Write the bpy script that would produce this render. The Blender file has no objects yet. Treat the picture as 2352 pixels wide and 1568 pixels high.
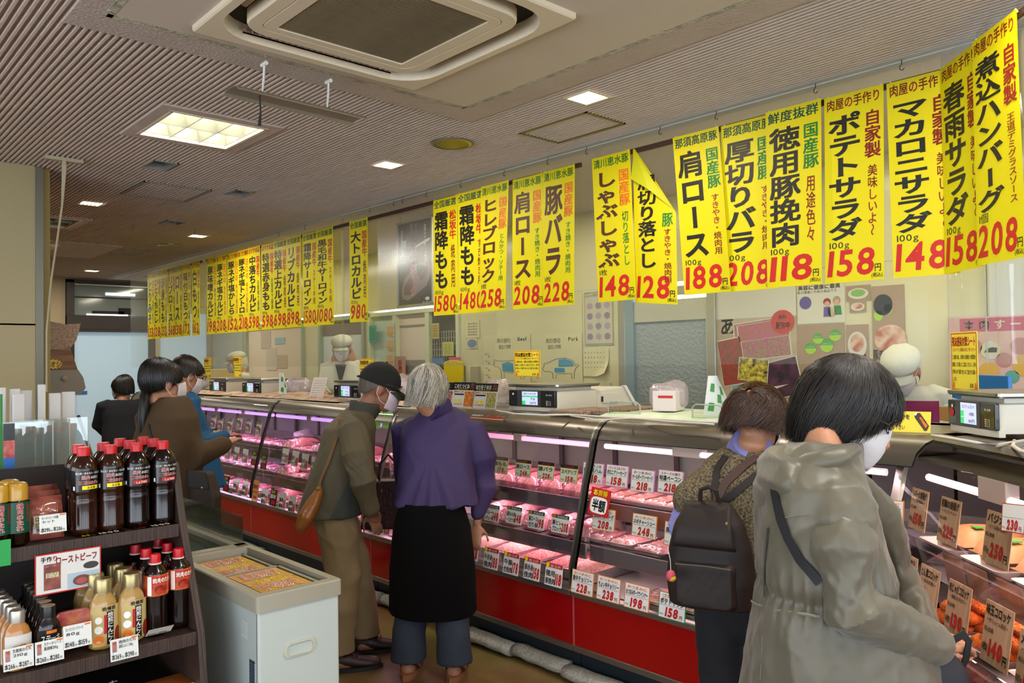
import bpy, math, random
import numpy as np
from mathutils import Vector, Matrix, noise
random.seed(7); rng = np.random.default_rng(7)
C = bpy.context.scene.collection
sc = bpy.context.scene
PI = math.pi
# ---------------------------------------------------------------- camera
F_, YAW, PIT, ROL, HC = 1827., math.radians(42.61), math.radians(1.225), math.radians(-.841), 1.5
_fw = np.array([math.sin(YAW)*math.cos(PIT), math.cos(YAW)*math.cos(PIT), math.sin(PIT)])
_r0 = np.array([math.cos(YAW), -math.sin(YAW), 0]); _u0 = np.cross(_r0, _fw)
_R = _r0*math.cos(ROL)+_u0*math.sin(ROL); _U = np.cross(_R, _fw); CAM = np.array([0, 0, HC])
def ray(x, y): return _fw+(x-1176)/F_*_R-(y-784)/F_*_U
def onx(x, y, X): d = ray(x, y); return CAM+d*(X/d[0])
def ony(x, y, Y): d = ray(x, y); return CAM+d*(Y/d[1])
def onz(x, y, Z): d = ray(x, y); return CAM+d*((Z-HC)/d[2])
def at(x, y, D): return CAM+ray(x, y)*D
def onp(x, y, P, N):
    d = ray(x, y); P = np.array(P, float); N = np.array(N, float); return CAM+d*(((P-CAM)@N)/(d@N))
cam = bpy.data.cameras.new('camera'); cam.sensor_width = 36; cam.lens = F_/2352*36; cam.clip_start = .05
co = bpy.data.objects.new('camera', cam); C.objects.link(co)
M = Matrix(((_R[0], _U[0], -_fw[0]), (_R[1], _U[1], -_fw[1]), (_R[2], _U[2], -_fw[2])))
co.matrix_world = Matrix.Translation((0, 0, HC)) @ M.to_4x4()
sc.camera = co
# ---------------------------------------------------------------- light and view
w = bpy.data.worlds.new('world'); sc.world = w; w.use_nodes = True
w.node_tree.nodes['Background'].inputs[0].default_value = (.78, .88, 1., 1)
w.node_tree.nodes['Background'].inputs[1].default_value = 4.8
sc.view_settings.view_transform = 'Standard'; sc.view_settings.look = 'None'
sc.view_settings.gamma = 1; sc.view_settings.use_curve_mapping = False
sc.view_settings.exposure = .42
cy = sc.cycles
cy.max_bounces = 7; cy.diffuse_bounces = 3; cy.glossy_bounces = 3; cy.transmission_bounces = 4
cy.transparent_max_bounces = 16; cy.caustics_reflective = False; cy.caustics_refractive = False
cy.sample_clamp_indirect = 3.0; cy.use_denoising = True
def area(name, loc, sx, sy, power, col, rot=(0, 0, 0)):
    l = bpy.data.lights.new(name, 'AREA'); l.shape = 'RECTANGLE'; l.size = sx; l.size_y = sy; l.energy = power; l.color = col
    o = bpy.data.objects.new(name, l); o.location = loc; o.rotation_euler = rot; C.objects.link(o); o['kind'] = 'helper'; return o
WARM, COOL, PINK, VIOLET = (1, .86, .68), (1, .97, .9), (1, .55, .72), (.86, .5, 1)
# fluorescent troffers (the ones in view and their neighbours in the same grid)
for (x, y, p) in ((1.62, 4.14, 12), (1.62, 7.6, 18), (1.62, .6, 17), (1.62, -1.6, 14), (-1.2, 4.14, 14), (-1.2, .6, 8), (-1.2, 7.6, 14), (1.62, 10.8, 20)):
    area('ceiling_lamp_light', (x, y, 2.828 if y in (4.14,) and x > 0 else 2.70), .44, .44, p, COOL)
for (x, y) in ((2.79, 2.48), (2.79, 4.15), (1.72, 6.56), (2.95, 7.64), (2.98, 11.3), (2.79, .7), (1.0, -.5)):
    area('downlight_light', (x, y, 2.70), .13, .13, 9, WARM)
# strip lamps over the staff aisle
for y in (-.3, 1.8, 4.1, 6.3, 8.6, 10.8):
    area('aisle_lamp_light', (4.25, y, 2.70), .12, 1.2, 12, (1, .93, .72))
# ---------------------------------------------------------------- helpers
def srgb(c):
    if isinstance(c, str): c = [int(c[i:i+2], 16)/255 for i in (0, 2, 4)]
    return tuple(((x/12.92) if x <= .04045 else ((x+.055)/1.055)**2.4) for x in c)+(1,)
MATS = {}
def mat(name, col='808080', rough=.6, metal=0, spec=.5, var=0, vscale=8, bump=0, bscale=40, emit=None, es=0, trans=0, alpha=1,
        col2=None, coat=0, stretch=None, sheen=0, ior=1.45, attr=None, transl=0, detail=3):
    if name in MATS: return MATS[name]
    m = bpy.data.materials.new(name); m.use_nodes = True; nt = m.node_tree; N = nt.nodes; L = nt.links
    b = N['Principled BSDF']; c = srgb(col)
    b.inputs['Base Color'].default_value = c; b.inputs['Roughness'].default_value = rough
    b.inputs['Metallic'].default_value = metal; b.inputs['Specular IOR Level'].default_value = spec
    b.inputs['Coat Weight'].default_value = coat; b.inputs['IOR'].default_value = ior
    b.inputs['Transmission Weight'].default_value = trans; b.inputs['Alpha'].default_value = alpha
    b.inputs['Sheen Weight'].default_value = sheen
    if emit: b.inputs['Emission Color'].default_value = srgb(emit); b.inputs['Emission Strength'].default_value = es
    tc = None
    def coords():
        tc = N.new('ShaderNodeTexCoord'); mp = N.new('ShaderNodeMapping')
        L.new(tc.outputs['Object'], mp.inputs[0])
        if stretch: mp.inputs['Scale'].default_value = stretch
        return mp.outputs[0]
    if var or col2:
        nz = N.new('ShaderNodeTexNoise'); nz.inputs['Scale'].default_value = vscale; nz.inputs['Detail'].default_value = detail
        L.new(coords(), nz.inputs['Vector'])
        rp = N.new('ShaderNodeValToRGB'); L.new(nz.outputs[0], rp.inputs[0])
        rp.color_ramp.elements[0].position = .35; rp.color_ramp.elements[1].position = .65
        c2 = srgb(col2) if col2 else tuple(x*(1-var) for x in c[:3])+(1,)
        rp.color_ramp.elements[0].color = c2; rp.color_ramp.elements[1].color = c
        L.new(rp.outputs[0], b.inputs['Base Color'])
    if attr:
        a = N.new('ShaderNodeAttribute'); a.attribute_name = 'hv'
        rp = N.new('ShaderNodeValToRGB'); L.new(a.outputs['Fac'], rp.inputs[0])
        while len(rp.color_ramp.elements) < len(attr): rp.color_ramp.elements.new(.5)
        for i, cc in enumerate(attr):
            rp.color_ramp.elements[i].position = i/(len(attr)-1); rp.color_ramp.elements[i].color = srgb(cc)
        L.new(rp.outputs[0], b.inputs['Base Color'])
    if bump:
        nz = N.new('ShaderNodeTexNoise'); nz.inputs['Scale'].default_value = bscale; nz.inputs['Detail'].default_value = 3
        L.new(coords(), nz.inputs['Vector'])
        bp = N.new('ShaderNodeBump'); bp.inputs['Strength'].default_value = min(1, bump); bp.inputs['Distance'].default_value = .01
        L.new(nz.outputs[0], bp.inputs['Height']); L.new(bp.outputs[0], b.inputs['Normal'])
    if transl:
        t = N.new('ShaderNodeBsdfTranslucent'); t.inputs[0].default_value = c; mx = N.new('ShaderNodeMixShader')
        mx.inputs[0].default_value = transl; L.new(b.outputs[0], mx.inputs[1]); L.new(t.outputs[0], mx.inputs[2])
        L.new(mx.outputs[0], N['Material Output'].inputs[0])
    MATS[name] = m; return m
def clearmat(name, tint='ffffff', refl=.06, rough=.02, haze=0, hcol='ffffff', bump=0, bscale=6, k=.55):
    """thin clear pane or film: straight-through transparency, a fresnel reflection, optional milky haze"""
    if name in MATS: return MATS[name]
    m = bpy.data.materials.new(name); m.use_nodes = True; nt = m.node_tree; N = nt.nodes; L = nt.links
    N.remove(N['Principled BSDF'])
    t = N.new('ShaderNodeBsdfTransparent'); t.inputs[0].default_value = srgb(tint)
    g = N.new('ShaderNodeBsdfGlossy'); g.inputs['Roughness'].default_value = rough
    fr = N.new('ShaderNodeLayerWeight'); fr.inputs[0].default_value = .25
    mt = N.new('ShaderNodeMath'); mt.operation = 'MULTIPLY_ADD'; mt.inputs[1].default_value = k; mt.inputs[2].default_value = refl
    L.new(fr.outputs['Fresnel'], mt.inputs[0])
    mx = N.new('ShaderNodeMixShader'); L.new(mt.outputs[0], mx.inputs[0]); L.new(t.outputs[0], mx.inputs[1]); L.new(g.outputs[0], mx.inputs[2])
    out = mx.outputs[0]
    if haze:
        d = N.new('ShaderNodeBsdfDiffuse'); d.inputs[0].default_value = srgb(hcol)
        m2 = N.new('ShaderNodeMixShader'); m2.inputs[0].default_value = haze; L.new(out, m2.inputs[1]); L.new(d.outputs[0], m2.inputs[2]); out = m2.outputs[0]
    if bump:
        tc = N.new('ShaderNodeTexCoord'); nz = N.new('ShaderNodeTexNoise'); nz.inputs['Scale'].default_value = bscale
        L.new(tc.outputs['Object'], nz.inputs['Vector']); bp = N.new('ShaderNodeBump'); bp.inputs['Distance'].default_value = .02
        bp.inputs['Strength'].default_value = bump; L.new(nz.outputs[0], bp.inputs['Height']); L.new(bp.outputs[0], g.inputs['Normal']); L.new(bp.outputs[0], fr.inputs['Normal'])
    L.new(out, N['Material Output'].inputs[0]); MATS[name] = m; return m

class G:
    """collects polygons, one material index per face"""
    def __init__(s): s.v = []; s.f = []; s.m = []; s.a = []; s.n = 0
    def add(s, vs, fs, m=0):
        s.v.append(np.asarray(vs, float).reshape(-1, 3)); k = s.n
        s.f.extend([tuple(i+k for i in f) for f in fs]); s.m.extend([m]*len(fs)); s.n += len(s.v[-1]); return s
    def quad(s, a, b, c, d, m=0): return s.add([a, b, c, d], [(0, 1, 2, 3)], m)
    def box(s, x0, x1, y0, y1, z0, z1, m=0):
        v = [(x0, y0, z0), (x1, y0, z0), (x1, y1, z0), (x0, y1, z0), (x0, y0, z1), (x1, y0, z1), (x1, y1, z1), (x0, y1, z1)]
        return s.add(v, [(0, 3, 2, 1), (4, 5, 6, 7), (0, 1, 5, 4), (1, 2, 6, 5), (2, 3, 7, 6), (3, 0, 4, 7)], m)
    def obox(s, c, ax, ay, az, hx, hy, hz, m=0):
        c, ax, ay, az = [np.array(q, float) for q in (c, ax, ay, az)]
        v = [c+ax*hx*i+ay*hy*j+az*hz*k for k in (-1, 1) for j in (-1, 1) for i in (-1, 1)]
        return s.add(v, [(0, 2, 3, 1), (4, 5, 7, 6), (0, 1, 5, 4), (1, 3, 7, 5), (3, 2, 6, 7), (2, 0, 4, 6)], m)
    def extr(s, poly, fn, a, b, m=0, cap=True):
        """poly: 2-D outline; fn(u, v, t) -> point; swept from t=a to t=b"""
        n = len(poly); v = [fn(u, w, a) for u, w in poly]+[fn(u, w, b) for u, w in poly]
        f = [(i, (i+1) % n, n+(i+1) % n, n+i) for i in range(n)]
        if cap: f += [tuple(range(n-1, -1, -1)), tuple(range(n, 2*n))]
        return s.add(v, f, m)
    def rings(s, R, m=0, cap=True, closed=True):
        n = len(R[0]); v = [p for r in R for p in r]; f = []
        for k in range(len(R)-1):
            for i in range(n if closed else n-1):
                j = (i+1) % n; f.append((k*n+i, k*n+j, (k+1)*n+j, (k+1)*n+i))
        if cap: f += [tuple(range(n-1, -1, -1)), tuple(range((len(R)-1)*n, len(R)*n))]
        return s.add(v, f, m)
    def lathe(s, prof, c=(0, 0, 0), n=20, m=0, sx=1, sy=1, cap=True):
        return s.rings([[(c[0]+r*sx*math.cos(2*PI*i/n), c[1]+r*sy*math.sin(2*PI*i/n), c[2]+z) for i in range(n)] for r, z in prof], m, cap)
    def tube(s, path, rad, n=8, m=0, ref=(0, 0, 1), cap=True, dome=False):
        """path of points; rad: number or list of numbers / (ra, rb) pairs; ra lies along ref-perpendicular side"""
        P = [np.array(p, float) for p in path]; R = rad if isinstance(rad, (list, tuple)) and len(rad) == len(P) else [rad]*len(P)
        R = [r if isinstance(r, (tuple, list)) else (r, r) for r in R]
        T = []
        for i in range(len(P)):
            t = P[min(i+1, len(P)-1)]-P[max(i-1, 0)]; T.append(t/(np.linalg.norm(t)+1e-9))
        if dome:
            P = [P[0]-T[0]*R[0][0]*.75, P[0]-T[0]*R[0][0]*.5]+P+[P[-1]+T[-1]*R[-1][0]*.5, P[-1]+T[-1]*R[-1][0]*.75]
            R = [(R[0][0]*.35, R[0][1]*.35), (R[0][0]*.75, R[0][1]*.75)]+R+[(R[-1][0]*.75, R[-1][1]*.75), (R[-1][0]*.35, R[-1][1]*.35)]
            T = [T[0], T[0]]+T+[T[-1], T[-1]]
        ref = np.array(ref, float); out = []; b = None
        for p, (ra, rb), t in zip(P, R, T):
            a = np.cross(t, ref)
            if np.linalg.norm(a) < .15: a = np.cross(t, (.3, 1, .1)) if b is None else b
            a /= np.linalg.norm(a)
            if b is not None and a@b < 0: a = -a
            b = a; c = np.cross(a, t)
            out.append([p+a*ra*math.cos(2*PI*i/n)+c*rb*math.sin(2*PI*i/n) for i in range(n)])
        return s.rings(out, m, cap)
    def ell(s, c, rx, ry, rz, n=16, k=10, m=0, rot=None):
        c = np.array(c, float); R = []
        for j in range(1, k):
            th = PI*j/k; r = []
            for i in range(n):
                p = np.array([rx*math.sin(th)*math.cos(2*PI*i/n), ry*math.sin(th)*math.sin(2*PI*i/n), -rz*math.cos(th)])
                r.append(c+(rot@p if rot is not None else p))
            R.append(r)
        return s.rings(R, m)
    def sheet(s, fn, nu, nv, m=0):
        v = [fn(i/nu, j/nv) for j in range(nv+1) for i in range(nu+1)]
        f = [(j*(nu+1)+i, j*(nu+1)+i+1, (j+1)*(nu+1)+i+1, (j+1)*(nu+1)+i) for j in range(nv) for i in range(nu)]
        return s.add(v, f, m)
    def build(s, name, mats, parent=None, smooth=False, sharp=40, hv=None):
        me = bpy.data.meshes.new(name)
        V = np.concatenate(s.v) if s.v else np.zeros((0, 3))
        me.from_pydata(V.tolist(), [], s.f)
        mats = mats if isinstance(mats, (list, tuple)) else [mats]
        for q in mats: me.materials.append(q)
        if len(mats) > 1: me.polygons.foreach_set('material_index', s.m)
        if hv is not None:
            a = me.attributes.new('hv', 'FLOAT', 'POINT'); a.data.foreach_set('value', np.asarray(hv, float))
        if smooth:
            me.polygons.foreach_set('use_smooth', [True]*len(me.polygons))
            if sharp: me.set_sharp_from_angle(angle=math.radians(sharp))
        me.update()
        o = bpy.data.objects.new(name, me); C.objects.link(o)
        if parent: o.parent = parent
        return o
def tag(o, label, cat, group=None, kind=None):
    o['label'] = label; o['category'] = cat
    if group: o['group'] = group
    if kind: o['kind'] = kind
    return o
def struct(o): o['kind'] = 'structure'; return o
def empty(name, loc=(0, 0, 0), rz=0):
    o = bpy.data.objects.new(name, None); o.empty_display_size = .1; o.location = loc; o.rotation_euler = (0, 0, rz); C.objects.link(o); return o
def copy_tree(o, parent=None):
    c = o.copy(); C.objects.link(c)
    if parent: c.parent = parent
    for ch in [q for q in o.children]: copy_tree(ch, c)
    return c
def bevel(o, w=.004, seg=2):
    md = o.modifiers.new('bevel', 'BEVEL'); md.width = w; md.segments = seg; md.limit_method = 'ANGLE'; md.angle_limit = .6; return o
def fuse(g, name, m, parent=None, voxel=.01, smooth=4, disp=None, hv=None):
    """melt overlapping closed shapes into one continuous skin"""
    o = g.build('tmp', [], None)
    r = o.modifiers.new('r', 'REMESH'); r.mode = 'VOXEL'; r.voxel_size = voxel; r.adaptivity = 0
    if smooth: q = o.modifiers.new('s', 'SMOOTH'); q.factor = .5; q.iterations = smooth
    dg = bpy.context.evaluated_depsgraph_get(); dg.update()
    me = bpy.data.meshes.new_from_object(o.evaluated_get(dg), depsgraph=dg)
    bpy.data.objects.remove(o)
    me.name = name; me.materials.clear(); 
    for q in (m if isinstance(m, (list, tuple)) else [m]): me.materials.append(q)
    me.polygons.foreach_set('use_smooth', [True]*len(me.polygons))
    if disp:
        n = len(me.vertices); co_ = np.empty(n*3); no = np.empty(n*3)
        me.vertices.foreach_get('co', co_); me.vertices.foreach_get('normal', no)
        co_ = co_.reshape(-1, 3); no = no.reshape(-1, 3)
        co_ = co_+no*np.asarray(disp(co_, no))[:, None]
        me.vertices.foreach_set('co', co_.ravel()); me.update()
    ob = bpy.data.objects.new(name, me); C.objects.link(ob)
    if parent: ob.parent = parent
    return ob
# ---------------------------------------------------------------- lettering
_GL = {}
def bold(c, off): return off if ord(c) < 0x4e00 else 0.   # dense characters are thickened with shifted copies instead
def shifts(gl, V, off, kx, ky):
    return ((0, 0),) if off < .006 or not getattr_kanji(V) else tuple((i*off*.7*kx, j*off*.7*ky) for i, j in ((-1, -1), (1, -1), (-1, 1), (1, 1)))
_KJ = set()
def getattr_kanji(V): return id(V) in _KJ
def glyph(ch, off=0.):
    k = (ch, off)
    if k in _GL: return _GL[k]
    cu = bpy.data.curves.new('t', 'FONT'); cu.body = ch; cu.size = 1; cu.resolution_u = 3 if ord(ch) < 0x3100 else 2; cu.offset = off
    o = bpy.data.objects.new('t', cu); C.objects.link(o)
    dg = bpy.context.evaluated_depsgraph_get(); dg.update()
    me = o.evaluated_get(dg).to_mesh()
    V = np.array([v.co[:2] for v in me.vertices]).reshape(-1, 2); Fs = [tuple(p.vertices) for p in me.polygons]
    bpy.data.objects.remove(o); bpy.data.curves.remove(cu)
    if len(V):
        wide = ord(ch) > 0x2000
        if wide: x0, adv = 0, 1.0
        else: x0 = V[:, 0].min()-.06; adv = V[:, 0].max()-x0+.06
        V = V-[x0, 0]
    else: adv = .35
    _GL[k] = (V, Fs, adv)
    if ord(ch) >= 0x4e00: _KJ.add(id(V))
    return _GL[k]
def hrow(g, s, fn, x, y, w, h, m=0, off=.02, shear=0., squeeze=True, lift=0):
    """a horizontal row of characters in the box (x, y lower left, w, h); fn(u, v, lift) -> point"""
    gl = [glyph(c, bold(c, off)) for c in s]; tot = sum(q[2] for q in gl) or 1
    k = w/tot if squeeze else min(w/tot, h*1.25); px_ = x
    for V, Fs, adv in gl:
        if len(V):
            X = px_+V[:, 0]*k; Y = y+(V[:, 1]+.06)*h/.9
            X = X+(Y-y)*shear
            for da, db in shifts(gl, V, off, k, h/.9): g.add([fn(a+da, b+db, lift) for a, b in zip(X, Y)], Fs, m)
        px_ += adv*k
def vcol(g, s, fn, x, ytop, w, h, m=0, off=.02, lift=0):
    """a vertical column, first character at the top"""
    n = len(s); ch = h/n
    for i, c in enumerate(s):
        V, Fs, adv = glyph(c, bold(c, off))
        if not len(V): continue
        if c in 'ー〜（）':
            q = V-[.5, .38]; V = np.stack([q[:, 1]+.5, -q[:, 0]+.38], 1)
            if c == 'ー': V = (V-[.5, .38])*[1, .9]+[.5, .38]
        yb = ytop-(i+1)*ch
        X = x+V[:, 0]*w; Y = yb+(V[:, 1]+.1)*ch/.98
        for da, db in (((0, 0),) if bold(c, off) or off < .006 else tuple((i*off*.7*w, j*off*.7*ch) for i, j in ((-1, -1), (1, -1), (-1, 1), (1, 1)))): g.add([fn(a+da, b+db, lift) for a, b in zip(X, Y)], Fs, m)
def ink(name, col, rough=.5): return mat('ink_'+name, col, rough)
BLK, RED, GRN, ORG, BRN, WHT, TEAL, YEL, MAR, BLU = [ink(*q) for q in (('black', '14110d'), ('red', 'c01a12'), ('green', '1d7a2a'), ('orange', 'e0701a'), ('brown', '4a2413'),
    ('white', 'f2f0ea'), ('teal', '0e5a50'), ('yellow', 'ffe000'), ('maroon', '8a1c12'), ('blue', '2a6fb0'))]
INKS = [BLK, RED, GRN, ORG, BRN, WHT, TEAL, YEL, MAR, BLU]
K_, R_, G_, O_, B_, W_, T_, Y_, M_, U_ = range(10)
# ================================================================ THE SETTING
ZC = 2.72; XB = 5.0; YF = 12.4; RX = 3.45
m_ceil = mat('ceiling_board', 'cbbbb1', .8, bump=.25, bscale=60, var=.06, vscale=3)
m_smooth = mat('ceiling_plaster', 'c0b0a6', .75, var=.1, vscale=5, bump=.5, bscale=90)
m_trimw = mat('pale_trim', 'b5b3ad', .5)
m_dark = mat('dark_recess', '2a2622', .8)
# ---- ceiling: moulded ribs running along y, cut out where fixtures are let in
HOLES = [(1.375, 1.872, 3.885, 4.41), (1.375, 1.872, 7.35, 7.87), (2.71, 2.862, 2.40, 2.56), (2.71, 2.865, 4.09, 4.215), (1.65, 1.8, 6.52, 6.6), (2.87, 3.02, 7.58, 7.7), (2.9, 3.06, 11.22, 11.36),
         (1.64, 1.79, 4.93, 5.16), (2.36, 2.5, 5.42, 5.62), (2.42, 2.58, 6.95, 7.15), (1.13, 2.02, 1.95, 2.79)]
g = G(); P = .0265; x = -3.2
while x < 3.40:
    cuts = sorted((h[2], h[3]) for h in HOLES if h[0] < x+P*.6 and h[1] > x+P*.3)
    y = -3.6; seg = []
    for a, b in cuts: seg.append((y, a)); y = b
    seg.append((y, YF))
    for a, b in seg:
        z0, z1 = ZC, ZC+.014
        X = [x, x+P*.22, x+P*.32, x+P*.70, x+P*.80, x+P]; Z = [z1, z1, z0, z0, z1, z1]
        g.add([(X[i], yy, Z[i]) for yy in (a, b) for i in range(6)], [(i, i+1, 7+i, 6+i) for i in range(5)])
    x += P
g.box(-3.3, 6.2, -3.8, YF+.4, ZC+.22, ZC+.28)  # unseen lid above the boards, added to block light leaks
g.box(3.50, 6.2, -3.8, YF+.4, ZC, ZC+.2)
struct(g.build('ceiling', m_ceil))
g = G(); g.box(3.398, 3.52, -3.6, YF, ZC-.002, ZC+.02); g.box(3.44, 3.47, -3.6, YF, ZC-.008, ZC)
struct(g.build('trim_1', m_trimw))
g = G(); g.box(.73, 1.10, 1.75, 3.125, ZC-.006, ZC+.004); g.box(2.05, 2.6, 1.75, 3.125, ZC-.006, ZC+.004); g.box(1.10, 2.05, 2.80, 3.125, ZC-.006, ZC+.004); g.box(1.1, 2.05, 1.1, 1.96, ZC-.006, ZC+.004); g.box(.73, 1.1, 1.1, 1.75, ZC-.006, ZC+.004); g.box(2.05, 2.6, 1.1, 1.75, ZC-.006, ZC+.004)
struct(g.build('trim_2', m_smooth))
g = G(); zz = ZC-.0068
for a in ((.84, 1.10, 1.2, 2.95), (2.05, 2.43, 1.2, 2.95), (1.10, 2.05, 2.80, 2.95), (1.1, 2.05, 1.2, 1.95)): g.box(*a, zz, ZC)
struct(g.build('trim_5', mat('ceiling_plate', 'cdbfb0', .6, var=.05, vscale=4)))
m_putty = mat('putty', 'c2bba6', .9, var=.4, vscale=30, bump=.8, bscale=70)
g = G()
for a in ((.83, 2.43, 2.94, 2.975), (2.42, 2.45, 1.2, 2.97), (.82, .85, 1.2, 2.97)): g.box(a[0], a[1], a[2], a[3], ZC-.0075, ZC)
struct(g.build('trim_3', m_putty))
# ---- floor, walls
m_floor = mat('floor_vinyl', '6d6138', .30, col2='6f4c36', vscale=1.3, bump=.1, bscale=14, detail=6)
nt = m_floor.node_tree  # scuffs on top of the worn two-tone sheet
nz = nt.nodes.new('ShaderNodeTexNoise'); nz.inputs['Scale'].default_value = 11; nz.inputs['Detail'].default_value = 8; nz.inputs['Roughness'].default_value = .7
mx = nt.nodes.new('ShaderNodeMix'); mx.data_type = 'RGBA'; mx.blend_type = 'MULTIPLY'; mx.inputs[0].default_value = .85
rp = nt.nodes.new('ShaderNodeValToRGB'); rp.color_ramp.elements[0].position = .3; rp.color_ramp.elements[0].color = (.34, .32, .28, 1); rp.color_ramp.elements[1].position = .72; rp.color_ramp.elements[1].color = (1.75, 1.7, 1.5, 1)
nt.links.new(nz.outputs[0], rp.inputs[0]); src = nt.nodes['Principled BSDF'].inputs['Base Color'].links[0].from_socket
nt.links.new(src, mx.inputs[6]); nt.links.new(rp.outputs[0], mx.inputs[7]); nt.links.new(mx.outputs[2], nt.nodes['Principled BSDF'].inputs['Base Color'])
g = G(); g.box(-3.4, 6.2, -3.8, YF+.4, -.1, 0); struct(g.build('floor', m_floor))
m_wall = mat('wall_panel', 'cdc6a0', .22, var=.06, vscale=2, spec=.55)
m_wall2 = mat('wall_pale', 'b9a988', .7, var=.06, vscale=30)
m_alu = mat('aluminium', 'b9b8ae', .38, metal=.75)
m_brz = mat('dark_bronze', '2e2624', .45)
m_steel = mat('stainless', 'a8a69e', .28, metal=1, var=.08, vscale=3, stretch=(1, 40, 1))
m_steel2 = mat('stainless_case', '9a9690', .3, metal=.9)
# back wall behind the counter, in panels with joints, openings for the door and the windows
g = G()
def yy(px): return onx(px, 780, XB)[1]
ys = sorted([-3.6, 1.48, 3.30, 3.95, 4.55, 6.0, 7.15, 8.9, 9.5, 12.4])
DOOR = (yy(1648), yy(1425)); WIN = (yy(1058), yy(850)); WIN2 = (yy(840), yy(735)); WIN3 = (yy(700), yy(565))
def wallseg(y0, y1, z0, z1): g.box(XB, XB+.12, y0+.002, y1-.002, z0, z1)
edges = [(-3.6, 1.48), (1.48, DOOR[0]), (DOOR[1], 4.55), (4.55, WIN[0]), (WIN[1], WIN2[0]), (WIN2[1], WIN3[0]), (WIN3[1], 12.3)]
for a, b in edges: wallseg(a, b, 0, 2.06)
for a, b in ((-3.6, 1.48), (1.48, 3.3), (3.3, 5.0), (5.0, 6.8), (6.8, 8.6), (8.6, 10.4), (10.4, 12.3)): wallseg(a, b, 2.064, 2.9)
for W in (WIN, WIN2, WIN3): wallseg(W[0], W[1], 0, .95)
struct(g.build('wall_back', m_wall))
m_rear = mat('wall_rear', 'b5ad98', .8)
g = G(); g.box(-3.4, 6.2, -3.8, -3.6, 0, .5); g.box(-3.4, 6.2, -3.8, -3.6, 2.35, 2.95)
for x in (-3.4, -1.6, .3, 2.2, 4.1, 6.0): g.box(x, x+.2, -3.8, -3.6, .5, 2.35)
struct(g.build('wall_front', m_rear))
g = G(); g.box(-3.6, -3.4, -3.8, YF, 0, .4); g.box(-3.6, -3.4, -3.8, YF, 2.4, 2.95)
for y in (-3.8, -1.2, 1.4, 4, 6.6, 9.2, 12.2): g.box(-3.6, -3.4, y, y+.2, .4, 2.4)
g.box(-3.6, -3.4, 5.0, YF, 0, 2.95)
struct(g.build('wall_left', m_rear))
# far wall with its entrance screen
g = G(); g.box(-3.4, 2.93, YF, YF+.15, 0, 2.95); g.box(2.93, 4.12, YF, YF+.15, 2.70, 2.95); g.box(4.12, 6.2, YF, YF+.15, 2.3, 2.95)
struct(g.build('wall_far', m_wall2))
m_frost = mat('frosted_glass', '9fb6c6', .35, emit='8fa8b8', es=.42, col2='a9bcc4', vscale=1.2)  # daylight through the panes is put in as a faint glow
g = G()  # door_1: bronze framed entrance door
for a in ((2.93, 3.03, 0, 2.70), (4.03, 4.12, 0, 2.70)): g.box(a[0], a[1], YF-.06, YF+.04, a[2], a[3])
g.box(2.93, 4.12, YF-.08, YF+.04, 2.0, 2.20); g.box(2.93, 4.12, YF-.09, YF+.04, 1.965, 2.0); g.box(2.93, 4.12, YF-.06, YF+.04, 2.655, 2.70)
g.box(2.93, 4.12, YF-.02, YF+.02, 2.45, 2.47); d1 = struct(g.build('door_1', m_brz)); bevel(d1)
g = G(); g.box(3.03, 4.03, YF-.01, YF+.01, .05, 1.965); q = g.build('frosted_pane', m_frost, d1)
m_dimglass = mat('dim_glass', '7b8583', .08, spec=.8)
g = G(); g.box(3.03, 4.03, YF, YF+.01, 2.2, 2.655); g.build('transom_pane', m_dimglass, d1)
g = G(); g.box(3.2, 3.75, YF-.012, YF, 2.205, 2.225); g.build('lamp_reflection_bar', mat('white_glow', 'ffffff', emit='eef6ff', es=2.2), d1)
g = G(); g.box(3.45, 3.85, YF-.012, YF, 2.50, 2.535); g.build('office_lamp', MATS['white_glow'], d1)
g = G(); g.box(3.27, 3.7, YF-.006, YF, 2.225, 2.27); g.box(3.62, 3.8, YF-.006, YF, 2.225, 2.32); g.build('dark_valance', m_dark, d1)
g = G(); g.box(3.03, 4.03, YF-.08, YF-.05, 2.625, 2.64); g.build('curtain_rail', m_steel, d1)
g = G(); g.box(3.05, 3.2, YF-.02, YF-.011, 1.08, 1.13); g.build('direction_sticker', BLU, d1)
g = G(); g.box(4.12, 4.98, YF, YF+.05, 0, 2.3); w4 = struct(g.build('window_4', m_frost))
g = G(); g.box(4.12, 4.2, YF-.03, YF+.05, 0, 2.35); g.box(4.1, 5.0, YF-.03, YF+.05, 2.27, 2.36); g.box(4.9, 5.0, YF-.03, YF+.05, 0, 2.35); g.build('window_frame', m_alu, w4)
# pillar with its steel strip
m_stone = mat('pillar_stone', 'a0926a', .45, var=.1, vscale=120)
g = G(); g.box(-1.1, 1.147, 5.56, 6.0, 0, ZC+.05); p_ = struct(g.build('wall_pillar', m_stone))
for z0, z1 in ((0, 1.745), (1.755, 2.73)):
    g = G(); g.box(-1.1, 1.147, 5.55, 5.56, z0, z1); g.build('stone_panel', m_stone, p_)
m_olive = mat('pillar_side', '8b7a3c', .5)
g = G(); g.box(1.147, 1.19, 5.545, 5.60, 0, ZC+.02); g.box(1.147, 1.235, 5.60, 6.0, 0, ZC+.02); q = g.build('corner_strip', mat('strip_steel', '6e6b60', .42, metal=.7), p_)
g = G(); g.box(1.195, 1.235, 5.585, 6.0, 0, ZC+.02); g.build('side_face', m_olive, p_)
g = G(); g.box(-3.4, 1.147, 5.56, 5.7, 0, ZC+.05); struct(g.build('wall_return', m_stone))
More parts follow.
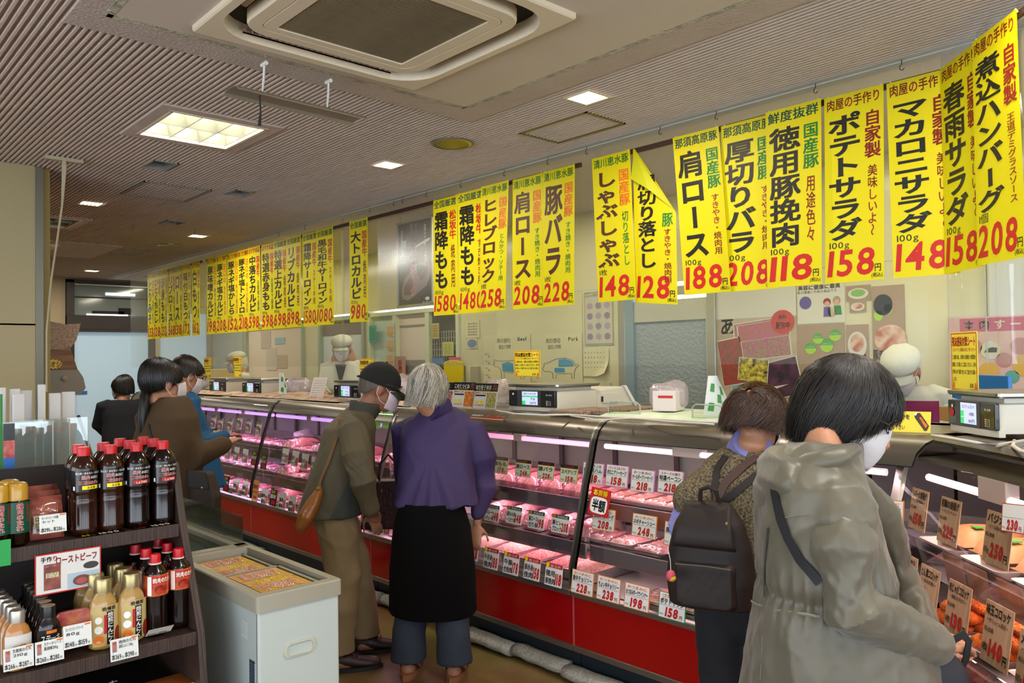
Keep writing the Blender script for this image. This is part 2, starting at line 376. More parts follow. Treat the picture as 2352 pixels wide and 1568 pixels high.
# ---- back wall openings
def openframe(name, y0, y1, z0, z1, t=.05, m=m_alu, x=XB):
    g = G()
    for a in ((y0, y0+t, z0, z1), (y1-t, y1, z0, z1), (y0, y1, z0, z0+t), (y0, y1, z1-t, z1)): g.box(x-.03, x+.06, *a)
    return struct(bevel(g.build(name, m), .003))
m_cream = mat('cream_frame', 'c9cba6', .45)
m_wavy = mat('wavy_glass', '8f989b', .22, bump=.9, bscale=38, spec=.9, coat=.4)
d2 = openframe('door_2', DOOR[0], DOOR[1], 0, 2.03, .07, m_alu)
g = G(); yl = yy(1592); yr_ = yy(1462)
y1_, y2_ = yy(1625), yy(1458)
for a in ((DOOR[0]+.07, y1_, .02, 1.93), (y2_, DOOR[1]-.07, .02, 1.93), (y1_, y2_, 1.77, 1.93), (y1_, y2_, .02, .1)): g.box(XB-.02, XB+.02, *a)
g.build('door_leaf', mat('alu_pale', 'c6c4b4', .35, metal=.4), d2)
g = G(); g.box(XB-.005, XB+.01, y1_, y2_, .1, 1.77); g.build('wavy_pane', m_wavy, d2)
g = G(); g.box(XB-.034, XB+.01, DOOR[1]-.16, DOOR[1]-.075, .02, 1.96); g.build('side_post', mat('blue_grey', '7f9096', .4), d2)
m_pinkroom = mat('pale_room_wall', 'd6c6b6', .7); m_blind = mat('blind_glass', 'bccfc4', .25, coat=.3); m_glare = mat('pale_glass', 'c6cbce', .2, spec=.8)
w1 = openframe('window_1', WIN[0], WIN[1], .95, 2.04, .045, m_cream)
a, b, c_, d_ = yy(1058), yy(985), yy(910), yy(850)
g = G(); g.box(XB+.02, XB+.04, a, b, 1, 2.0); g.build('dark_pane', mat('grid_dark', '3b3a30', .5), w1)
g = G()
for i in range(14): g.box(XB+.01, XB+.02, a+.03, b-.03, 1.0+i*.06, 1.006+i*.06)
for i in range(12): g.box(XB+.01, XB+.02, a+.04+i*(b-a-.08)/11, a+.046+i*(b-a-.08)/11, 1.0, 1.80)
g.build('wire_grid', mat('wire', 'a8a690', .4), w1)
g = G(); g.box(XB+.02, XB+.04, b, c_, 1, 2.0); g.build('room_pane', m_pinkroom, w1)
g = G(); g.box(XB+.012, XB+.02, b+.05, c_-.05, 1.36, 1.50); g.box(XB+.012, XB+.02, b+.05, c_-.05, 1.86, 1.88); g.build('grey_shelf', mat('grey_thing', '83807d', .5), w1)
g = G(); g.box(XB+.012, XB+.02, b+.05, c_-.05, 1.05, 1.34); g.build('white_machine', mat('offwhite', 'd5d4cc', .5), w1)
g = G(); g.box(XB+.02, XB+.04, c_, d_, 1, 2.0); g.build('green_pane', m_blind, w1)
g = G()
for v in (b, c_): g.box(XB-.025, XB+.05, v-.035, v+.035, .97, 2.02)
g.build('mullion', m_cream, w1)
w2 = openframe('window_2', WIN2[0], WIN2[1], .95, 2.04, .05, mat('green_frame', '93a08a', .4))
g = G(); g.box(XB+.02, XB+.04, WIN2[0], WIN2[1], 1, 2); g.build('pale_pane', m_glare, w2)
g = G(); g.box(XB+.01, XB+.02, WIN2[0]+.1, WIN2[1]-.05, 1.82, 1.98); g.build('dark_blind', mat('dark_blind', '6f6558', .6), w2)
w3 = openframe('window_3', WIN3[0], WIN3[1], .95, 2.04, .05, MATS['green_frame'])
g = G(); g.box(XB+.02, XB+.04, WIN3[0], WIN3[1], 1, 2); g.build('pink_pane', m_pinkroom, w3)
m_tile = mat('white_tile', 'cdbfae', .3); m_grout = mat('grout', '9c9184', .8)
# tiled strip and grey poster board between the far windows
g = G(); y0, y1 = yy(735), yy(707)
ya, yb = yy(560), yy(455)
g.box(XB-.02, XB, ya, yb, .3, 2.06); struct(g.build('wall_panel_grey', mat('grey_board', 'a9aca6', .5, var=.1, vscale=3)))
m_white = mat('white_paint', 'c9cac6', .4)
g = G(); g.box(XB-.03, XB-.004, -1.2, 1.46, 0, 2.05); struct(g.build('wall_right', m_white))
# ================================================================ CEILING FIXTURES
m_ivory = mat('aged_ivory', 'dccdb2', .45, var=.04, vscale=3); m_ivory2 = mat('aged_ivory_frame', 'b5a78c', .5)
m_lampw = mat('lamp_glow', 'ffffff', emit='fff8ee', es=2.2); m_lampwarm = mat('downlight_glow', 'ffffff', emit='fff0dc', es=9)
m_louver = mat('louver', '84826f', .4)
def rrect(hx, hy, r, z, n=6):
    o = []
    for cx, cy_, a0 in ((hx-r, hy-r, 0), (-hx+r, hy-r, 90), (-hx+r, -hy+r, 180), (hx-r, -hy+r, 270)):
        for i in range(n+1):
            a = math.radians(a0+90*i/n); o.append((cx+r*math.cos(a), cy_+r*math.sin(a), z))
    return o
def aircon(cx, cy_, label, slats=True, s=1.):
    t = empty('ceiling_air_conditioner', (cx, cy_, ZC)); tag(t, label, 'air conditioner')
    g = G(); H = .49*s
    g.rings([rrect(H, H, .01, -.002), rrect(H, H, .01, -.024), rrect(H-.006, H-.006, .012, -.029), rrect(.452*s, .44*s, .17, -.029), rrect(.449*s, .437*s, .168, -.024), rrect(.447*s, .435*s, .165, .03)], 0, cap=False)
    g.build('outer_panel', m_ivory, t, True, 12)
    g = G(); g.rings([rrect(.45*s, .44*s, .15, .03), rrect(.3, .3, .1, .03)], 0, cap=False); g.build('air_slot', m_dark, t)
    g = G(); g.rings([rrect(.378*s, .365*s, .11, .02), rrect(.378*s, .365*s, .11, -.018), rrect(.372*s, .357*s, .1, -.026), rrect(.325*s, .31*s, .05, -.026), rrect(.322*s, .307*s, .05, -.022), rrect(.319*s, .304*s, .05, -.026), rrect(.27*s, .27*s, .006, -.026), rrect(.265*s, .265*s, .006, -.01)], 0, cap=False)
    g.build('centre_panel', m_ivory, t, True, 30)
    for k in range(4):
        g = G(); a = k*PI/2; c, s_ = math.cos(a), math.sin(a)
        R = []
        for u in np.linspace(-.24, .24, 9):
            d = .405*s+.004; R.append([(c*(d+q)-s_*u, s_*(d+q)+c*u, z) for q, z in ((-.012, .004), (.0, .012), (.016, .018), (.002, .006))])
        g.rings(R, 0); g.build('air_vane', m_ivory2, t, True, 30)
    g = G(); g.box(-.27*s, .27*s, -.27*s, .27*s, -.008, -.004); g.build('filter', mat('dusty_filter', '5f5138', .95, var=.35, vscale=5, bump=.6, bscale=300), t)
    if slats:
        g = G(); g.box(-.265*s, .265*s, -.0022, .0022, -.024, -.012); m_sl = mat('grille_slat', '85765a', .7, var=.3, vscale=5)
        s0 = g.build('slat', m_sl, t)
        for i in range(1, 44):
            c = s0.copy(); c.parent = t; C.objects.link(c); c.location = (0, -.258*s+i*.012*s, 0)
        s0.location = (0, -.258*s, 0)
    else:
        g = G()
        for i in range(20): g.box(-.265, .265, -.25+i*.025, -.243+i*.025, -.024, -.012)
        g.build('grille', mat('grille_grey', '8f8a80', .7), t)
    return t
aircon(1.575, 2.37, 'large square ceiling cassette air conditioner with a dusty brown grille, nearest to the viewer', s=1.)
aircon(1.575, 9.45, 'square ceiling air conditioner half hidden behind the pillar, far down the room', slats=False)
g = G(); g.box(1.0, 2.6, 8.75, 9.95, ZC-.006, ZC+.004); struct(g.build('trim_4', m_smooth))
def troffer(x0, x1, y0, y1, label, lit=9, n=3, m=2):
    t = empty('ceiling_troffer', ((x0+x1)/2, (y0+y1)/2, ZC)); tag(t, label, 'ceiling light', 'square louvred lights')
    hx, hy = (x1-x0)/2, (y1-y0)/2; g = G()
    for a in ((-hx-.07, hx+.07, -hy-.07, -hy), (-hx-.07, hx+.07, hy, hy+.07), (-hx-.07, -hx, -hy, hy), (hx, hx+.07, -hy, hy)): g.box(*a, -.006, .01)
    g.build('surround', m_smooth, t)
    g = G()
    for a in ((-hx-.008, hx+.008, -hy-.008, -hy+.008), (-hx-.008, hx+.008, hy-.008, hy+.008), (-hx-.008, -hx+.008, -hy, hy), (hx-.008, hx+.008, -hy, hy)): g.box(*a, -.009, .012)
    g.build('frame', m_ivory, t)
    g = G()
    for a in ((-hx, hx, -hy, -hy+.01), (-hx, hx, hy-.01, hy), (-hx, -hx+.01, -hy, hy), (hx-.01, hx, -hy, hy)): g.box(*a, .01, .12)
    g.build('housing', m_louver, t)
    for i in range(n):
        for j in range(m):
            g = G(); a0, a1 = -hx+2*hx*i/n, -hx+2*hx*(i+1)/n; b0, b1 = -hy+2*hy*j/m, -hy+2*hy*(j+1)/m
            g.box(a0, a1, b0, b1, .115, .12); g.build('lit_cell' if lit > i*m+j else 'dark_cell', m_lampw if lit > i*m+j else mat('cell_off', '8d8573', .5), t)
    for i in range(1, n):
        g = G(); xx = -hx+2*hx*i/n; g.extr([(-.02, .115), (.02, .115), (.002, .0), (-.002, .0)], lambda u, v, t_: (xx+u, t_, v), -hy, hy); g.build('louvre_blade', m_louver, t)
    for j in range(1, m):
        g = G(); y_ = -hy+2*hy*j/m; g.extr([(-.02, .115), (.02, .115), (.002, .0), (-.002, .0)], lambda u, v, t_: (t_, y_+u, v), -hx, hx); g.build('louvre_blade', m_louver, t)
    return t
troffer(1.385, 1.862, 3.895, 4.40, 'square ceiling light with white louvres, fully lit, near the air conditioner')
troffer(1.385, 1.862, 7.36, 7.86, 'square ceiling light with only its left cells lit, half behind the pillar', lit=2)
def downlight(x, y, sx, sy, label):
    t = empty('square_downlight', (x, y, ZC)); tag(t, label, 'ceiling light', 'small square downlights')
    g = G()
    for a in ((-sx-.012, sx+.012, -sy-.012, -sy), (-sx-.012, sx+.012, sy, sy+.012), (-sx-.012, -sx, -sy, sy), (sx, sx+.012, -sy, sy)): g.box(*a, -.004, .01)
    g.build('frame', m_ivory, t)
    g = G(); g.box(-sx, sx, -sy, sy, .004, .03); g.build('glowing_lens', m_lampwarm, t)
for a in ((2.786, 2.48, 'small square ceiling lamp glowing warm, right of the big air conditioner'), (2.788, 4.15, 'small square ceiling lamp glowing warm, between the round speaker and the louvred light'),
          (1.725, 6.56, 'small square ceiling lamp glowing warm, left part of the ceiling beside the pillar'), (2.945, 7.64, 'small square ceiling lamp glowing dimly, beyond the far speaker hook'), (2.98, 11.29, 'small square ceiling lamp glowing warm, just above the entrance door')):
    downlight(a[0], a[1], .068, .068, a[2])
def vent(x, y, sx, sy, label):
    t = empty('ceiling_vent', (x, y, ZC)); tag(t, label, 'vent'); g = G()
    g.box(-sx, sx, -sy, sy, .05, .06); g.build('recess', m_dark, t)
    g = G()
    for a in ((-sx, sx, -sy, -sy+.008), (-sx, sx, sy-.008, sy), (-sx, -sx+.008, -sy, sy), (sx-.008, sx, -sy, sy)): g.box(*a, -.004, .05)
    g.build('sleeve', mat('vent_grey', '8b8985', .5, metal=.3), t)
    g = G(); g.box(-.002, .002, -sy*.4, -sy*.4+.004, -.01, .05); g.build('pull_pin', m_steel, t)
vent(1.715, 5.045, .075, .115, 'small dark rectangular ceiling opening, left of the square louvred light')
vent(2.43, 5.52, .07, .1, 'small dark rectangular ceiling opening, near the middle of the ceiling')
vent(2.5, 7.05, .08, .1, 'small pale slotted ceiling vent further back')
def hatch(x0, x1, y0, y1, label, col='6b6034'):
    t = empty('ceiling_hatch', ((x0+x1)/2, (y0+y1)/2, ZC)); tag(t, label, 'access hatch'); hx, hy = (x1-x0)/2, (y1-y0)/2; g = G()
    for a in ((-hx, hx, -hy, -hy+.012), (-hx, hx, hy-.012, hy), (-hx, -hx+.012, -hy, hy), (hx-.012, hx, -hy, hy)): g.box(*a, -.004, .006)
    g.build('frame', mat('hatch_'+col, col, .5), t)
hatch(2.94, 3.25, 2.63, 3.12, 'square ceiling access hatch with an olive frame, above the hanging banners')
hatch(1.785, 2.245, 5.55, 6.06, 'square ceiling access hatch with a grey frame, left part of the ceiling', '75726c')
hatch(2.45, 2.95, 8.9, 9.4, 'faint square ceiling access hatch near the far wall', '75706a')
for x, y, r, l in ((2.779, 3.5, .115, 'round metal ceiling speaker cover, nearer one'), (2.95, 8.4, .12, 'round metal ceiling speaker cover, farther one')):
    t = empty('ceiling_speaker', (x, y, ZC)); tag(t, l, 'speaker')
    g = G(); g.lathe([(r, .0), (r, -.008), (r*.9, -.012), (r*.86, -.012)], n=32, cap=False); g.build('rim', m_steel2, t, True)
    g = G(); g.lathe([(r*.86, -.010), (r*.5, -.013), (.001, -.014)], n=32, cap=False); g.build('cover', mat('brass_grey', '7f7850', .35, metal=.6), t, True)
# hanging reflector with two white hangers
pa, pb = onz(530, 203, 2.56), onz(826, 274, 2.56); dv = pb-pa; Lr = np.linalg.norm(dv); dv /= Lr; nv = np.array([-dv[1], dv[0], 0])
t = empty('hanging_light_reflector', tuple(pa)); tag(t, 'tubeless grey trough reflector hanging on two white straps below the air conditioner', 'light fitting')
g = G(); pr = [(-.062, .018), (-.05, .030), (-.02, .036), (.02, .036), (.05, .030), (.062, .018), (.059, .014), (.048, .026), (.02, .032), (-.02, .032), (-.048, .026), (-.059, .014)]
g.extr(pr, lambda u, v, q: tuple(dv*q+nv*u+np.array([0, 0, v-.03])), 0, Lr); g.build('trough', mat('reflector', '8b8470', .4, metal=.3), t, True, 30)
for q, px_ in ((.22, 632), (.72, 782)):
    c = dv*Lr*q; top = ZC-.03-pa[2]
    g = G(); g.tube([c+[0, 0, .01], c+[.005, 0, .05], c+[.012, .008, top*.6], c+[.01, 0, top]], [.004, .005, .005, .005], 6); g.tube([c+[.01, -.02, top], c+[.01, .02, top]], .009, 6); g.build('hanger', mat('white_plastic', 'd8d8d2', .4), t, True)
g = G(); c = dv*.12; g.tube([c+[0, 0, 0], c+[.004, 0, -.06], c+[0, .004, -.12]], [.003, .003, .007], 6); g.build('pull_cord', m_dark, t, True)
# white cable from the ceiling along the pillar
p0 = onz(148, 362, ZC); g = G(); g.box(p0[0]-.1, p0[0]+.1, p0[1]-.01, p0[1]+.03, ZC-.02, ZC); g.tube([p0, p0+[0, 0, -.06], onx(143, 470, p0[0]), onx(130, 560, p0[0]+.0), onx(118, 640, p0[0]-.0), onx(107, 760, p0[0]-.02), onx(107, 900, p0[0]-.02)], [.012, .014, .006, .006, .006, .006, .006], 6)
tag(g.build('hanging_cable', mat('cable_cream', 'a79c80', .5), None, True), 'cream cable dropping from the ceiling rose beside the left pillar', 'cable')
def hook(x, y, label='small wire hook screwed into the ceiling above the banner rail', top=ZC):
    g = G(); z = top; g.tube([(x, y, z), (x, y, z-.02), (x, y+.008, z-.028), (x, y+.008, z-.04), (x, y-.003, z-.046), (x, y-.010, z-.038)], .002, 5)
    o = g.build('ceiling_hook', mat('wire_dark', '4b4a46', .4, metal=.7), None, True); tag(o, label, 'hook', 'ceiling hooks along the banner rail')
for k, px_ in enumerate((640, 700, 850, 905, 925, 980, 1060, 1160, 1260, 1350, 1520, 1650, 1880, 2080)):
    hook(RX-.02, onx(px_, 500, RX-.02)[1], 'small wire hook in the ceiling above the banner rail, %s from left' % ('first', 'second', 'third', 'fourth', 'fifth', 'sixth', 'seventh', 'eighth', 'ninth', 'tenth', 'eleventh', 'twelfth', 'thirteenth', 'fourteenth')[k])
for x, y in ((306, 515), (447, 525)): p = onz(x, y, ZC); hook(p[0], p[1], 'small bare hook in the ribbed ceiling, left part' if x < 400 else 'small bare hook in the ribbed ceiling beside the dim far lamp')
# ================================================================ HANGING BANNERS
m_ban = mat('banner_yellow', 'e6d805', .5, transl=.3)
m_back = mat('banner_back', 'b8b80e', .6)
m_rail = mat('rail_brown', '3a2218', .5)
ZR = 2.625; BH = .825
def rail(name_px, label):
    y0, y1 = [onx(px, py, RX)[1] for px, py in name_px]
    g = G(); g.box(RX-.006, RX+.012, y1, y0, ZR-.008, ZR+.018); o = g.build('banner_rail', m_rail); tag(o, label, 'rail'); bevel(o, .002)
rail(((330, 640), (463, 610)), 'thin dark rail carrying the farthest group of yellow banners')
rail(((474, 605), (1334, 378)), 'long thin dark rail carrying the middle yellow banners')
rail(((1364, 372), (2165, 170)), 'thin dark rail carrying the near yellow banners')
Q0 = np.array([onx(2163, 165, RX)[0], onx(2163, 165, RX)[1], 0]); QD = np.array([-.72, -.694, 0]); QN = np.array([-.694, .72, 0])
def q_at(px, py=100):
    """distance along the slanted rail where the pixel column px meets it"""
    p = onp(px, py, Q0, QN); return float((p-Q0)@QD)
g = G(); g.obox(Q0+QD*.55+[0, 0, ZR+.005], QD, QN, (0, 0, 1), .55, .007, .012); tag(bevel(g.build('banner_rail', m_rail), .002), 'thin dark rail turning towards the viewer at the right', 'rail')
def banner(xl, xr, head, hc, main, mc, s1, c1, s2, c2, unit, price, label, lift=0, tilt=0, slant=False, w=None, curl=.012, seed=0, mainsz=(.06, .58), s2y=(.40, .77), zt=ZR, bow=0, group='hanging yellow price banners'):
    if slant: a0, a1 = q_at(xl), q_at(xr); O = Q0+QD*a0; D = QD; Nn = QN; wd = w or abs(a1-a0)
    else:
        y0, y1 = onx(xl, 450, RX)[1], onx(xr, 450, RX)[1]; O = np.array([RX, y0, 0]); D = np.array([0, -1., 0]); Nn = np.array([-1., 0, 0]); wd = w or abs(y1-y0)
    O = O+np.array([0, 0, zt+.012]); rr = random.Random(seed)
    ph = rr.uniform(0, 6)
    def fn(u, v, l=0):
        # u 0..1 across, v 0..1 up
        d = 1-v
        off = .012+lift+curl*.5*math.sin(u*3.0+ph)*d+.003*math.sin(d*4+ph)*d+l
        return O+D*(u*wd+tilt*d+bow*math.sin(d*PI))+Nn*off+np.array([0, 0, -BH*d])
    root = empty('price_banner', tuple(O)); tag(root, label, 'banner', group)
    def loc(u, v, l=0): return fn(u, v, l)-O
    g = G(); g.sheet(loc, 8, 14); g.build('sheet', m_ban, root, True, 0)
    g = G(); L = .0016
    fl = lambda u, v, l: loc(u, v, L+l)
    hrow(g, head, fl, .04, .925, .92, .058, hc, .02)
    x0, x1 = mainsz
    vcol(g, main, fl, x0, .895, x1, .895-.225, mc, .034)
    vcol(g, s1, fl, .68, .885, .28, .25, c1, .03)
    vcol(g, s2, fl, .73, 1-s2y[0], .17, s2y[1]-s2y[0], c2, .014)
    hrow(g, unit, fl, .07, .180, .36 if len(unit) > 2 else .22, .042, K_, 0.)
    n = len(price); hrow(g, price, fl, .0, .025, .86 if n < 4 else .90, .172, R_, .022 if n < 4 else .015, .30)
    hrow(g, '円', fl, .84, .045, .12, .04, K_, .02); hrow(g, '(税込)', fl, .79, .015, .19, .022, K_, .02)
    g.build('lettering', INKS, root)
    for u in (.06, .94): g = G(); g.tube([fn(u, 1.0)-O+[0, 0, -.006]-Nn*.012, fn(u, 1.0)-O+[0, 0, .006]-Nn*.004], .004, 6); g.build('clip', mat('tape', 'd5cf8a', .4), root)
    return root
BAN = [  # xl xr header main side1 side2 unit price english
 (340, 356, 'おすすめ', 6, 'とりみそ', 9, '田口の', 1, '味付', 2, '1枚', '133', 'blue lettered chicken in miso, leftmost of all'),
 (356, 372, 'おすすめ', 6, 'ひとくちヒレ', 0, '国産牛', 1, '焼肉用', 2, '1枚', '128', 'bite sized fillet at 128, second from the far left'),
 (372, 388, 'おすすめ', 6, '赤身もも', 0, '国産牛', 1, 'すき焼用', 2, '1枚', '332', 'lean thigh at 332, third from the far left'),
 (388, 404, 'おすすめ', 6, 'リブロース', 0, '国産牛', 1, '焼肉用', 2, '1枚', '568', 'rib roast at 568, fourth from the far left'),
 (404, 421, 'おすすめ', 6, 'ロース', 0, '国産牛', 1, '焼肉用', 2, '1枚', '138', 'roast in large strokes at 138, fifth from the far left'),
 (423, 441, 'おすすめ品', 1, '味付白もつ', 0, '田口の', 1, '焼肉用に最適', 6, '100g', '172', 'seasoned offal at 172, among the far group'),
 (442, 461, 'おすすめ品', 1, '白もつ', 0, '田口の', 1, '焼肉用に最適', 6, '100g', '162', 'plain offal at 162, last of the far group'),
 (478, 500, '焼くだけ簡単', 1, '豚味噌カルビ', 0, '田口の', 3, '味付け焼肉用', 6, '100g', '198', 'miso pork rib at 198, first on the long rail'),
 (501, 524, '焼くだけ簡単', 1, '豚ネギ塩カルビ', 0, '田口の', 3, '味付け焼肉用', 3, '100g', '208', 'leek salt pork rib at 208'),
 (524, 549, '焼くだけ簡単', 1, '豚ネギ塩かしら', 0, '田口の', 3, '味付け焼肉用', 3, '100g', '152', 'leek salt pork cheek at 152'),
 (549, 574, '焼くだけ簡単', 1, '豚ネギ塩トントロ', 0, '田口の', 3, '味付け焼肉用', 3, '100g', '218', 'leek salt fatty pork neck at 218'),
 (574, 601, 'おすすめ品', 1, '中落ちカルビ', 0, '国産牛', 1, 'お買得で最適', 2, '100g', '598', 'boneless rib at 598 with a red header'),
 (602, 631, 'おすすめ品', 1, '特選赤身もも', 0, '国産牛', 1, 'お買得で最適', 2, '100g', '598', 'choice lean thigh at 598 with a red header'),
 (631, 662, '全国厳選', 6, '特選上カルビ', 0, '国産牛', 1, '焼肉用', 8, '100g', '698', 'choice upper rib at 698'),
 (662, 695, '全国厳選', 6, 'リブカルビ', 0, '国産牛', 1, '焼肉用', 8, '100g', '898', 'rib kalbi at 898'),
 (696, 730, '全国厳選', 6, '霜降サーロイン', 0, '国産牛', 1, 'ステーキ用', 8, '1枚140g', '1580', 'marbled sirloin at 1580'),
 (730, 768, '全国厳選', 6, '黒毛和牛サーロイン', 0, '国産牛', 1, 'ステーキ用', 8, '1枚140g', '1080', 'black wagyu sirloin at 1080'),
 (807, 849, '全国厳選', 6, '大トロカルビ', 0, '国産牛', 1, '焼肉用', 8, '100g', '980', 'fatty beef rib at 980, hanging alone left of the dark poster'),
 (998, 1053, '全国厳選', 6, '霜降もも', 0, '松坂牛', 1, '焼肉用', 8, '100g', '1580', 'marbled thigh at 1580, right beside the dark poster'),
 (1055, 1116, '全国厳選', 6, '霜降もも', 0, '松坂牛', 1, 'すき焼き用', 8, '100g', '1480', 'marbled thigh at 1480, second right of the dark poster'),
 (1115, 1179, '清川恵水豚', 2, 'ヒレブロック', 4, '国産豚', 3, 'とんかつ・ソテー用', 2, '1枚', '258', 'pork fillet block at 258 in brown strokes'),
 (1181, 1250, '清川恵水豚', 2, '肩ロース', 4, '国産豚', 3, 'すき焼き・焼肉用', 2, '1枚', '208', 'pork shoulder roast at 208 in brown strokes'),
 (1252, 1326, '清川恵水豚', 2, '豚バラ', 4, '国産豚', 3, 'すき焼き・焼肉用', 2, '1枚', '228', 'pork belly at 228 in brown strokes, last on the long rail'),
 (1367, 1455, '清川恵水豚', 2, 'しゃぶしゃぶ', 4, '国産豚', 3, '切り落とし', 2, '1枚', '148', 'shabu shabu pork at 148, beside the folded one'),
 (1555, 1661, '那須高原豚', 6, '肩ロース', 0, '国産豚', 2, 'すきやき・焼肉用', 8, '100g', '188', 'shoulder roast at 188 in black strokes'),
 (1662, 1773, '那須高原豚', 6, '厚切りバラ', 0, '国産豚', 2, 'すきやき・焼肉用', 8, '100g', '208', 'thick cut belly at 208, partly overlapped on both sides'),
 (1774, 1902, '鮮度抜群', 6, '徳用豚挽肉', 0, '国産豚', 2, '用途色々', 8, '100g', '118', 'value minced pork at 118'),
 (1904, 2041, '肉屋の手作り', 8, 'ポテトサラダ', 0, '自家製', 8, '美味しいよ〜', 8, '100g', '158', 'potato salad at 158'),
 (2045, 2195, '肉屋の手作り', 8, 'マカロニサラダ', 0, '自家製', 8, '美味しいよ〜', 8, '100g', '148', 'macaroni salad at 148, under the corner of the rails'),
]
TL = {1555: .055, 1662: .0, 1367: .03, 1115: -.04, 1181: -.01, 1252: -.02, 1774: -.012, 1904: -.015, 2045: .01, 1055: .004}
LF = {1774:.034, 1904: .012,998: .0, 1055: .008, 1115: .026, 1555: .017, 1662: .0,  2045: .0, 1367: .012}
for i, b in enumerate(BAN):
    nar = b[0] < 700
    banner(b[0], b[1], *b[2:12], 'yellow hanging banner for '+b[12], seed=i, tilt=TL.get(b[0], random.Random(i).uniform(-.012, .004)), lift=LF.get(b[0], (i % 3)*.005), curl=.02 if b[0] in (1181, 1115) else .010,
           w=.285 if b[0] in (1055, 1662) else None)
banner(2166, 2250, '肉屋の手作り', 8, '春雨サラダ', 0, '自家製', 8, '美味しいよ〜', 8, '100g', '158', 'yellow hanging banner for glass noodle salad at 158, first on the slanted rail', slant=True, seed=50, lift=.002, w=.29)
banner(2250, 2352, '肉屋の手作り', 8, '煮込ハンバーグ', 0, '自家製', 8, '王道デミグラスソース', 8, '1個', '208', 'yellow hanging banner for stewed hamburg steak at 208, rightmost of all', slant=True, seed=51, lift=.014, w=.285)
# the folded banner: its free top corner has dropped forward
O = np.array([RX-.012, onx(1459, 450, RX)[1], ZR+.012]); root = empty('price_banner', tuple(O)); tag(root, 'yellow hanging banner with its right top corner folded over, hanging from one clip, priced 128', 'banner', 'hanging yellow price banners')
def ff(u, v, l=0):
    d = 1-v; reach = min(1, .06+d*1.9) if d < .42 else 1; W = .285
    uu = u*W; edge = W*reach
    return np.array([-.0-.02*math.sin(u*2.4)*min(1, d*2)+(-l), -(uu)+0.045*math.sin(max(0, d-.3)*2.6)*0, -BH*d*1.02-uu*.10*d])
g = G(); nv = 20; nu = 8
for j in range(nv):
    for i in range(nu):
        c = []
        for a, b in ((i, j), (i+1, j), (i+1, j+1), (i, j+1)):
            v = b/nv; d = 1-v; lim = min(1, .04+d*2.15); c.append(ff(a/nu*lim, v))
        g.quad(*c)
g.build('sheet', m_ban, root, True, 0)
g = G(); v0 = ff(.04, 1)+[-.004, 0, 0]; v1 = ff(.96, .57)+[-.004, 0, 0]; v2 = ff(.02, .80)+[-.03, 0, 0]; mid = (v0+v1)/2+[-.018, 0, 0]; m2 = (v2+v1)/2+[-.03, 0, .02]
g.add([v0, mid, v1, m2, v2], [(0, 4, 3, 1), (1, 3, 2)]); g.build('folded_corner', m_back, root)
g = G(); fl = lambda u, v, l: ff(u, v, .002)
vcol(g, '肩切り落とし', fl, .1, .82, .48, .60, 0, .034); vcol(g, '豚', fl, .70, .56, .24, .09, 2, .02); vcol(g, 'すきやき・焼肉用', fl, .73, .46, .17, .33, 8, .014)
hrow(g, '128', fl, .0, .025, .86, .172, R_, .022, .30); hrow(g, '円', fl, .84, .045, .12, .04, K_, .02); hrow(g, '(税込)', fl, .79, .015, .19, .022, K_, .02)
g.build('lettering', INKS, root)
# ================================================================ CLEAR SPLASH SHEETS
m_vinyl = clearmat('clear_vinyl', 'fafcf8', .008, .22, haze=.045, hcol='e8efe8', bump=.12, bscale=2.2, k=.22)
def vinyl(y0, y1, z0, label, x=RX+.03):
    g = G(); n = int(abs(y1-y0)/.08)
    g.sheet(lambda u, v: (x+.0015*math.sin(u*n*.4)+.001*math.sin(u*n*.9+v*2), y0+(y1-y0)*u, z0+(ZC-.02-z0)*v), n*2, 3)
    o = g.build('splash_sheet', m_vinyl, None, True, 0); tag(o, label, 'plastic sheet')
vinyl(1.25, 3.05, 1.455, 'clear plastic splash sheet hanging before the wavy glass door'); vinyl(3.0, 5.9, 1.455, 'clear plastic splash sheet hanging before the pork chart')
vinyl(5.85, 8.6, 1.455, 'clear plastic splash sheet hanging before the white capped worker'); vinyl(8.55, 11.4, 1.455, 'clear plastic splash sheet hanging at the far end of the counter')
m_vinyl2 = clearmat('clear_vinyl_folded', 'f2f4f0', .05, .05, haze=.10, hcol='e8ece8', bump=.3, bscale=3)
g = G()
def sl(u, v): a = -.05+u*1.05; return tuple(Q0-QN*.03+QD*a+QN*(.018*math.sin(u*23)+.010*math.sin(u*51+v))+np.array([0, 0, 1.455+v*1.25]))
g.sheet(sl, 90, 3); tag(g.build('splash_sheet', m_vinyl2, None, True, 0), 'clear plastic splash sheet with shiny vertical folds, over the fried food case', 'plastic sheet')
m_notice = mat('notice_yellow', 'f3dc3a', .4)
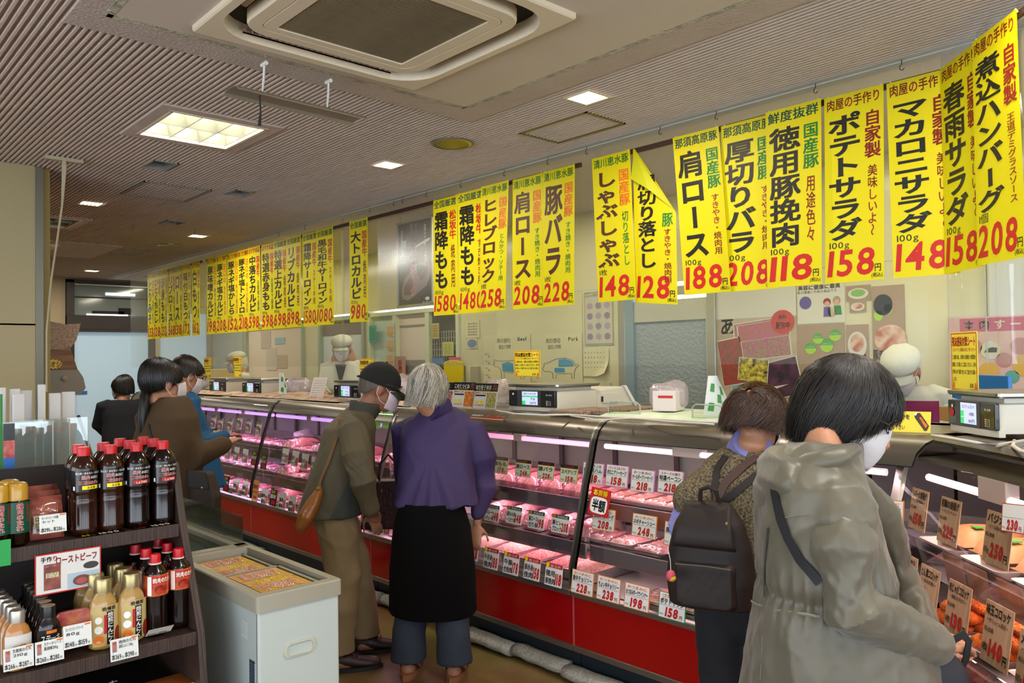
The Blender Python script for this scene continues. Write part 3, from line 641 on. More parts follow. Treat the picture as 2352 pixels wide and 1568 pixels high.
def notice(px, py, w, h, label, X=RX, slant=False):
    if slant: p = onp(px, py, Q0, QN)+QN*.0; D = QD; Nn = QN
    else: p = onx(px, py, X); D = np.array([0, -1., 0]); Nn = np.array([-1., 0, 0])
    root = empty('notice_sheet', tuple(p)); tag(root, label, 'notice', 'splash sheet notices')
    def f(u, v, l=0): return D*(u-.5)*w+Nn*(.004+l)+np.array([0, 0, (v-.5)*h])
    g = G(); g.obox(Nn*.002, D, Nn, (0, 0, 1), w/2, .001, h/2); g.build('paper', m_notice, root)
    g = G(); fl = lambda u, v, l: f(u, v, 0)
    for a in ((.02, .98, .02, .035), (.02, .98, .965, .98), (.02, .035, .02, .98), (.965, .98, .02, .98)): g.quad(fl(a[0], a[2], 0), fl(a[1], a[2], 0), fl(a[1], a[3], 0), fl(a[0], a[3], 0), R_)
    hrow(g, '飛沫感染対策シート', fl, .05, .76, .9, .16, R_, .03); hrow(g, '〜コロナウイルス感染防止の為ご了承ください〜', fl, .05, .67, .9, .06, R_, .01)
    for k, s_ in enumerate(('ご迷惑の為、お隣のお客様との間隔を', '意識してお買いにご協力ください。店内', 'が狭いので譲り合いのご協力をお願い', 'します。')): hrow(g, s_, fl, .05, .54-k*.125, .9 if k < 3 else .2, .075, K_, .01)
    hrow(g, '店長', fl, .7, .07, .14, .07, K_, .01)
    for u in (.05, .87): g.quad(fl(u, .05, 0), fl(u+.08, .05, 0), fl(u+.07, .15, 0), fl(u+.02, .15, 0), O_)
    g.build('lettering', INKS, root)
notice(1211, 835, .235, .165, 'yellow notice with red heading on the clear sheet before the pork chart')
notice(2216, 830, .20, .23, 'yellow notice with red heading on the clear sheet above the blue scale', slant=True)
notice(842, 852, .19, .2, 'yellow notice with red heading right behind the black baseball cap')
notice(546, 842, .19, .22, 'yellow notice with red heading before the farther white capped worker')
notice(477, 844, .19, .22, 'yellow notice with red heading farthest away, beside the blue coated man')
# ================================================================ DISPLAY CASES
X0 = 2.716
PROF = [(.0, .44), (.0, .52), (.045, .687), (.10, .90), (.135, 1.0), (.16, 1.09), (.19, 1.15), (.235, 1.185), (.30, 1.20)]
m_red = mat('red_panel', '9c0508', .16, spec=.6, coat=.25)
m_plinth = mat('plinth_dark', '1a242c', .45)
m_hood = mat('hood_bronze', '655e57', .3, metal=.6, var=.05)
m_in = mat('case_inner', '9c938f', .3, metal=.55)
m_shelf = mat('shelf_steel', 'a9a1a4', .35, metal=.35)
m_glass = clearmat('case_glass', 'f4f6f2', .0, .01, k=.3)
m_bdoor = mat('back_door', 'b4b8ae', .4, transl=.35)
m_pinkl = mat('pink_tube', 'ffffff', emit='ff98cc', es=1.15); m_viol = mat('violet_tube', 'ffffff', emit='cf92ff', es=1.2); m_whl = mat('white_tube', 'ffffff', emit='f4dce8', es=.7); m_off = mat('tube_cover', 'c9b3ac', .3)
class Frame:
    """local axes of a run of cases: u along the front, d depth behind the front, z up"""
    def __init__(s, O, U, D): s.O, s.U, s.D = [np.array(q, float) for q in (O, U, D)]
    def __call__(s, d, u, z): return s.O+s.U*u+s.D*d+np.array([0, 0, z])
def case(fr, u0, u1, tube, label, shelves=((.17, .80, .42), (.12, .60, .50)), end0=True, light=None, offs=0, w0=0, w1=0, lower=True):
    """w0/w1: mitre, how much the run lengthens per metre of depth at each end"""
    root = empty('display_case', tuple(fr(0, (u0+u1)/2, 0))); o = np.array(root.location); tag(root, label, 'display case')
    def bx(g, d0, d1, a, b, z0, z1, m=0):
        pts = []
        for z in (z0, z1):
            for d, e in ((d0, 0), (d0, 1), (d1, 1), (d1, 0)): pts.append(fr(d, (a-w0*d) if not e else (b+w1*d), z)-o)
        g.add(pts, [(0, 1, 2, 3), (4, 7, 6, 5), (0, 4, 5, 1), (1, 5, 6, 2), (2, 6, 7, 3), (3, 7, 4, 0)], m)
    def part(name, m, *boxes, bev=0):
        g = G(); [bx(g, *b) for b in boxes]; q = g.build(name, m, root)
        if bev: bevel(q, bev)
        return q
    a, b = u0+.003, u1-.003
    part('plinth', m_plinth, (.05, .9, a, b, 0, .15))
    part('front_panel', m_red, (.0, .05, a, b, .165, .40))
    part('bottom_trim', m_steel2, (-.006, .06, a, b, .14, .168), bev=.003)
    part('top_trim', m_steel2, (-.02, .06, a, b, .397, .425), bev=.004)
    part('joint_strip', mat('joint', 'b3575a', .4), (-.002, .0, b-.004, b+.004, .15, .40))
    part('case_floor', m_in, (.03, .85, a, b, .40, .43))
    part('back_wall', m_in, (.80, .90, a, b, .40, .84), (.80, .90, a, b, 1.14, 1.2))
    n = 4; q = (b-a)/n
    for k in range(n): part('sliding_door', m_bdoor, (.84+.02*(k % 2), .86+.02*(k % 2), a+k*q, a+(k+1)*q, .84, 1.14)); part('door_stile', mat('stile', '5d5658', .35, metal=.5), (.825, .84, a+k*q-.015, a+k*q+.015, .84, 1.14))
    part('top_deck', m_steel, (.30, .92, a, b, 1.185, 1.2), bev=.003)
    g = G()
    R = []
    for d, z in PROF: R.append([fr(d, a-w0*d, z)-o, fr(d, b+w1*d, z)-o])
    hot = label.startswith('glass hot'); g.rings(R if hot else R[:7], 0, False, False); g.build('front_glass', m_glass, root, True, 0)
    g = G(); R = []
    for d, z in (((.262, 1.192), (.30, 1.206), (.33, 1.206), (.30, 1.19), (.268, 1.180)) if hot else ((.172, 1.105), (.195, 1.15), (.238, 1.183), (.30, 1.202), (.33, 1.202), (.30, 1.19), (.245, 1.172), (.205, 1.14), (.185, 1.10))): R.append([fr(d, a-w0*d, z)-o, fr(d, b+w1*d, z)-o])
    g.rings(R, 0, False, False); g.build('hood', m_hood, root, True, 60)
    part('lamp_channel', m_hood, (.20, .42, a, b, 1.125, 1.135))
    m_t = {'pink': m_pinkl, 'violet': m_viol, 'white': m_whl}[tube]; nt_ = 3; q = (b-a)/nt_
    for k in range(nt_):
        g = G(); g.tube([fr(.21, a+k*q+.03, 1.072)-o, fr(.21, a+(k+1)*q-.03, 1.072)-o], .013, 8); g.build('lamp_tube', m_t, root, True)
        if k: part('lamp_holder', m_off, (.195, .235, a+k*q-.03, a+k*q+.03, 1.058, 1.125))
    for k, (d, z, dep) in enumerate(shelves):
        part('shelf', m_shelf, (d, d+dep, a+.01, b-.01, z-.012, z)); part('shelf_edge', m_shelf, (d-.012, d, a+.01, b-.01, z-.06, z+.012), bev=.002)
        part('price_rail', clearmat('clear_rail', 'f0ecf0', .08), (d-.022, d-.017, a+.01, b-.01, z-.055, z+.045))
        g = G(); g.tube([fr(d+.03, a+.05, z-.03)-o, fr(d+.03, b-.05, z-.03)-o], .009, 8); g.build('shelf_tube', m_t if k == 0 or tube != 'white' else m_off, root, True)
        for uu in np.linspace(a+.3, b-.3, 3): part('bracket', MATS['stile'], (d+.02, .8, uu-.006, uu+.006, z-.04, z-.012))
    for uu in ([a] if end0 else [])+[b]:
        g = G(); hw_ = .026 if offs and label.startswith('glass hot') else (.018 if offs else .012); R = []
        for d, z in PROF+[(.42, 1.2)]:
            e = (w1 if uu == b else -w0)*d; R.append([fr(d-.004, uu+e-hw_, z)-o, fr(d-.004, uu+e+hw_, z)-o, fr(d+.012, uu+e+hw_, z)-o, fr(d+.012, uu+e-hw_, z)-o])
        g.rings(R, 0); g.build('end_frame', m_end if offs else mat('seal_black', '17161a', .4), root, True, 50)
    if light:
        c = fr(.30, (u0+u1)/2, 1.09); rz = math.atan2(fr.U[1], fr.U[0])
        area('case_lamp_light', tuple(c), (u1-u0)*.95, .06, light[0], light[1], (0, 0, rz))
        for (d, z, dep) in shelves:
            c = fr(d+.1, (u0+u1)/2, z-.035); area('case_lamp_light', tuple(c), (u1-u0)*.9, .04, light[0]*.6, light[1], (0, 0, rz))
    return root
m_end = mat('end_steel', '8b8880', .28, metal=.85)
FA = Frame((X0, 0, 0), (0, 1, 0), (1, 0, 0))
ang = math.radians(43.8); uB = np.array([math.sin(ang), math.cos(ang), 0]); dB = np.array([math.cos(ang), -math.sin(ang), 0])
YC = 2.56  # joint between the sausage case and the pork case
Ptop = onz(2108, 1004, 1.195); OB = Ptop-dB*.24; FB = Frame((OB[0], OB[1], 0), -uB, dB)
UNITS = [(1.17, YC, 'white', 'glass meat display case with sausages and ham, red front, beside the brown haired woman', (4.2, (1, .72, .78))),
 (YC, YC+1.72, 'pink', 'glass meat display case glowing pink with wrapped pork, behind the purple jacket', (5, PINK)),
 (YC+1.72, YC+3.44, 'violet', 'glass meat display case between the capped man and the far shoppers, mixed packs', (4.8, (1, .5, .72))),
 (YC+3.44, YC+5.16, 'violet', 'glass meat display case glowing violet, beside the blue coated man', (6.5, VIOLET)),
 (YC+5.16, YC+6.88, 'violet', 'farthest glass meat display case, mostly behind the shoppers', (6, VIOLET))]
for k, (a, b, t_, l, li) in enumerate(UNITS): case(FA, a, b, t_, l, light=li, offs=1 if k == 1 else 0, w0=.40 if k == 0 else 0, end0=k > 0)
case(FB, .10, 1.5, 'white', 'glass hot food case with croquettes, steel framed, at the lower right', light=(5, (1, .62, .55)), offs=1, w0=.40, shelves=((.16, .83, .42), (.08, .60, .5)))
# ---------------------------------------------------------------- price cards
m_card = mat('card_white', 'ece8e4', .45); m_wood = mat('card_wood', 'd0a583', .55, col2='bf9270', vscale=3, stretch=(30, 30, 1.5)); m_cblk = mat('card_black', '15110f', .4); m_cgr = mat('card_greenish', 'cfd3bd', .4); m_corg = mat('card_orange', 'e8955a', .5); m_sleeve = clearmat('card_sleeve', 'ffffff', .04, .05)
m_cpk = mat('edge_pink', 'd98ac0', .5); m_cor = mat('edge_orange', 'e0873a', .5); m_cgn = mat('edge_green', '2f9a55', .5); m_crd = mat('edge_red', 'c3201a', .5); m_cgk = mat('edge_darkgreen', '2b4a35', .5)
def card(c, U, N, w, h, style, name, price, label, lean=.15, sub='', roll=0, group='price cards in the cases'):
    """c: centre; U: reading direction; N: outward normal"""
    U = np.array(U, float); N = np.array(N, float); Z = np.array([0, 0, 1.])
    N2 = N*math.cos(lean)+Z*math.sin(lean); V = np.cross(N2, U); V = V if V[2] > 0 else -V
    if roll: U, V = U*math.cos(roll)+V*math.sin(roll), V*math.cos(roll)-U*math.sin(roll)
    root = empty('price_card', tuple(c)); tag(root, label, 'price card', group)
    edge, face = {'pink': (m_cpk, m_card), 'orange': (m_cor, m_card), 'green': (m_cgn, m_card), 'red': (m_crd, m_card), 'pork': (m_cor, m_cgr), 'wood': (m_wood, m_wood), 'sale': (m_crd, m_crd), 'gtop': (m_card, m_card), 'rtop': (m_card, m_card),
        'plain': (m_card, m_card), 'black': (m_cblk, m_cblk), 'tan': (m_corg, m_corg), 'hot': (m_cor, m_card)}[style]
    g = G(); g.obox((0, 0, 0), U, V, N2, w/2, h/2, .0012); g.build('board', edge, root)
    f = lambda u, v, l: U*(u-.5)*w+V*(v-.5)*h+N2*(.0022+l)
    g = G(); r_ = .03; q = lambda a, b, c_, d_, m, l=0: g.quad(f(a, b, l), f(c_, b, l), f(c_, d_, l), f(a, d_, l), m)
    mats = INKS+[face, m_cgk, m_crd]
    q(r_, r_, 1-r_, 1-r_, 10, -.0006)
    sh = .0012
    if style in ('pink', 'orange', 'green', 'red'):
        if sub: hrow(g, sub, lambda u, v, l: f(u, v, sh), .1, .80, .8, .12, O_ if style != 'pink' else M_, .02)
        hrow(g, name, lambda u, v, l: f(u, v, sh), .06, .55, .88, .21, K_, .03); hrow(g, '100g', lambda u, v, l: f(u, v, sh), .06, .12, .14, .08, K_, 0)
        hrow(g, price, lambda u, v, l: f(u, v, sh), .24, .07, .5, .42, R_, .05, .08); hrow(g, '円', lambda u, v, l: f(u, v, sh), .78, .08, .12, .16, R_, .03)
        q(.05, .505, .95, .515, K_, sh)
    elif style == 'pork':
        q(.0, .80, 1, 1, K_, .0004); hrow(g, '清川恵水豚', lambda u, v, l: f(u, v, sh), .25, .83, .5, .12, R_, .02); q(0, .78, 1, .80, Y_, .0008)
        hrow(g, name, lambda u, v, l: f(u, v, sh), .06, .48, .88, .24, K_, .03); q(0, .44, 1, .455, Y_, .0008); hrow(g, '100g', lambda u, v, l: f(u, v, sh), .08, .12, .18, .1, K_, 0)
        hrow(g, price, lambda u, v, l: f(u, v, sh), .32, .06, .46, .34, R_, .05, .05); hrow(g, '円', lambda u, v, l: f(u, v, sh), .8, .06, .12, .14, R_, .03)
    elif style in ('gtop', 'rtop', 'hot', 'plain'):
        n2 = sub
        if style != 'plain': q(.0, .80, 1, 1, 11 if style == 'gtop' else (12 if style == 'rtop' else O_), .0004); hrow(g, '茨城県産' if style == 'gtop' else '挽肉（ミンチ）', lambda u, v, l: f(u, v, sh), .30, .83, .64, .12, W_, .02)
        if style in ('gtop', 'rtop'): g.add([f(.13+(.13 if i % 2 else .08)*math.cos(i*PI/7), .9+(.13 if i % 2 else .08)*math.sin(i*PI/7), .0009) for i in range(14)], [tuple(range(14))], O_ if style == 'gtop' else Y_)
        hrow(g, name, lambda u, v, l: f(u, v, sh), .05, .42, .56, .26, K_, .03)
        if n2: hrow(g, n2, lambda u, v, l: f(u, v, sh), .05, .08, .56, .26, K_, .03)
        hrow(g, price, lambda u, v, l: f(u, v, sh), .58, .08, .40, .58, R_, .05, .05)
    elif style == 'wood':
        hrow(g, name, lambda u, v, l: f(u, v, sh), .06, .78, .88, .17, K_, .03); hrow(g, sub, lambda u, v, l: f(u, v, sh), .12, .66, .76, .08, K_, .01); hrow(g, '税込価格', lambda u, v, l: f(u, v, sh), .06, .50, .34, .08, K_, .01)
        hrow(g, '100g' if price in ('150', '220', '250') else '1枚', lambda u, v, l: f(u, v, sh), .04, .18, .22, .14, K_, .01); hrow(g, price, lambda u, v, l: f(u, v, sh), .26, .12, .52, .32, R_, .055, .08); hrow(g, '円', lambda u, v, l: f(u, v, sh), .80, .10, .16, .16, K_, .03)
    elif style == 'sale':
        hrow(g, 'お買得', lambda u, v, l: f(u, v, sh), .14, .74, .72, .2, Y_, .04)
        g.add([f(.5+.42*abs(math.cos(t_))**.5*(1 if math.cos(t_) > 0 else -1), .38+.30*abs(math.sin(t_))**.5*(1 if math.sin(t_) > 0 else -1), .0006) for t_ in np.linspace(0, 2*PI, 28, endpoint=False)], [tuple(range(28))], W_)
        hrow(g, '半額', lambda u, v, l: f(u, v, sh), .16, .18, .68, .40, K_, .045)
    elif style == 'black':
        hrow(g, '国産牛', lambda u, v, l: f(u, v, sh), .2, .74, .6, .18, Y_, .03); hrow(g, name, lambda u, v, l: f(u, v, sh), .08, .44, .84, .24, W_, .03); hrow(g, price, lambda u, v, l: f(u, v, sh), .25, .07, .66, .32, R_, .06)
    elif style == 'tan':
        hrow(g, name, lambda u, v, l: f(u, v, sh), .12, .6, .76, .2, M_, .02); hrow(g, 'おすすめ', lambda u, v, l: f(u, v, sh), .12, .36, .76, .12, M_, .01); hrow(g, price, lambda u, v, l: f(u, v, sh), .2, .08, .6, .18, M_, .02)
    g.build('lettering', mats, root)
    return root
YU = (0, -1, 0); XN = (-1, 0, 0)
def cardA(px, py, X, w, h, *a, **k): return card(onx(px, py, X), YU, XN, w, h, *a, **k)
XU, XL, XF = X0+.145, X0+.095, X0-.012
g_ = 'price cards on the upper shelf'
for px, py, st, nm, pr, en in ((1150, 1068, 'pork', '豚もも', '178', 'pork thigh'), (1202, 1075, 'pork', '豚ロース', '248', 'pork loin'), (1254, 1081, 'pork', '豚バラ', '228', 'pork belly'), (1307, 1088, 'pork', 'スペアリブ', '158', 'spare ribs')):
    cardA(px, py, XU, .118, .088, st, nm, pr, f'black topped price card for {en} at {pr} on the upper shelf, pork case', group=g_)
for px, py, st, nm, sub, pr, en in ((1362, 1087, 'pink', 'ロースハム', 'しっとり上品', '218', 'roast ham'), (1417, 1093, 'pink', 'ボロニアソーセージ', 'パンにはさむ', '158', 'bologna sausage'), (1476, 1104, 'pink', 'オールポークソーセージ', 'おつまみに', '218', 'all pork sausage'), (1540, 1107, 'pink', '特選ベーコン', 'スモークの香り', '218', 'choice bacon'), (1612, 1118, 'orange', '焼豚', '自家製', '248', 'roast pork')):
    cardA(px, py, XU, .132, .10, st, nm, pr, f'pink edged price card for {en} at {pr} on the upper shelf' if st == 'pink' else 'yellow edged price card half hidden behind the patterned blouse', sub=sub, group=g_)
for px, py, nm, n2, pr, en in ((1130, 1178, 'カレー', 'シチュー用', '148', 'curry and stew cubes'), (1181, 1183, '豚もも肉', '一口カツ用', '148', 'thigh for cutlets'), (1232, 1194, '豚ロース', '切り身', '198', 'pork loin slices'), (1287, 1203, '豚ヒレ', 'ブロック', '208', 'pork fillet block')):
    cardA(px, py, XL, .115, .088, 'gtop', nm, pr, f'green topped price card for {en} at {pr} on the middle shelf', sub=n2)
cardA(1377, 1153, X0+.075, .12, .125, 'sale', '', '', 'red half price sale sign with yellow heading on the sausage case glass', roll=-.08, lean=.2)
for px, py, nm, pr, en in ((1387, 1193, '煮込みハンバーグ', '208', 'stewed hamburg steak'), (1480, 1208, 'ネギチャーシュー', '248', 'leek roast pork'), (1556, 1228, '豚角煮', '268', 'braised pork')):
    cardA(px, py, XL-.01, .135, .10, 'orange', nm, pr, f'orange edged price card for {en} at {pr} on the middle shelf', sub='おつまみに')
for px, py, nm, n2, pr, en in ((1083, 1262, 'つくね', '挽肉', '98', 'chicken mince'), (1128, 1282, '牛赤身', '挽肉', '188', 'lean beef mince'), (1174, 1294, '牛豚', '合挽肉', '178', 'mixed mince'), (1222, 1306, '豚赤身', '挽肉', '158', 'lean pork mince'), (1272, 1320, '徳用', '豚挽肉', '118', 'value pork mince')):
    cardA(px, py, XF, .112, .105, 'rtop', nm, pr, f'red topped price card for {en} at {pr} standing on the front trim', sub=n2)
for px, py, nm, pr, en, st in ((1338, 1338, '激辛チョリソー', '228', 'hot chorizo', 'orange'), (1398, 1353, 'ちょい辛チョリソー', '238', 'mild chorizo', 'orange'), (1463, 1371, 'おつまみポークウインナー', '198', 'pork wieners', 'orange'), (1544, 1393, 'ポテトサラダ', '158', 'chunky potato salad', 'green')):
    cardA(px, py, XF, .135, .105, st, nm, pr, f'{st} edged price card for {en} at {pr} standing on the front trim', sub='おつまみに' if st == 'orange' else 'ゴロゴロ')
for px, py, nm, n2, pr, sd in ((884, 1208, 'ロース', 'ソテー用', '138', 'left'), (922, 1221, 'ロイン', 'ブロック', '148', 'right')): cardA(px, py, XF, .115, .105, 'gtop', nm, pr, f'orange topped price card at {pr} below the dark red handbag, {sd} one', sub=n2)
ORDN = ['first', 'second', 'third', 'fourth', 'fifth', 'sixth', 'seventh', 'eighth', 'ninth', 'tenth', 'eleventh']
# far cases, seen small
far = [(465, 968, 'hot'), (490, 969, 'hot'), (506, 975, 'hot'), (528, 977, 'hot'), (550, 970, 'hot'), (571, 978, 'hot'), (594, 984, 'hot')]
for i, (px, py, st) in enumerate(far): cardA(px, py, X0+.155, .095, .115, 'rtop' if 0 else 'gtop', '特選', '98', 'orange printed price card on the top shelf of the violet case, %s from left' % ORDN[i], sub='カルビ')
for i, (px, py, st) in enumerate(((485, 1030, 'plain'), (505, 1035, 'plain'), (524, 1039, 'plain'), (543, 1042, 'plain'), (563, 1047, 'plain'), (584, 1052, 'black'), (606, 1061, 'black'), (655, 1047, 'plain'), (678, 1053, 'plain'), (700, 1060, 'plain'), (722, 1067, 'plain'))):
    cardA(px, py, X0+.12, .10, .115, st, '豚カルビ', str(98+i*40), '%s price card on the middle shelf of the violet case, %s from left' % ('black' if st == 'black' else 'white', ORDN[i]), sub='ロース' if st == 'plain' else '')
for i, (px, py, st) in enumerate(((500, 1108, 'plain'), (520, 1110, 'black'), (542, 1117, 'plain'), (563, 1122, 'plain'), (587, 1126, 'tan'), (608, 1140, 'plain'), (628, 1142, 'black'), (649, 1150, 'plain'), (671, 1158, 'plain'))):
    cardA(px, py, X0+.0 if st != 'tan' else X0+.01, .10, .12 if st != 'tan' else .155, st, '豚肉', str(128+i*30), '%s price card on the bottom row of the violet case, %s from left' % ({'black': 'black', 'plain': 'white', 'tan': 'tall orange'}[st], ORDN[i]), sub='鍋用' if st == 'plain' else '')
NB = -dB; UBr = -uB
for px, py, d, w, h, nm, sub, pr, en in ((2110, 1170, .14, .11, .135, 'レバーの唐揚げ', '〜生姜風味〜', '150', 'fried liver'), (2180, 1197, .14, .115, .14, '若鶏の唐揚げ', '〜オリジナル〜', '220', 'fried young chicken'), (2292, 1238, .14, .125, .145, 'バジカラ', '〜バジル風味の唐揚げ〜', '250', 'basil fried chicken'),
        (2083, 1325, .06, .115, .145, 'チーズササミ', '〜ベストマッチ〜', '130', 'cheese chicken fillet'), (2132, 1359, .06, .115, .15, 'とん漬コロッケ', '〜深谷名産〜', '130', 'pickled pork croquette'), (2200, 1400, .06, .118, .15, '肉じゃがコロッケ', '〜農家の手作り〜', '130', 'meat and potato croquette'), (2290, 1460, .06, .122, .16, '味玉コロッケ', '〜ボリューム満点〜', '140', 'seasoned egg croquette'), (2372, 1535, .06, .12, .16, 'メンチカツ', '〜人気〜', '150', 'minced cutlet, cut by the frame edge')):
    card(onp(px, py, FB(d, 0, 0), dB), UBr, NB, w, h, 'wood', nm, pr, f'wood grained price card for {en} at {pr}', sub=sub, group='wood grained cards in the hot food case')
root = card(onp(2328, 1190, FB(.12, 0, 0), dB), UBr, NB, .10, .075, 'red', '', '230', 'red edged white card with handwritten 230 above the basil chicken card', roll=.12)
card(onp(2030, 1182, (X0+.1, 0, 0), (1, 0, 0)), YU, XN, .135, .11, 'orange', '煮豚', '248', 'orange edged price card for stewed pork in the case corner', sub='お酒のおつまみに')
# ================================================================ GOODS IN THE CASES
ORD = ['first', 'second', 'third', 'fourth', 'fifth', 'sixth', 'seventh', 'eighth', 'ninth', 'tenth', 'eleventh', 'twelfth', 'thirteenth', 'fourteenth', 'fifteenth', 'sixteenth']
m_pork = mat('pork', 'd98c90', .3, col2='eec4bd', vscale=14, bump=.5, bscale=50, spec=.6, stretch=(1, 3, 1))
m_beef = mat('beef', 'a8202c', .3, col2='e09a98', vscale=26, bump=.6, bscale=60, spec=.6)
m_mince = mat('mince', 'cf3a35', .45, col2='e79a8c', vscale=90, bump=1, bscale=160)
m_mince2 = mat('mince_pale', 'd08474', .45, col2='edb8a6', vscale=90, bump=1, bscale=160)
m_ham = mat('ham', 'cf8f80', .35, col2='e9b9ac', vscale=20, bump=.4, bscale=60)
m_fry = mat('croquette', 'd2581a', .75, col2='ee8428', vscale=60, bump=1, bscale=200)
m_wrap = clearmat('cling_wrap', 'fff2f6', .10, .06, bump=.5, bscale=30)
m_tray = mat('foam_tray', 'e6d9d6', .4); m_strayt = mat('steel_tray', '9a9496', .3, metal=.8); m_gbox = mat('paper_pack', 'b08558', .5)
def blobsheet(g, x0, x1, y0, y1, z, h, nx, ny, amp, seed, m=0, p=.35):
    r = np.random.default_rng(seed); ph = r.uniform(0, 6, 6)
    def f(u, v):
        e = (4*u*(1-u))**p*(4*v*(1-v))**p
        n = math.sin(u*9+ph[0]+2*math.sin(v*7+ph[1]))*math.sin(v*11+ph[2])+.6*math.sin(u*23+ph[3])*math.sin(v*27+ph[4])
        return (x0+(x1-x0)*u, y0+(y1-y0)*v, z+h*e+amp*n*e)
    g.sheet(f, nx, ny, m)
def proto_long(m, w=.15, l=.34, h=.075, seed=0):
    t = empty('wrapped_meat_block'); g = G(); blobsheet(g, -l/2, l/2, -w/2, w/2, 0, h, 12, 8, .004, seed, p=.22)
    g.build('meat', m, t, True, 0); g = G(); blobsheet(g, -l/2-.012, l/2+.012, -w/2-.008, w/2+.008, 0, h+.008, 14, 10, .003, seed+1, p=.16); g.build('wrap', m_wrap, t, True, 0)
    g = G(); g.box(-l/2+.0, -l/2+.03, -.03, .03, h+.005, h+.009); g.build('stamp', m_cblk, t); return t
def proto_tray(m, w=.15, l=.22, seed=0, slices=6, tray=None):
    t = empty('tray_of_meat'); g = G()
    g.rings([rr_(w/2-.012, l/2-.012, .0), rr_(w/2, l/2, .022), rr_(w/2+.004, l/2+.004, .022), rr_(w/2-.010, l/2-.010, .004)], 0, True); g.build('tray', tray or m_tray, t, True, 30)
    r = random.Random(seed); g = G()
    for i in range(slices):
        y = -l/2+.03+i*(l-.05)/slices; blobsheet(g, y-.03, y+.035, -w/2+.014+r.uniform(0, .01), w/2-.014, .008+i*.001, .022+r.uniform(0, .008), 6, 6, .004, seed*9+i)
    g.build('meat', m, t, True, 0)
    g = G(); blobsheet(g, -l/2, l/2, -w/2, w/2, .014, .026, 8, 8, .002, seed+5, p=.12); g.build('wrap', m_wrap, t, True, 0); return t
def rr_(hy, hx, z): return [(y, x, z) for x, y, _ in rrect(hy, hx, .02, z, 3)]
def proto_mince(m, seed=0, w=.22, l=.40):
    t = empty('mince_tray'); g = G()
    g.rings([rr_(w/2-.01, l/2-.01, 0), rr_(w/2, l/2, .05), rr_(w/2-.004, l/2-.004, .05), rr_(w/2-.014, l/2-.014, .004)], 0, True); g.build('steel_tray', m_strayt, t, True, 30)
    g = G(); blobsheet(g, -l/2+.015, l/2-.015, -w/2+.015, w/2-.015, .01, .055, 26, 16, .006, seed, p=.3); g.build('mince', m, t, True, 0); return t
PR = {'pork': proto_long(m_pork), 'pork2': proto_long(m_pork, .13, .30, .09, 4), 'tray_pork': proto_tray(m_pork, seed=2), 'tray_beef': proto_tray(m_beef, seed=3), 'ham': proto_tray(m_ham, .17, .24, 5, 7), 'mince': proto_mince(m_mince, 3), 'mince2': proto_mince(m_mince2, 8), 'steelmeat': proto_tray(m_pork, .2, .3, 9, 5, m_strayt)}
USED = set()
def put(kind, P, rz, label, cat, group=None, s=1., ry=0):
    t = PR[kind]
    if kind in USED: t = copy_tree(t)
    USED.add(kind); t.location = tuple(P); t.rotation_euler = (0, ry, rz); t.scale = (s, s, s); tag(t, label, cat, group); return t
def uA(px, py, X): return onx(px, py, X)[1]
# pork case: two rows of long wrapped blocks and mince trays in front
for i, px in enumerate((1095, 1142, 1193, 1247, 1302)): put('pork', FA(.17+.20, uA(px, 1060, X0+.18), .805), 0, f'long pink wrapped pork block, {ORD[i]} from left on the upper shelf of the pork case', 'meat', 'wrapped pork blocks')
for i, px in enumerate((1100, 1150, 1205, 1262, 1312)): put('pork2', FA(.12+.20, uA(px, 1150, X0+.13), .605), 0, f'thick pink wrapped pork block, {ORD[i]} from left on the middle shelf of the pork case', 'meat', 'wrapped pork blocks')
g = G(); 
for i, (px, k) in enumerate(((1075, 'mince2'), (1135, 'mince2'), (1200, 'mince'), (1262, 'mince'), (1310, 'mince2'))): put(k, FA(.27, uA(px, 1290, X0+.06), .435), 0, f'steel tray heaped with {"bright red" if k=="mince" else "pale pink"} mince, {ORD[i]} from left in the pork case', 'mince tray', 'mince trays')
# sausage case
for i, px in enumerate((1350, 1392, 1436, 1484, 1534, 1590)): put('ham', FA(.17+.16, uA(px, 1085, X0+.17), .805), 0, f'pack of pink ham slices, {ORD[i]} from left on the upper shelf of the sausage case', 'ham pack', 'ham packs')
for i, (px, k) in enumerate(((1350, 'tray_pork'), (1400, 'tray_pork'), (1475, 'steelmeat'), (1555, 'ham'), (1610, 'ham'))): put(k, FA(.12+.17, uA(px, 1190, X0+.13), .605), 0, f'wrapped tray, {ORD[i]} from left on the middle shelf of the sausage case', 'meat tray')
for i, (px, k) in enumerate(((1480, 'ham'), (1530, 'ham'), (1575, 'tray_pork'))): put(k, FA(.14, uA(px, 1350, X0+.02), .432), 0, f'sausage pack lying low behind the front cards, {ORD[i]} from left', 'sausage pack', s=.8)
# mixed and violet cases
rr = random.Random(3)
for lvl, (d, z, nm) in enumerate(((.17, .805, 'top'), (.12, .605, 'middle'), (.05, .432, 'bottom'))):
    for i in range(11):
        u = YC+1.84+i*.155
        put(rr.choice(['tray_pork', 'tray_beef', 'steelmeat']) if i % 3 else 'pork2', FA(d+.17, u, z), rr.uniform(-.05, .05), f'pink meat pack on the {nm} row of the mixed case, {ORD[10-i]} from its far end', 'meat', 'meat packs in the mixed case')
    for i in range(11):
        u = YC+3.56+i*.15
        put(rr.choice(['tray_beef', 'steelmeat', 'tray_pork']), FA(d+.17, u, z), rr.uniform(-.05, .05), f'meat tray on the {nm} row of the violet case, {ORD[10-i]} from its far end', 'meat', 'meat trays in the violet case', s=1.05)
for k in range(3):  # piled slices near the capped man
    put('tray_beef', FA(.40, YC+3.1+k*.15, .64+.03*k), .1, 'red beef pack leaning on the raised pile beside the capped man, '+ORD[k]+' of three', 'meat', s=1.1)
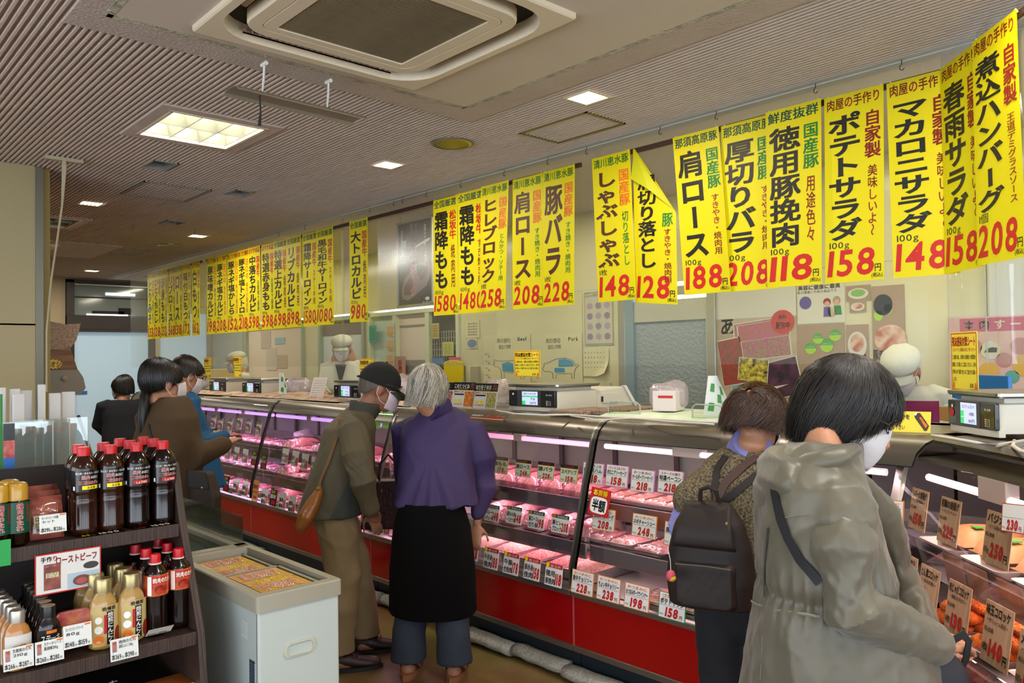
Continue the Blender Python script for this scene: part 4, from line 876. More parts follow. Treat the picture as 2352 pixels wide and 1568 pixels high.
# loose plastic bags
m_bag = clearmat('poly_bag', 'f2eef4', .12, .12, haze=.25, hcol='e8dde6', bump=.8, bscale=40)
def bag(P, s, label, seed=0, m=None, cat='plastic bag', name='plastic_bag'):
    g = G(); g.ell((0, 0, s*.55), s, s*.8, s*.6, 18, 12); o = g.build(name, m or m_bag, None, True, 0); r = np.random.default_rng(seed); ph = r.uniform(0, 9, 9)
    for v in o.data.vertices:
        c = v.co; n = math.sin(c.x*30/s*.12+ph[0])*math.sin(c.y*34/s*.12+ph[1])+.5*math.sin(c.z*60/s*.12+ph[2])+.4*math.sin((c.x+c.y)*9/s+ph[3]); v.co = c*(1+.14*n)
        if v.co.z < .002: v.co.z = .002
    o.location = tuple(P); tag(o, label, cat); return o
bag(FA(.42, uA(1190, 1240, X0+.3), .50), .10, 'crumpled clear plastic bag lying on the mince trays, left one', 1); bag(FA(.36, uA(1225, 1240, X0+.3), .50), .085, 'crumpled clear plastic bag beside the red mince', 2)
bag(FA(.45, uA(685, 960, X0+.4), .83), .09, 'crumpled clear bag at the near end of the violet top shelf', 3)
# fried food
def croq(n, seed, rx=.045):
    r = np.random.default_rng(seed); g = G(); g.ell((0, 0, .018), rx, rx*.78, .019, 16, 9); o = g.build('croquette', m_fry, None, True, 0)
    for v in o.data.vertices: c = v.co; v.co = c*(1+.05*math.sin(c.x*170+n)*math.sin(c.y*190)+.03*math.sin(c.z*400))
    return o
rzB = math.atan2(dB[1], dB[0]); cq = None
m_plate = mat('white_tray', 'ddd0cc', .35)
def platter(P, label, w=.20, l=.30):
    g = G(); g.rings([rr_(w/2-.02, l/2-.02, 0), rr_(w/2, l/2, .03), rr_(w/2+.006, l/2+.006, .032), rr_(w/2-.016, l/2-.016, .006)], 0, True); o = g.build('serving_tray', m_plate, None, True, 30); o.location = tuple(P); o.rotation_euler = (0, 0, rzB); tag(o, label, 'serving tray', 'white serving trays in the hot case'); return o
for k, (u, d, lab) in enumerate(((.30, .28, 'left'), (.54, .28, 'middle'), (.80, .28, 'right'), (1.05, .28, 'far right'))):
    z = .605; platter(FB(d, u, z), f'white serving tray of croquettes on the middle shelf, {lab} one')
    idx = 0
    for lay, (nx, ny) in enumerate(((3, 2), (2, 2), (1, 2))):
        for i in range(nx):
            for j in range(ny):
                if cq is None: cq = croq(0, 1); o = cq
                else: o = cq.copy(); C.objects.link(o)
                o.location = tuple(FB(d-.09+lay*.03+i*.085, u-.05+j*.09+lay*.008, z+.010+lay*.032)); o.rotation_euler = (rr.uniform(-.12, .12), rr.uniform(-.12, .12), rr.uniform(0, 3)); o.scale = (1, 1, 1.15)
                tag(o, f'golden breaded croquette in the {lab} tray, {"bottom" if lay == 0 else "second" if lay == 1 else "top"} layer, {ORD[idx]} piece', 'croquette', 'breaded croquettes'); idx += 1
for k, u in enumerate((.22, .48, .74, 1.0)): platter(FB(.33, u, .835), f'white serving tray on the top shelf of the hot case, {ORD[k]} from its left end')
m_leaf = mat('green_print', '4f9a4a', .5)
for k, u in enumerate((.20, .40, .62)):  # wrapped parcels with green print
    t = empty('paper_food_pack', tuple(FB(.36, u, .868)), rzB); tag(t, f'brown paper food pack printed with green patches on the top shelf, {ORD[k]} from left', 'food pack')
    g = G(); blobsheet(g, -.12, .12, -.09, .09, 0, .05, 8, 8, .003, k, p=.2); g.build('pack', m_gbox, t, True, 0)
    g = G(); [g.box(-.06+i*.05, -.03+i*.05, -.05, -.02, .052, .056) for i in range(3)]; g.build('green_patch', m_leaf, t)
for k, (u, d) in enumerate(((.75, .2), (.79, .27), (.84, .22), (1.0, .25), (.98, .2))):
    g = G(); g.ell((0, 0, .014), .025, .02, .016, 10, 7); o = g.build('fried_chicken_piece', mat('karaage', '9a3f1c', .7, col2='c4622c', vscale=50, bump=1, bscale=120), None, True, 0); o.location = tuple(FB(d+.04, u, .842)); o.rotation_euler = (0, 0, k); tag(o, 'piece of dark fried chicken in the top shelf tray, '+ORD[k]+' of five', 'fried chicken', 'fried chicken pieces')
for k, u in enumerate((.28, .55, .85)):
    t = empty('flat_food_carton', tuple(FB(.16, u, .435)), rzB); tag(t, f'flat pinkish carton with printed lines low in the hot case, {ORD[k]} from left', 'carton')
    g = G(); g.box(-.1, .14, -.12, .12, 0, .05); bevel(g.build('carton', mat('pink_carton', 'c9908a', .5), t)); g = G(); [g.box(-.08, .12, -.1+i*.022, -.094+i*.022, .05, .0506) for i in range(9)]; g.build('print_lines', mat('brown_line', '8f5040', .5), t)
# ================================================================ THINGS ON THE COUNTER
m_beige = mat('scale_beige', 'cfcabb', .4); m_sblk = mat('scale_black', '15161a', .2, coat=.3); m_scr = mat('screen_lit', 'b9c2e4', .3, emit='c8d2f4', es=.55); m_sgrn = mat('screen_green', '35c46a', .3, emit='35d070', es=.5); m_sgry = mat('scale_grey', '3d3e44', .35)
def scale_(P, rz, label, w=.36, name='', s=1., row=('1個', '110円'), side=.34):
    t = empty('counter_scale', tuple(P), rz); tag(t, label, 'scale', 'electronic counter scales'); t.scale = (s, s, s)
    # local: -x faces the customer, y along the counter (customer's left = +y), z up
    h = .115
    g = G(); g.rings([rr_(w/2, .17, .012), rr_(w/2, .17, h-.005), rr_(w/2-.01, .16, h)], 0, True)
    o = g.build('body', m_beige, t, True, 30)
    g = G(); R = []
    for yv in np.linspace(-w/2, w/2, 9): b = .012*(1-(yv/(w/2))**2); R.append([(-.172-b, yv, .0), (-.172-b, yv, .022), (-.15, yv, .03), (-.15, yv, 0)])
    g.rings(R, 0); g.build('front_lip', m_beige, t, True, 30)
    g = G(); g.box(-.182, -.165, -w/2+.004, w/2-.004, .024, h); bevel(g.build('front_panel', m_sblk, t), .004)
    g = G(); g.box(-.1835, -.181, -w*.20, w*.30, .024, h); g.build('screen_frame', m_sgry, t)
    g = G(); x = -.1845; y1, y0, z0, z1 = w*.19, -w*.14, .034, h-.006
    def f(u, v, l=0): return (x-l, y1+(y0-y1)*u, z0+(z1-z0)*v)
    g.quad(f(0, 0), f(1, 0), f(1, 1), f(0, 1), 0); ft = lambda u, v, l: f(u, v, .0006); e = .0003
    def q(a, b, c_, d_, m): g.quad(f(a, b, e), f(c_, b, e), f(c_, d_, e), f(a, d_, e), m)
    q(0, 0, .22, .30, 1); q(0, .34, .22, .62, 1) if name != 'ポテトサラダ' else q(0, .58, 1, .68, 1)
    hrow(g, name, ft, .1, .74, .8, .17, 2, .01); hrow(g, row[0], ft, .55, .40, .3, .16, 2, .01); hrow(g, row[1], ft, .5, .06, .4, .18, 2, .01)
    g.build('screen', [m_scr, m_sgrn, BLK], t)
    g = G(); ft = lambda u, v, l: (-.1838, w/2-.02+(-w+.04)*u, .03+(h-.036)*v); hrow(g, 'SR-2000', ft, .84, .72, .14, .12, 0, 0); hrow(g, 'ISHIDA' if 0 else '', ft, .02, .8, .1, .1, 0, 0)
    for k in range(4): hrow(g, '最大 3kg'[:5], ft, .84, .32-k*.09, .12, .06, 0, 0)
    g.add([ft(.07+.022*math.cos(a), .8+.08*math.sin(a), 0) for a in np.linspace(0, 2*PI, 12, endpoint=False)], [tuple(range(12))], 0)
    g.build('panel_print', [WHT, RED], t); g = G()
    if name == 'カニクリームコロッケ': g.add([(-.1840, w/2-.035+.016*math.cos(a), .07+.016*math.sin(a)) for a in np.linspace(0, 2*PI, 20, endpoint=False)][::-1], [tuple(range(20))], 0); g.build('red_button', RED, t)
    g = G(); g.box(-.14, .13, -w/2+.02, w/2-.02, h, h+.018); g.build('platter_support', m_beige, t)
    g = G(); g.rings([rr_(w/2+.01, .175, h+.018), rr_(w/2+.014, .18, h+.024), rr_(w/2+.014, .18, h+.034), rr_(w/2+.008, .172, h+.036)], 0, True); g.build('platter', m_steel, t, True, 30)
    # printer housing on the side away from the customer's left
    g = G(); g.extr([(.13, 0), (.13, h-.01), (.40, h+.006), (.43, h-.01), (.52, .0)], lambda u, v, q_: (u, q_, v), -w/2+.01, w/2-.03); bevel(g.build('printer_housing', m_beige, t), .006)
    g = G(); g.extr([(.40, h+.012), (.425, h+.012), (.53, .0), (.50, .0), (.43, h-.03)], lambda u, v, q_: (u, q_, v), -w/2-.002, -w/2+.02); bevel(g.build('printer_cover', mat('scale_white', 'dcdad0', .4), t), .003)
    g = G(); g.box(.22, .35, -w/2+.006, -w/2+.012, .03, h-.03); g.build('side_flap', m_beige, t); g = G(); g.box(.205, .218, -w/2+.004, -w/2+.012, .04, .07); g.build('latch', m_sblk, t)
    return t
p = onx(1278, 938, 3.12); scale_((3.30, p[1]+.195, 1.203), 0, 'beige counter scale with a lit white and green screen, right of the menu cards', .385, 'ポテトサラダ', row=('0g', '0円'))
pc = (onz(2165, 992, 1.2)+onz(2318, 1010, 1.2))/2; scale_(pc+dB*.17+[0, 0, .008], rzB, 'beige counter scale with a red button, on top of the hot food case', .31, 'カニクリームコロッケ')
for px, l, n in ((827, 'beige counter scale half hidden behind the capped man', 'ロース'), (598, 'beige counter scale with long housing, right one of the far pair', 'カルビ'), (517, 'beige counter scale, left one of the far pair beside the bespectacled man', 'もも')):
    p = onx(px, 915, 3.12); scale_((3.30, p[1]+.19, 1.203), 0, l, .37, n, row=('0g', '0円'))
m_cab = mat('cable_white', 'cfc6b8', .45)
def cable(pts, r, label, cat='cable', m=None):
    g = G(); g.tube(pts, r, 6); o = g.build('power_cable', m or m_cab, None, True, 0); tag(o, label, cat); return o
def zA(px, py): return onz(px, py, 1.21)
def wav(pts, n=5, a=.006, seed=0):
    r = random.Random(seed); o = []
    for i in range(len(pts)-1):
        A, B = np.array(pts[i]), np.array(pts[i+1])
        for k in range(n): o.append(A+(B-A)*k/n+np.array([r.uniform(-a, a), r.uniform(-a, a), 0]))
    return o+[np.array(pts[-1])]
cable(wav([zA(1140, 943), zA(1180, 950), zA(1250, 953), zA(1310, 952), zA(1400, 958), zA(1500, 962), zA(1600, 968), zA(1660, 970)], 3, .008, 2), .0055, 'white cable lying along the counter edge before the scale')
cable(wav([zA(1310, 954), zA(1370, 964), zA(1450, 960), zA(1540, 968), zA(1640, 974)], 3, .01, 3), .004, 'second thin white cable looping along the counter edge')
cable(wav([zA(470, 912), zA(560, 914), zA(640, 918), zA(720, 925), zA(830, 931), zA(1000, 942)], 4, .015, 4), .005, 'white cable along the far part of the counter edge')
zc = lambda px, py: onz(px, py, 1.212)
cable([zc(2140, 1000), zc(2165, 1003), zc(2195, 1008), zc(2250, 1018), zc(2290, 1022), zc(2352, 1012)], .006, 'thick white cable running below the right hand scale'); cable([zc(2330, 1012), zc(2326, 1024), zc(2345, 1036), zc(2370, 1040)], .006, 'short looped white cable at the right edge of the frame')
# menu cards in a clear stand
m_menuk = mat('menu_black', '1c1914', .35); m_menuw = mat('menu_white', 'e6e2da', .4); m_food1 = mat('food_photo_green', '7aa035', .5, col2='e0b08a', vscale=60); m_food2 = mat('food_photo_orange', 'e0983a', .5, col2='c4502a', vscale=50); m_food3 = mat('food_photo_pink', 'c98a78', .5, col2='8a4a3a', vscale=50)
def menu(px0, px1, py0, py1, X, t1, cy_, label, food):
    p0 = onx(px0, py1, X); p1 = onx(px1, py1, X); h = onx(px0, py0, X)[2]-p0[2]; w = p0[1]-p1[1]
    c = (p0+p1)/2; t = empty('menu_card', (c[0], c[1], 1.203)); tag(t, label, 'menu card', 'menu cards on the counter')
    f = lambda u, v, l=0: (-l+.04*v*h/.2, w/2-w*u, .006+h*v)
    def q(g, a, b, c_, d_, m, l=.001): g.quad(f(a, b, l), f(c_, b, l), f(c_, d_, l), f(a, d_, l), m)
    g = G(); g.extr([(0, 0), (1, 0), (1, 1), (0, 1)], lambda u, v, k: f(u, v, k), .0005, -.002); g.build('card', m_menuw, t)
    g = G(); q(g, 0, .68, 1, 1, 0); q(g, .56, .04, .97, .64, 1); q(g, .08, .48, .52, .54, 0); q(g, .78, .72, .97, .96, 2)
    for k in range(2): g.add([f(.18+.2*k+.07*math.cos(a), .26+.07*math.sin(a)*1.0, .0015) for a in np.linspace(0, 2*PI, 14, endpoint=False)], [tuple(range(14))], 3)
    ft = lambda u, v, l: f(u, v, .0018)
    hrow(g, t1, ft, .04, .76, .7, .17, 4, .02); hrow(g, '豚肉のうまみ', ft, .06, .58, .48, .07, 5, .01); hrow(g, 'おすすめです', ft, .1, .08, .4, .08, 5, .01); hrow(g, '人気の手作り', ft, .1, .70, .6, .05, 3, .01)
    g.build('print', [m_menuk, food, m_food3, YEL, WHT, RED], t)
    g = G(); g.quad(f(-.03, -.02, .004), f(1.03, -.02, .004), f(1.03, 1.03, .004), f(-.03, 1.03, .004)); g.build('clear_stand', m_sleeve, t)
menu(1084, 1138, 888, 944, 3.05, '塊り餃子の素', 0, 'black topped menu card for dumplings with a green salad photo', m_food1)
menu(1036, 1086, 886, 942, 3.05, 'この生つくね', 0, 'black topped menu card for raw meatballs with an orange food photo', m_food2)
menu(1004, 1036, 886, 940, 3.05, '黒豚', 0, 'menu card half hidden behind the grey haired woman', m_food3)
p = onz(1120, 956, 1.19); t = empty('hood_sticker', tuple(p+[0, 0, .002])); tag(t, 'black and gold pork sticker on the case hood below the menu cards', 'sticker'); f = lambda u, v, l=0: (-.03+.05*v-l*.7, .14-.30*u, -.014+.026*v+l)
g = G(); g.quad(f(0, 0), f(1, 0), f(1, 1), f(0, 1), 0); g.quad(f(0, 0, .001), f(1, 0, .001), f(1, .12, .001), f(0, .12, .001), 1); hrow(g, '清川恵水ポーク', lambda u, v, l: f(u, v, .002), .45, .25, .5, .5, 2, .03); hrow(g, '豚肉専門', lambda u, v, l: f(u, v, .002), .06, .35, .3, .3, 3, .01); g.build('print', [m_cblk, ORG, RED, WHT], t)
# pile of woven baran sheets, green printed wrap, tissue box in a bag
m_woven = mat('bundled_sheets', 'b39c88', .7, col2='5e4236', vscale=70, stretch=(1, 6, 1), bump=.6, bscale=80)
p0, p1 = onz(1255, 950, 1.21), onz(1400, 950, 1.21)
for k, (a, b, c_) in enumerate(((1262, 1325, .0), (1325, 1372, .01), (1372, 1420, .0))):
    A, B = zA(a, 948), zA(b, 953); g = G(); y0, y1 = B[1], A[1]
    g.box(0, .34, 0, y1-y0, 0, .022+.004*k); o = g.build('bundle_of_wrapping_sheets', m_woven); o.location = (A[0]+.0, y0, 1.203); tag(bevel(o, .004), f'bundle of brown patterned wrapping sheets beside the scale, {ORD[k]} from left', 'wrapping sheets')
m_gpat = mat('green_print_paper', 'd9ded0', .5, col2='b9d2b0', vscale=9)
g = G(); a, b = zA(1640, 962)[1], zA(1395, 950)[1]; blobsheet(g, 3.02, 3.55, a-.6, b, 1.204, .022, 16, 24, .003, 4, p=.1); tag(g.build('printed_wrapping_paper', m_gpat, None, True, 0), 'white wrapping paper with faint green print spread on the counter', 'wrapping paper')
p = onx(1528, 945, 3.25); t = empty('tissue_carton', (3.28, p[1], 1.228), .3); tag(t, 'small white carton with red print inside a clear bag before the wavy glass door', 'carton')
g = G(); g.box(-.07, .07, -.06, .06, 0, .10); bevel(g.build('carton', mat('carton_white', 'd6cbc6', .5), t)); g = G(); g.box(-.0715, -.07, -.045, .03, .065, .078); g.build('red_print', RED, t)
bag((3.33, p[1]+.03, 1.225), .12, 'crumpled clear bag wrapped round the small white carton', 7)
for k, (px, w_) in enumerate(((1433, .20), (1625, .16))):
    p = onx(px, 950, 3.05); g = G(); g.tube([(3.05, p[1]+w_/2, 1.20), (3.05, p[1]+w_/2, 1.265), (3.05, p[1]+w_/2-.02, 1.28), (3.05, p[1]-w_/2+.02, 1.28), (3.05, p[1]-w_/2, 1.265), (3.05, p[1]-w_/2, 1.20)], .0035, 6)
    t = g.build('acrylic_divider', mat('acrylic_edge', 'aab0a4', .2), None, True); tag(t, 'rounded clear acrylic divider on the counter, ' + ('left one' if k == 0 else 'right one beside the brown haired woman'), 'divider')
    g = G(); g.box(3.049, 3.051, p[1]-w_/2+.005, p[1]+w_/2-.005, 1.20, 1.275); g.build('pane', m_glass, t)
# pointed white paper with green checks
def chk(px, X, s, label):
    p = onx(px, 945, X); t = empty('checked_paper_cone', (X, p[1], 1.222)); tag(t, label, 'paper bag'); n = 6
    f = lambda u, v: (.03*math.sin(u*3)-.02*v, s*(.5-u)*(1-.75*v)+.02*v, s*1.1*v)
    g = G(); g.sheet(f, 6, 6); g.build('paper', mat('paper_white', 'e4e6df', .5), t, True, 0); g = G()
    for a, b in ((.15, .62), (.6, .55), (.1, .15), (.55, .1), (.4, .35)):
        q = [f(a, b), f(a+.16, b-.02), f(a+.2, b+.18), f(a+.04, b+.2)]; g.quad(*[(c[0]-.003, c[1], c[2]) for c in q])
    g.build('green_checks', m_leaf, t)
chk(1652, 3.10, .17, 'white paper bag with green checks standing beside the brown haired woman'); chk(652, 3.1, .17, 'white paper bag with green checks on the far part of the counter')
# far counter clutter
g = G(); p = onx(724, 905, 3.10); t = empty('letter_sheet', (3.10, p[1], 1.203)); tag(t, 'upright printed white letter sheet on the counter before the white capped worker', 'notice')
f = lambda u, v, l=0: (.05*v-l, .11-.22*u, .17*v); g.quad(f(0, 0), f(1, 0), f(1, 1), f(0, 1), 0)
for k in range(7): hrow(g, 'お客様へお知らせいたします', lambda u, v, l: f(u, v, .001), .1, .82-k*.11, .8, .05, 1, 0)
g.build('sheet', [mat('paper_pinkish', 'd9cdc2', .5), MATS['grey_thing']], t)
m_brown = mat('brown_paper', '9a7860', .7, col2='cbb09a', vscale=12, bump=.4, bscale=20)
for k, (a, b) in enumerate(((470, 560), (575, 700), (700, 835), (880, 1000))):
    y1, y0 = uA(a, 920, 3.2)-.01, uA(b, 920, 3.2)+.01; g = G(); blobsheet(g, 2.98, 3.5, y0, y1, 1.203, .02+.008*(k % 2), 10, 16, .008, k, p=.15); tag(g.build('wrapping_paper_pile', m_brown, None, True, 0), f'low pile of brown and white wrapping paper on the counter, {ORD[k]} from the far end', 'wrapping paper')
bag(onx(450, 905, 3.25)*[1, 1, 0]+[0, 0, 1.21], .15, 'white crumpled bag of snacks at the far end of the counter', 9); bag((3.4, uA(690, 900, 3.4), 1.21), .13, 'clear crumpled bag behind the pile of paper at mid counter', 11); bag((3.35, uA(915, 900, 3.35), 1.21), .16, 'large clear crumpled bag between the capped man and the menu cards', 12); bag((3.38, uA(1148, 900, 3.38), 1.205), .13, 'clear bag bulging left of the lit counter scale', 13)
# right corner: blue folder, yellow sauce card, little green packets
bx_ = onp(2255, 915, pc+dB*.50, dB); t = empty('blue_tray', (bx_[0], bx_[1], 1.203), rzB); tag(t, 'bright blue plastic tray standing behind the right hand scale', 'tray'); g = G(); g.box(-.01, .01, -.22, .24, 0, .19); g.box(-.01, .2, .22, .24, 0, .15); bevel(g.build('panel', mat('bright_blue', '1474c4', .35), t), .003)
m_sy = mat('sauce_card_yellow', 'e8cf3a', .45); p = onz(2105, 990, 1.2); A_, B_2 = onz(2025, 990, 1.203), onz(2137, 994, 1.203); dd = A_-B_2; t = empty('sauce_card', tuple((A_+B_2)/2), math.atan2(-dd[0], dd[1])); tag(t, 'yellow card with a drawn sauce bottle on the counter corner', 'sign')
SW = float(np.linalg.norm(dd)); f = lambda u, v, l=0: (.04*v-l, SW*(.5-u), .075*v+.0); g = G(); g.quad(f(0, 0), f(1, 0), f(1, 1), f(0, 1), 0); ft = lambda u, v, l: f(u, v, .001)
hrow(g, '使える分を', ft, .06, .62, .52, .24, 1, .03); hrow(g, 'お取り下さい', ft, .06, .12, .42, .22, 1, .03)
c_ = [(.66, .82), (.72, .95), (.78, .93), (.97, .32), (.93, .1), (.88, .08), (.68, .68)]; g.add([f(u, v, .0012) for u, v in c_], [tuple(range(7))], 2); g.add([f(u, v, .0016) for u, v in ((.76, .72), (.80, .74), (.94, .34), (.90, .22))], [(0, 1, 2, 3)], 3)
hrow(g, 'ソース', lambda u, v, l: f(u, v-.9*(u-.78), .002), .78, .55, .14, .14, 1, .02); g.quad(f(.655, .84, .0014), f(.70, .98, .0014), f(.73, .96, .0014), f(.69, .80, .0014), 4); g.build('print', [m_sy, BLK, mat('sauce_brown', '33200f', .4), ORG, WHT], t)
t = empty('packet_box', tuple(onz(2120, 972, 1.203)+dB*.22), rzB); tag(t, 'wooden box heaped with small green and white packets behind the sauce card', 'box'); g = G(); g.box(-.08, .08, -.14, .14, 0, .06); g.build('box', mat('light_wood', 'b07f45', .5), t)
g = G()
for i in range(26): c = np.array([rr.uniform(-.07, .07), rr.uniform(-.13, .13), .06+rr.uniform(0, .03)]); a = rr.uniform(0, 6); g.obox(c, (math.cos(a), math.sin(a), .3), (-math.sin(a), math.cos(a), .2), (0, .2, 1), .03, .012, .002, i % 2)
o = g.build('packets', [mat('packet_green', '2f8a5a', .4), mat('packet_white', 'd0dcd4', .4)], t); o['kind'] = 'stuff'
# green stickers on the case hood by the capped man, label plate
for k, px in enumerate((866, 889)):
    p = onx(px, 962, X0+.18); t = empty('green_sticker', tuple(p)); tag(t, 'small green notice stuck on the case hood right of the capped man, ' + ('left one' if k == 0 else 'right one'), 'sticker'); g = G(); f = lambda u, v, l=0: (-.012+.03*v-l, .05-.1*u, -.06+.12*v)
    g.quad(f(0, 0), f(1, 0), f(1, 1), f(0, 1), 0)
    for i in range(5): hrow(g, 'お知らせです', lambda u, v, l: f(u, v, .001), .1, .8-i*.15, .8, .08, 1, 0)
    g.build('print', [mat('light_green', '8fc46a', .5), GRN], t)
# ================================================================ NEWSPAPER ROLLS AND FREEZERS' FLOOR
m_news = mat('newsprint', 'b5b1a3', .85, col2='85827a', vscale=260, bump=.3, bscale=20, stretch=(1, .25, 1))
for k, (a, b) in enumerate(((1640, 1480), (1480, 1302), (1302, 1180), (1180, 1080), (975, 880), (880, 820), (600, 520))):
    pa_, pb_ = onz(a, 850+ (a-1080)*.36+640 if a > 1000 else 1440, 0), None
    y0 = onx(a, 1500, 2.72)[1]; y1 = onx(b, 1500, 2.72)[1]; rr2 = random.Random(k); path = []; rad = []
    for i in range(7): path.append((2.735+rr2.uniform(-.006, .006)-.02*(k % 2), y0+(y1-y0)*i/6, .034+rr2.uniform(0, .008))); rad.append((.050+rr2.uniform(-.004, .004), .032))
    g = G(); g.tube(path, rad, 14); o = g.build('newspaper_roll', m_news, None, True, 0); tag(o, f'crumpled newspaper roll along the foot of the cases, {ORD[k]} from the right', 'newspaper', 'newspaper rolls on the floor')
# ================================================================ BROWN RACK WITH BOTTLES
m_rack = mat('rack_wood', '45322a', .5, col2='2f211b', vscale=6, stretch=(30, 1, 1), bump=.35, bscale=10)
m_rackd = mat('rack_dark', '241a16', .6)
RXR = .938
t = empty('product_rack', (.2, 2.7, 0)); tag(t, 'dark brown wooden sauce rack with two shelves at the lower left', 'rack'); o = np.array([.2, 2.7, 0])
g = G(); side = [(2.36, 0), (2.36, .45), (2.395, .70), (2.535, 1.0), (2.60, 1.185), (2.97, 1.185), (2.97, 0)]
g.extr(side, lambda u, v, q: (q-.2, u-2.7, v), RXR-.022, RXR); bevel(g.build('side_panel', m_rack, t), .002)
g = G(); g.extr(side, lambda u, v, q: (q-.2, u-2.7, v), -.62, -.60); g.build('side_panel', m_rack, t)
g = G(); g.box(-.8, RXR-.222, .25, .27, 0, 1.172); g.build('back_panel', m_rackd, t)
for z, y0 in ((1.0, 2.535), (.70, 2.40), (.40, 2.36)):
    g = G(); g.box(-.8, RXR-.222, y0-2.7+.018, .25, z-.02, z); g.build('shelf_board', m_rack, t)
    g = G(); g.box(-.8, RXR-.222, y0-2.7, y0-2.7+.018, z-.038, z+.002); bevel(g.build('shelf_lip', m_rack, t), .002)
m_pet = mat('sauce_bottle_dark', '120502', .16, spec=.5, coat=.15); m_pet2 = mat('sauce_bottle_brown', '2b1004', .16, spec=.5, coat=.15); m_petc = clearmat('pet_neck', 'c98a55', .12, .05)
m_cap = mat('cap_red', 'c4121c', .35); m_capg = mat('cap_gold', 'b98a1c', .3, coat=.4); m_gold = mat('cap_champagne', 'a8976a', .3, metal=.7); m_capk = mat('cap_black', '14120f', .3)
m_lab = mat('label_black', '0d0b0b', .25, coat=.4); m_labg = mat('label_green', '0f4a33', .3); m_labr = mat('label_red', 'a8141a', .3, col2='d07030', vscale=25)
def bottle(name, H, R, style, ang=-1.45, var=0):
    t = empty(name); g = G()
    def grip(k): return [(R*(.97-.05*(i % 2)), H*(.40+.018*i)) for i in range(k)]
    if style == 'litre': body = [(R*.8, 0), (R*.98, .006), (R, .02), (R*.97, H*.1), (R*.97, H*.36)]+grip(5)+[(R, H*.50), (R, H*.74), (R*.97, H*.78), (R*.80, H*.84), (R*.50, H*.90)]; top = H*.90
    elif style == 'tare': body = [(R*.8, 0), (R, .008), (R*.96, H*.1), (R*.93, H*.42), (R, H*.50), (R, H*.76), (R*.9, H*.80), (R*.5, H*.87), (R*.4, H*.90)]; top = H*.90
    elif style == 'gold': body = [(R*.7, 0), (R, .01), (R, H*.62), (R*.85, H*.72), (R*.80, H*.74)]; top = H*.74
    else: body = [(R*.7, 0), (R*.95, .008), (R, H*.3), (R, H*.55), (R*.80, H*.70), (R*.52, H*.78), (R*.5, H*.82)]; top = H*.82
    sx = 1 if style in ('litre', 'tare', 'gold') else 1.0; sy = 1 if style in ('litre', 'tare', 'gold') else .62
    g.lathe(body, n=28, sx=sx, sy=sy); g.build('bottle_body', {'litre': m_pet2 if var == 1 else m_pet, 'tare': m_pet, 'gold': m_pet, 'garlic': mat('garlic_body', 'b08a4a', .25, coat=.5), 'ginger': mat('ginger_body', 'b5793a', .25, coat=.5), 'steak': m_pet}[style], t, True, 50)
    g = G(); cr = {'litre': R*.46, 'tare': R*.44, 'gold': R*.86, 'garlic': R*.58, 'ginger': R*.55, 'steak': R*.55}[style]; n = 26; pr = [(cr, top-.003), (cr, H-.006), (cr*.9, H), (.001, H)] if style != 'gold' else [(cr, top-.003), (cr, H*.94), (cr*.86, H*.985), (cr*.6, H), (.001, H)]
    g.lathe(pr, n=n, cap=False); g.build('cap', {'litre': m_cap, 'tare': m_cap, 'gold': m_capg, 'garlic': m_gold, 'ginger': mat('cap_silver', 'b5aca0', .3, metal=.6), 'steak': m_capk}[style], t, True, 40)
    if style in ('litre', 'tare'): g = G(); g.lathe([(cr*1.12, top-.006), (cr*1.12, top-.002)], n=24); g.build('neck_ring', mat('neck_ring', 'd8cfc8', .3), t)
    if style == 'steak': g = G(); g.lathe([(cr*.96, H), (cr*.96, H+.001)], n=20); g.build('cap_top', mat('cap_top_tan', '8a755a', .4), t)
    z0, z1 = {'litre': (.50, .74), 'tare': (.50, .76), 'gold': (.22, .70), 'garlic': (.06, .62), 'ginger': (.06, .60), 'steak': (.06, .60)}[style]
    Rl = R+.0008
    def f(u, v, l=0):
        a = ang+(u-.5)*{'litre': 2.3, 'tare': 2.2}.get(style, 2.2); return ((Rl*sx+l)*math.cos(a), (Rl*sy+l)*math.sin(a), H*(z0+(z1-z0)*v))
    g = G()
    if style in ('litre', 'tare', 'gold'): g.lathe([(Rl, H*z0), (Rl, H*z1)], n=28, cap=False)
    else: g.sheet(f, 12, 4)
    g.build('label', {'litre': m_lab, 'tare': m_labr, 'gold': m_labg, 'garlic': mat('garlic_label', 'b39a5a', .3, col2='c8b078', vscale=12), 'ginger': mat('ginger_label', 'd8d2cc', .3), 'steak': mat('steak_label', '1a1812', .3)}[style], t, True, 50)
    g = G(); ft = lambda u, v, l: f(u, v, .0006+l)
    def q(a, b, c_, d_, m, l=0):
        for i in range(4): aa, bb = a+(c_-a)*i/4, a+(c_-a)*(i+1)/4; g.quad(ft(aa, b, l), ft(bb, b, l), ft(bb, d_, l), ft(aa, d_, l), m)
    if style == 'litre':
        hrow(g, '炭火焼・ホルモン・カルビ屋', ft, .08, .82, .84, .11, W_, .015); hrow(g, '焼肉', ft, .26, .58, .26, .19, W_, .05); hrow(g, '焼肉', lambda u, v, l: ft(u, v, .0004), .26, .58, .26, .19, R_, .01); hrow(g, 'の田口', ft, .53, .60, .28, .13, W_, .02)
        hrow(g, '田口秘伝のタレ', ft, .16, .34, .66, .17, W_, .045); hrow(g, '田口秘伝のタレ', lambda u, v, l: ft(u, v, .0004), .16, .34, .66, .17, R_, .01)
        q(.28, .10, .78, .28, Y_ if var == 1 else R_); hrow(g, 'みそ味' if var == 1 else 'しょうゆ味', lambda u, v, l: ft(u, v, .0005), .42 if var == 1 else .36, .12, .26 if var == 1 else .36, .13, K_ if var == 1 else W_, .02)
        q(.0, .08, .06, .26, W_)
    elif style == 'tare':
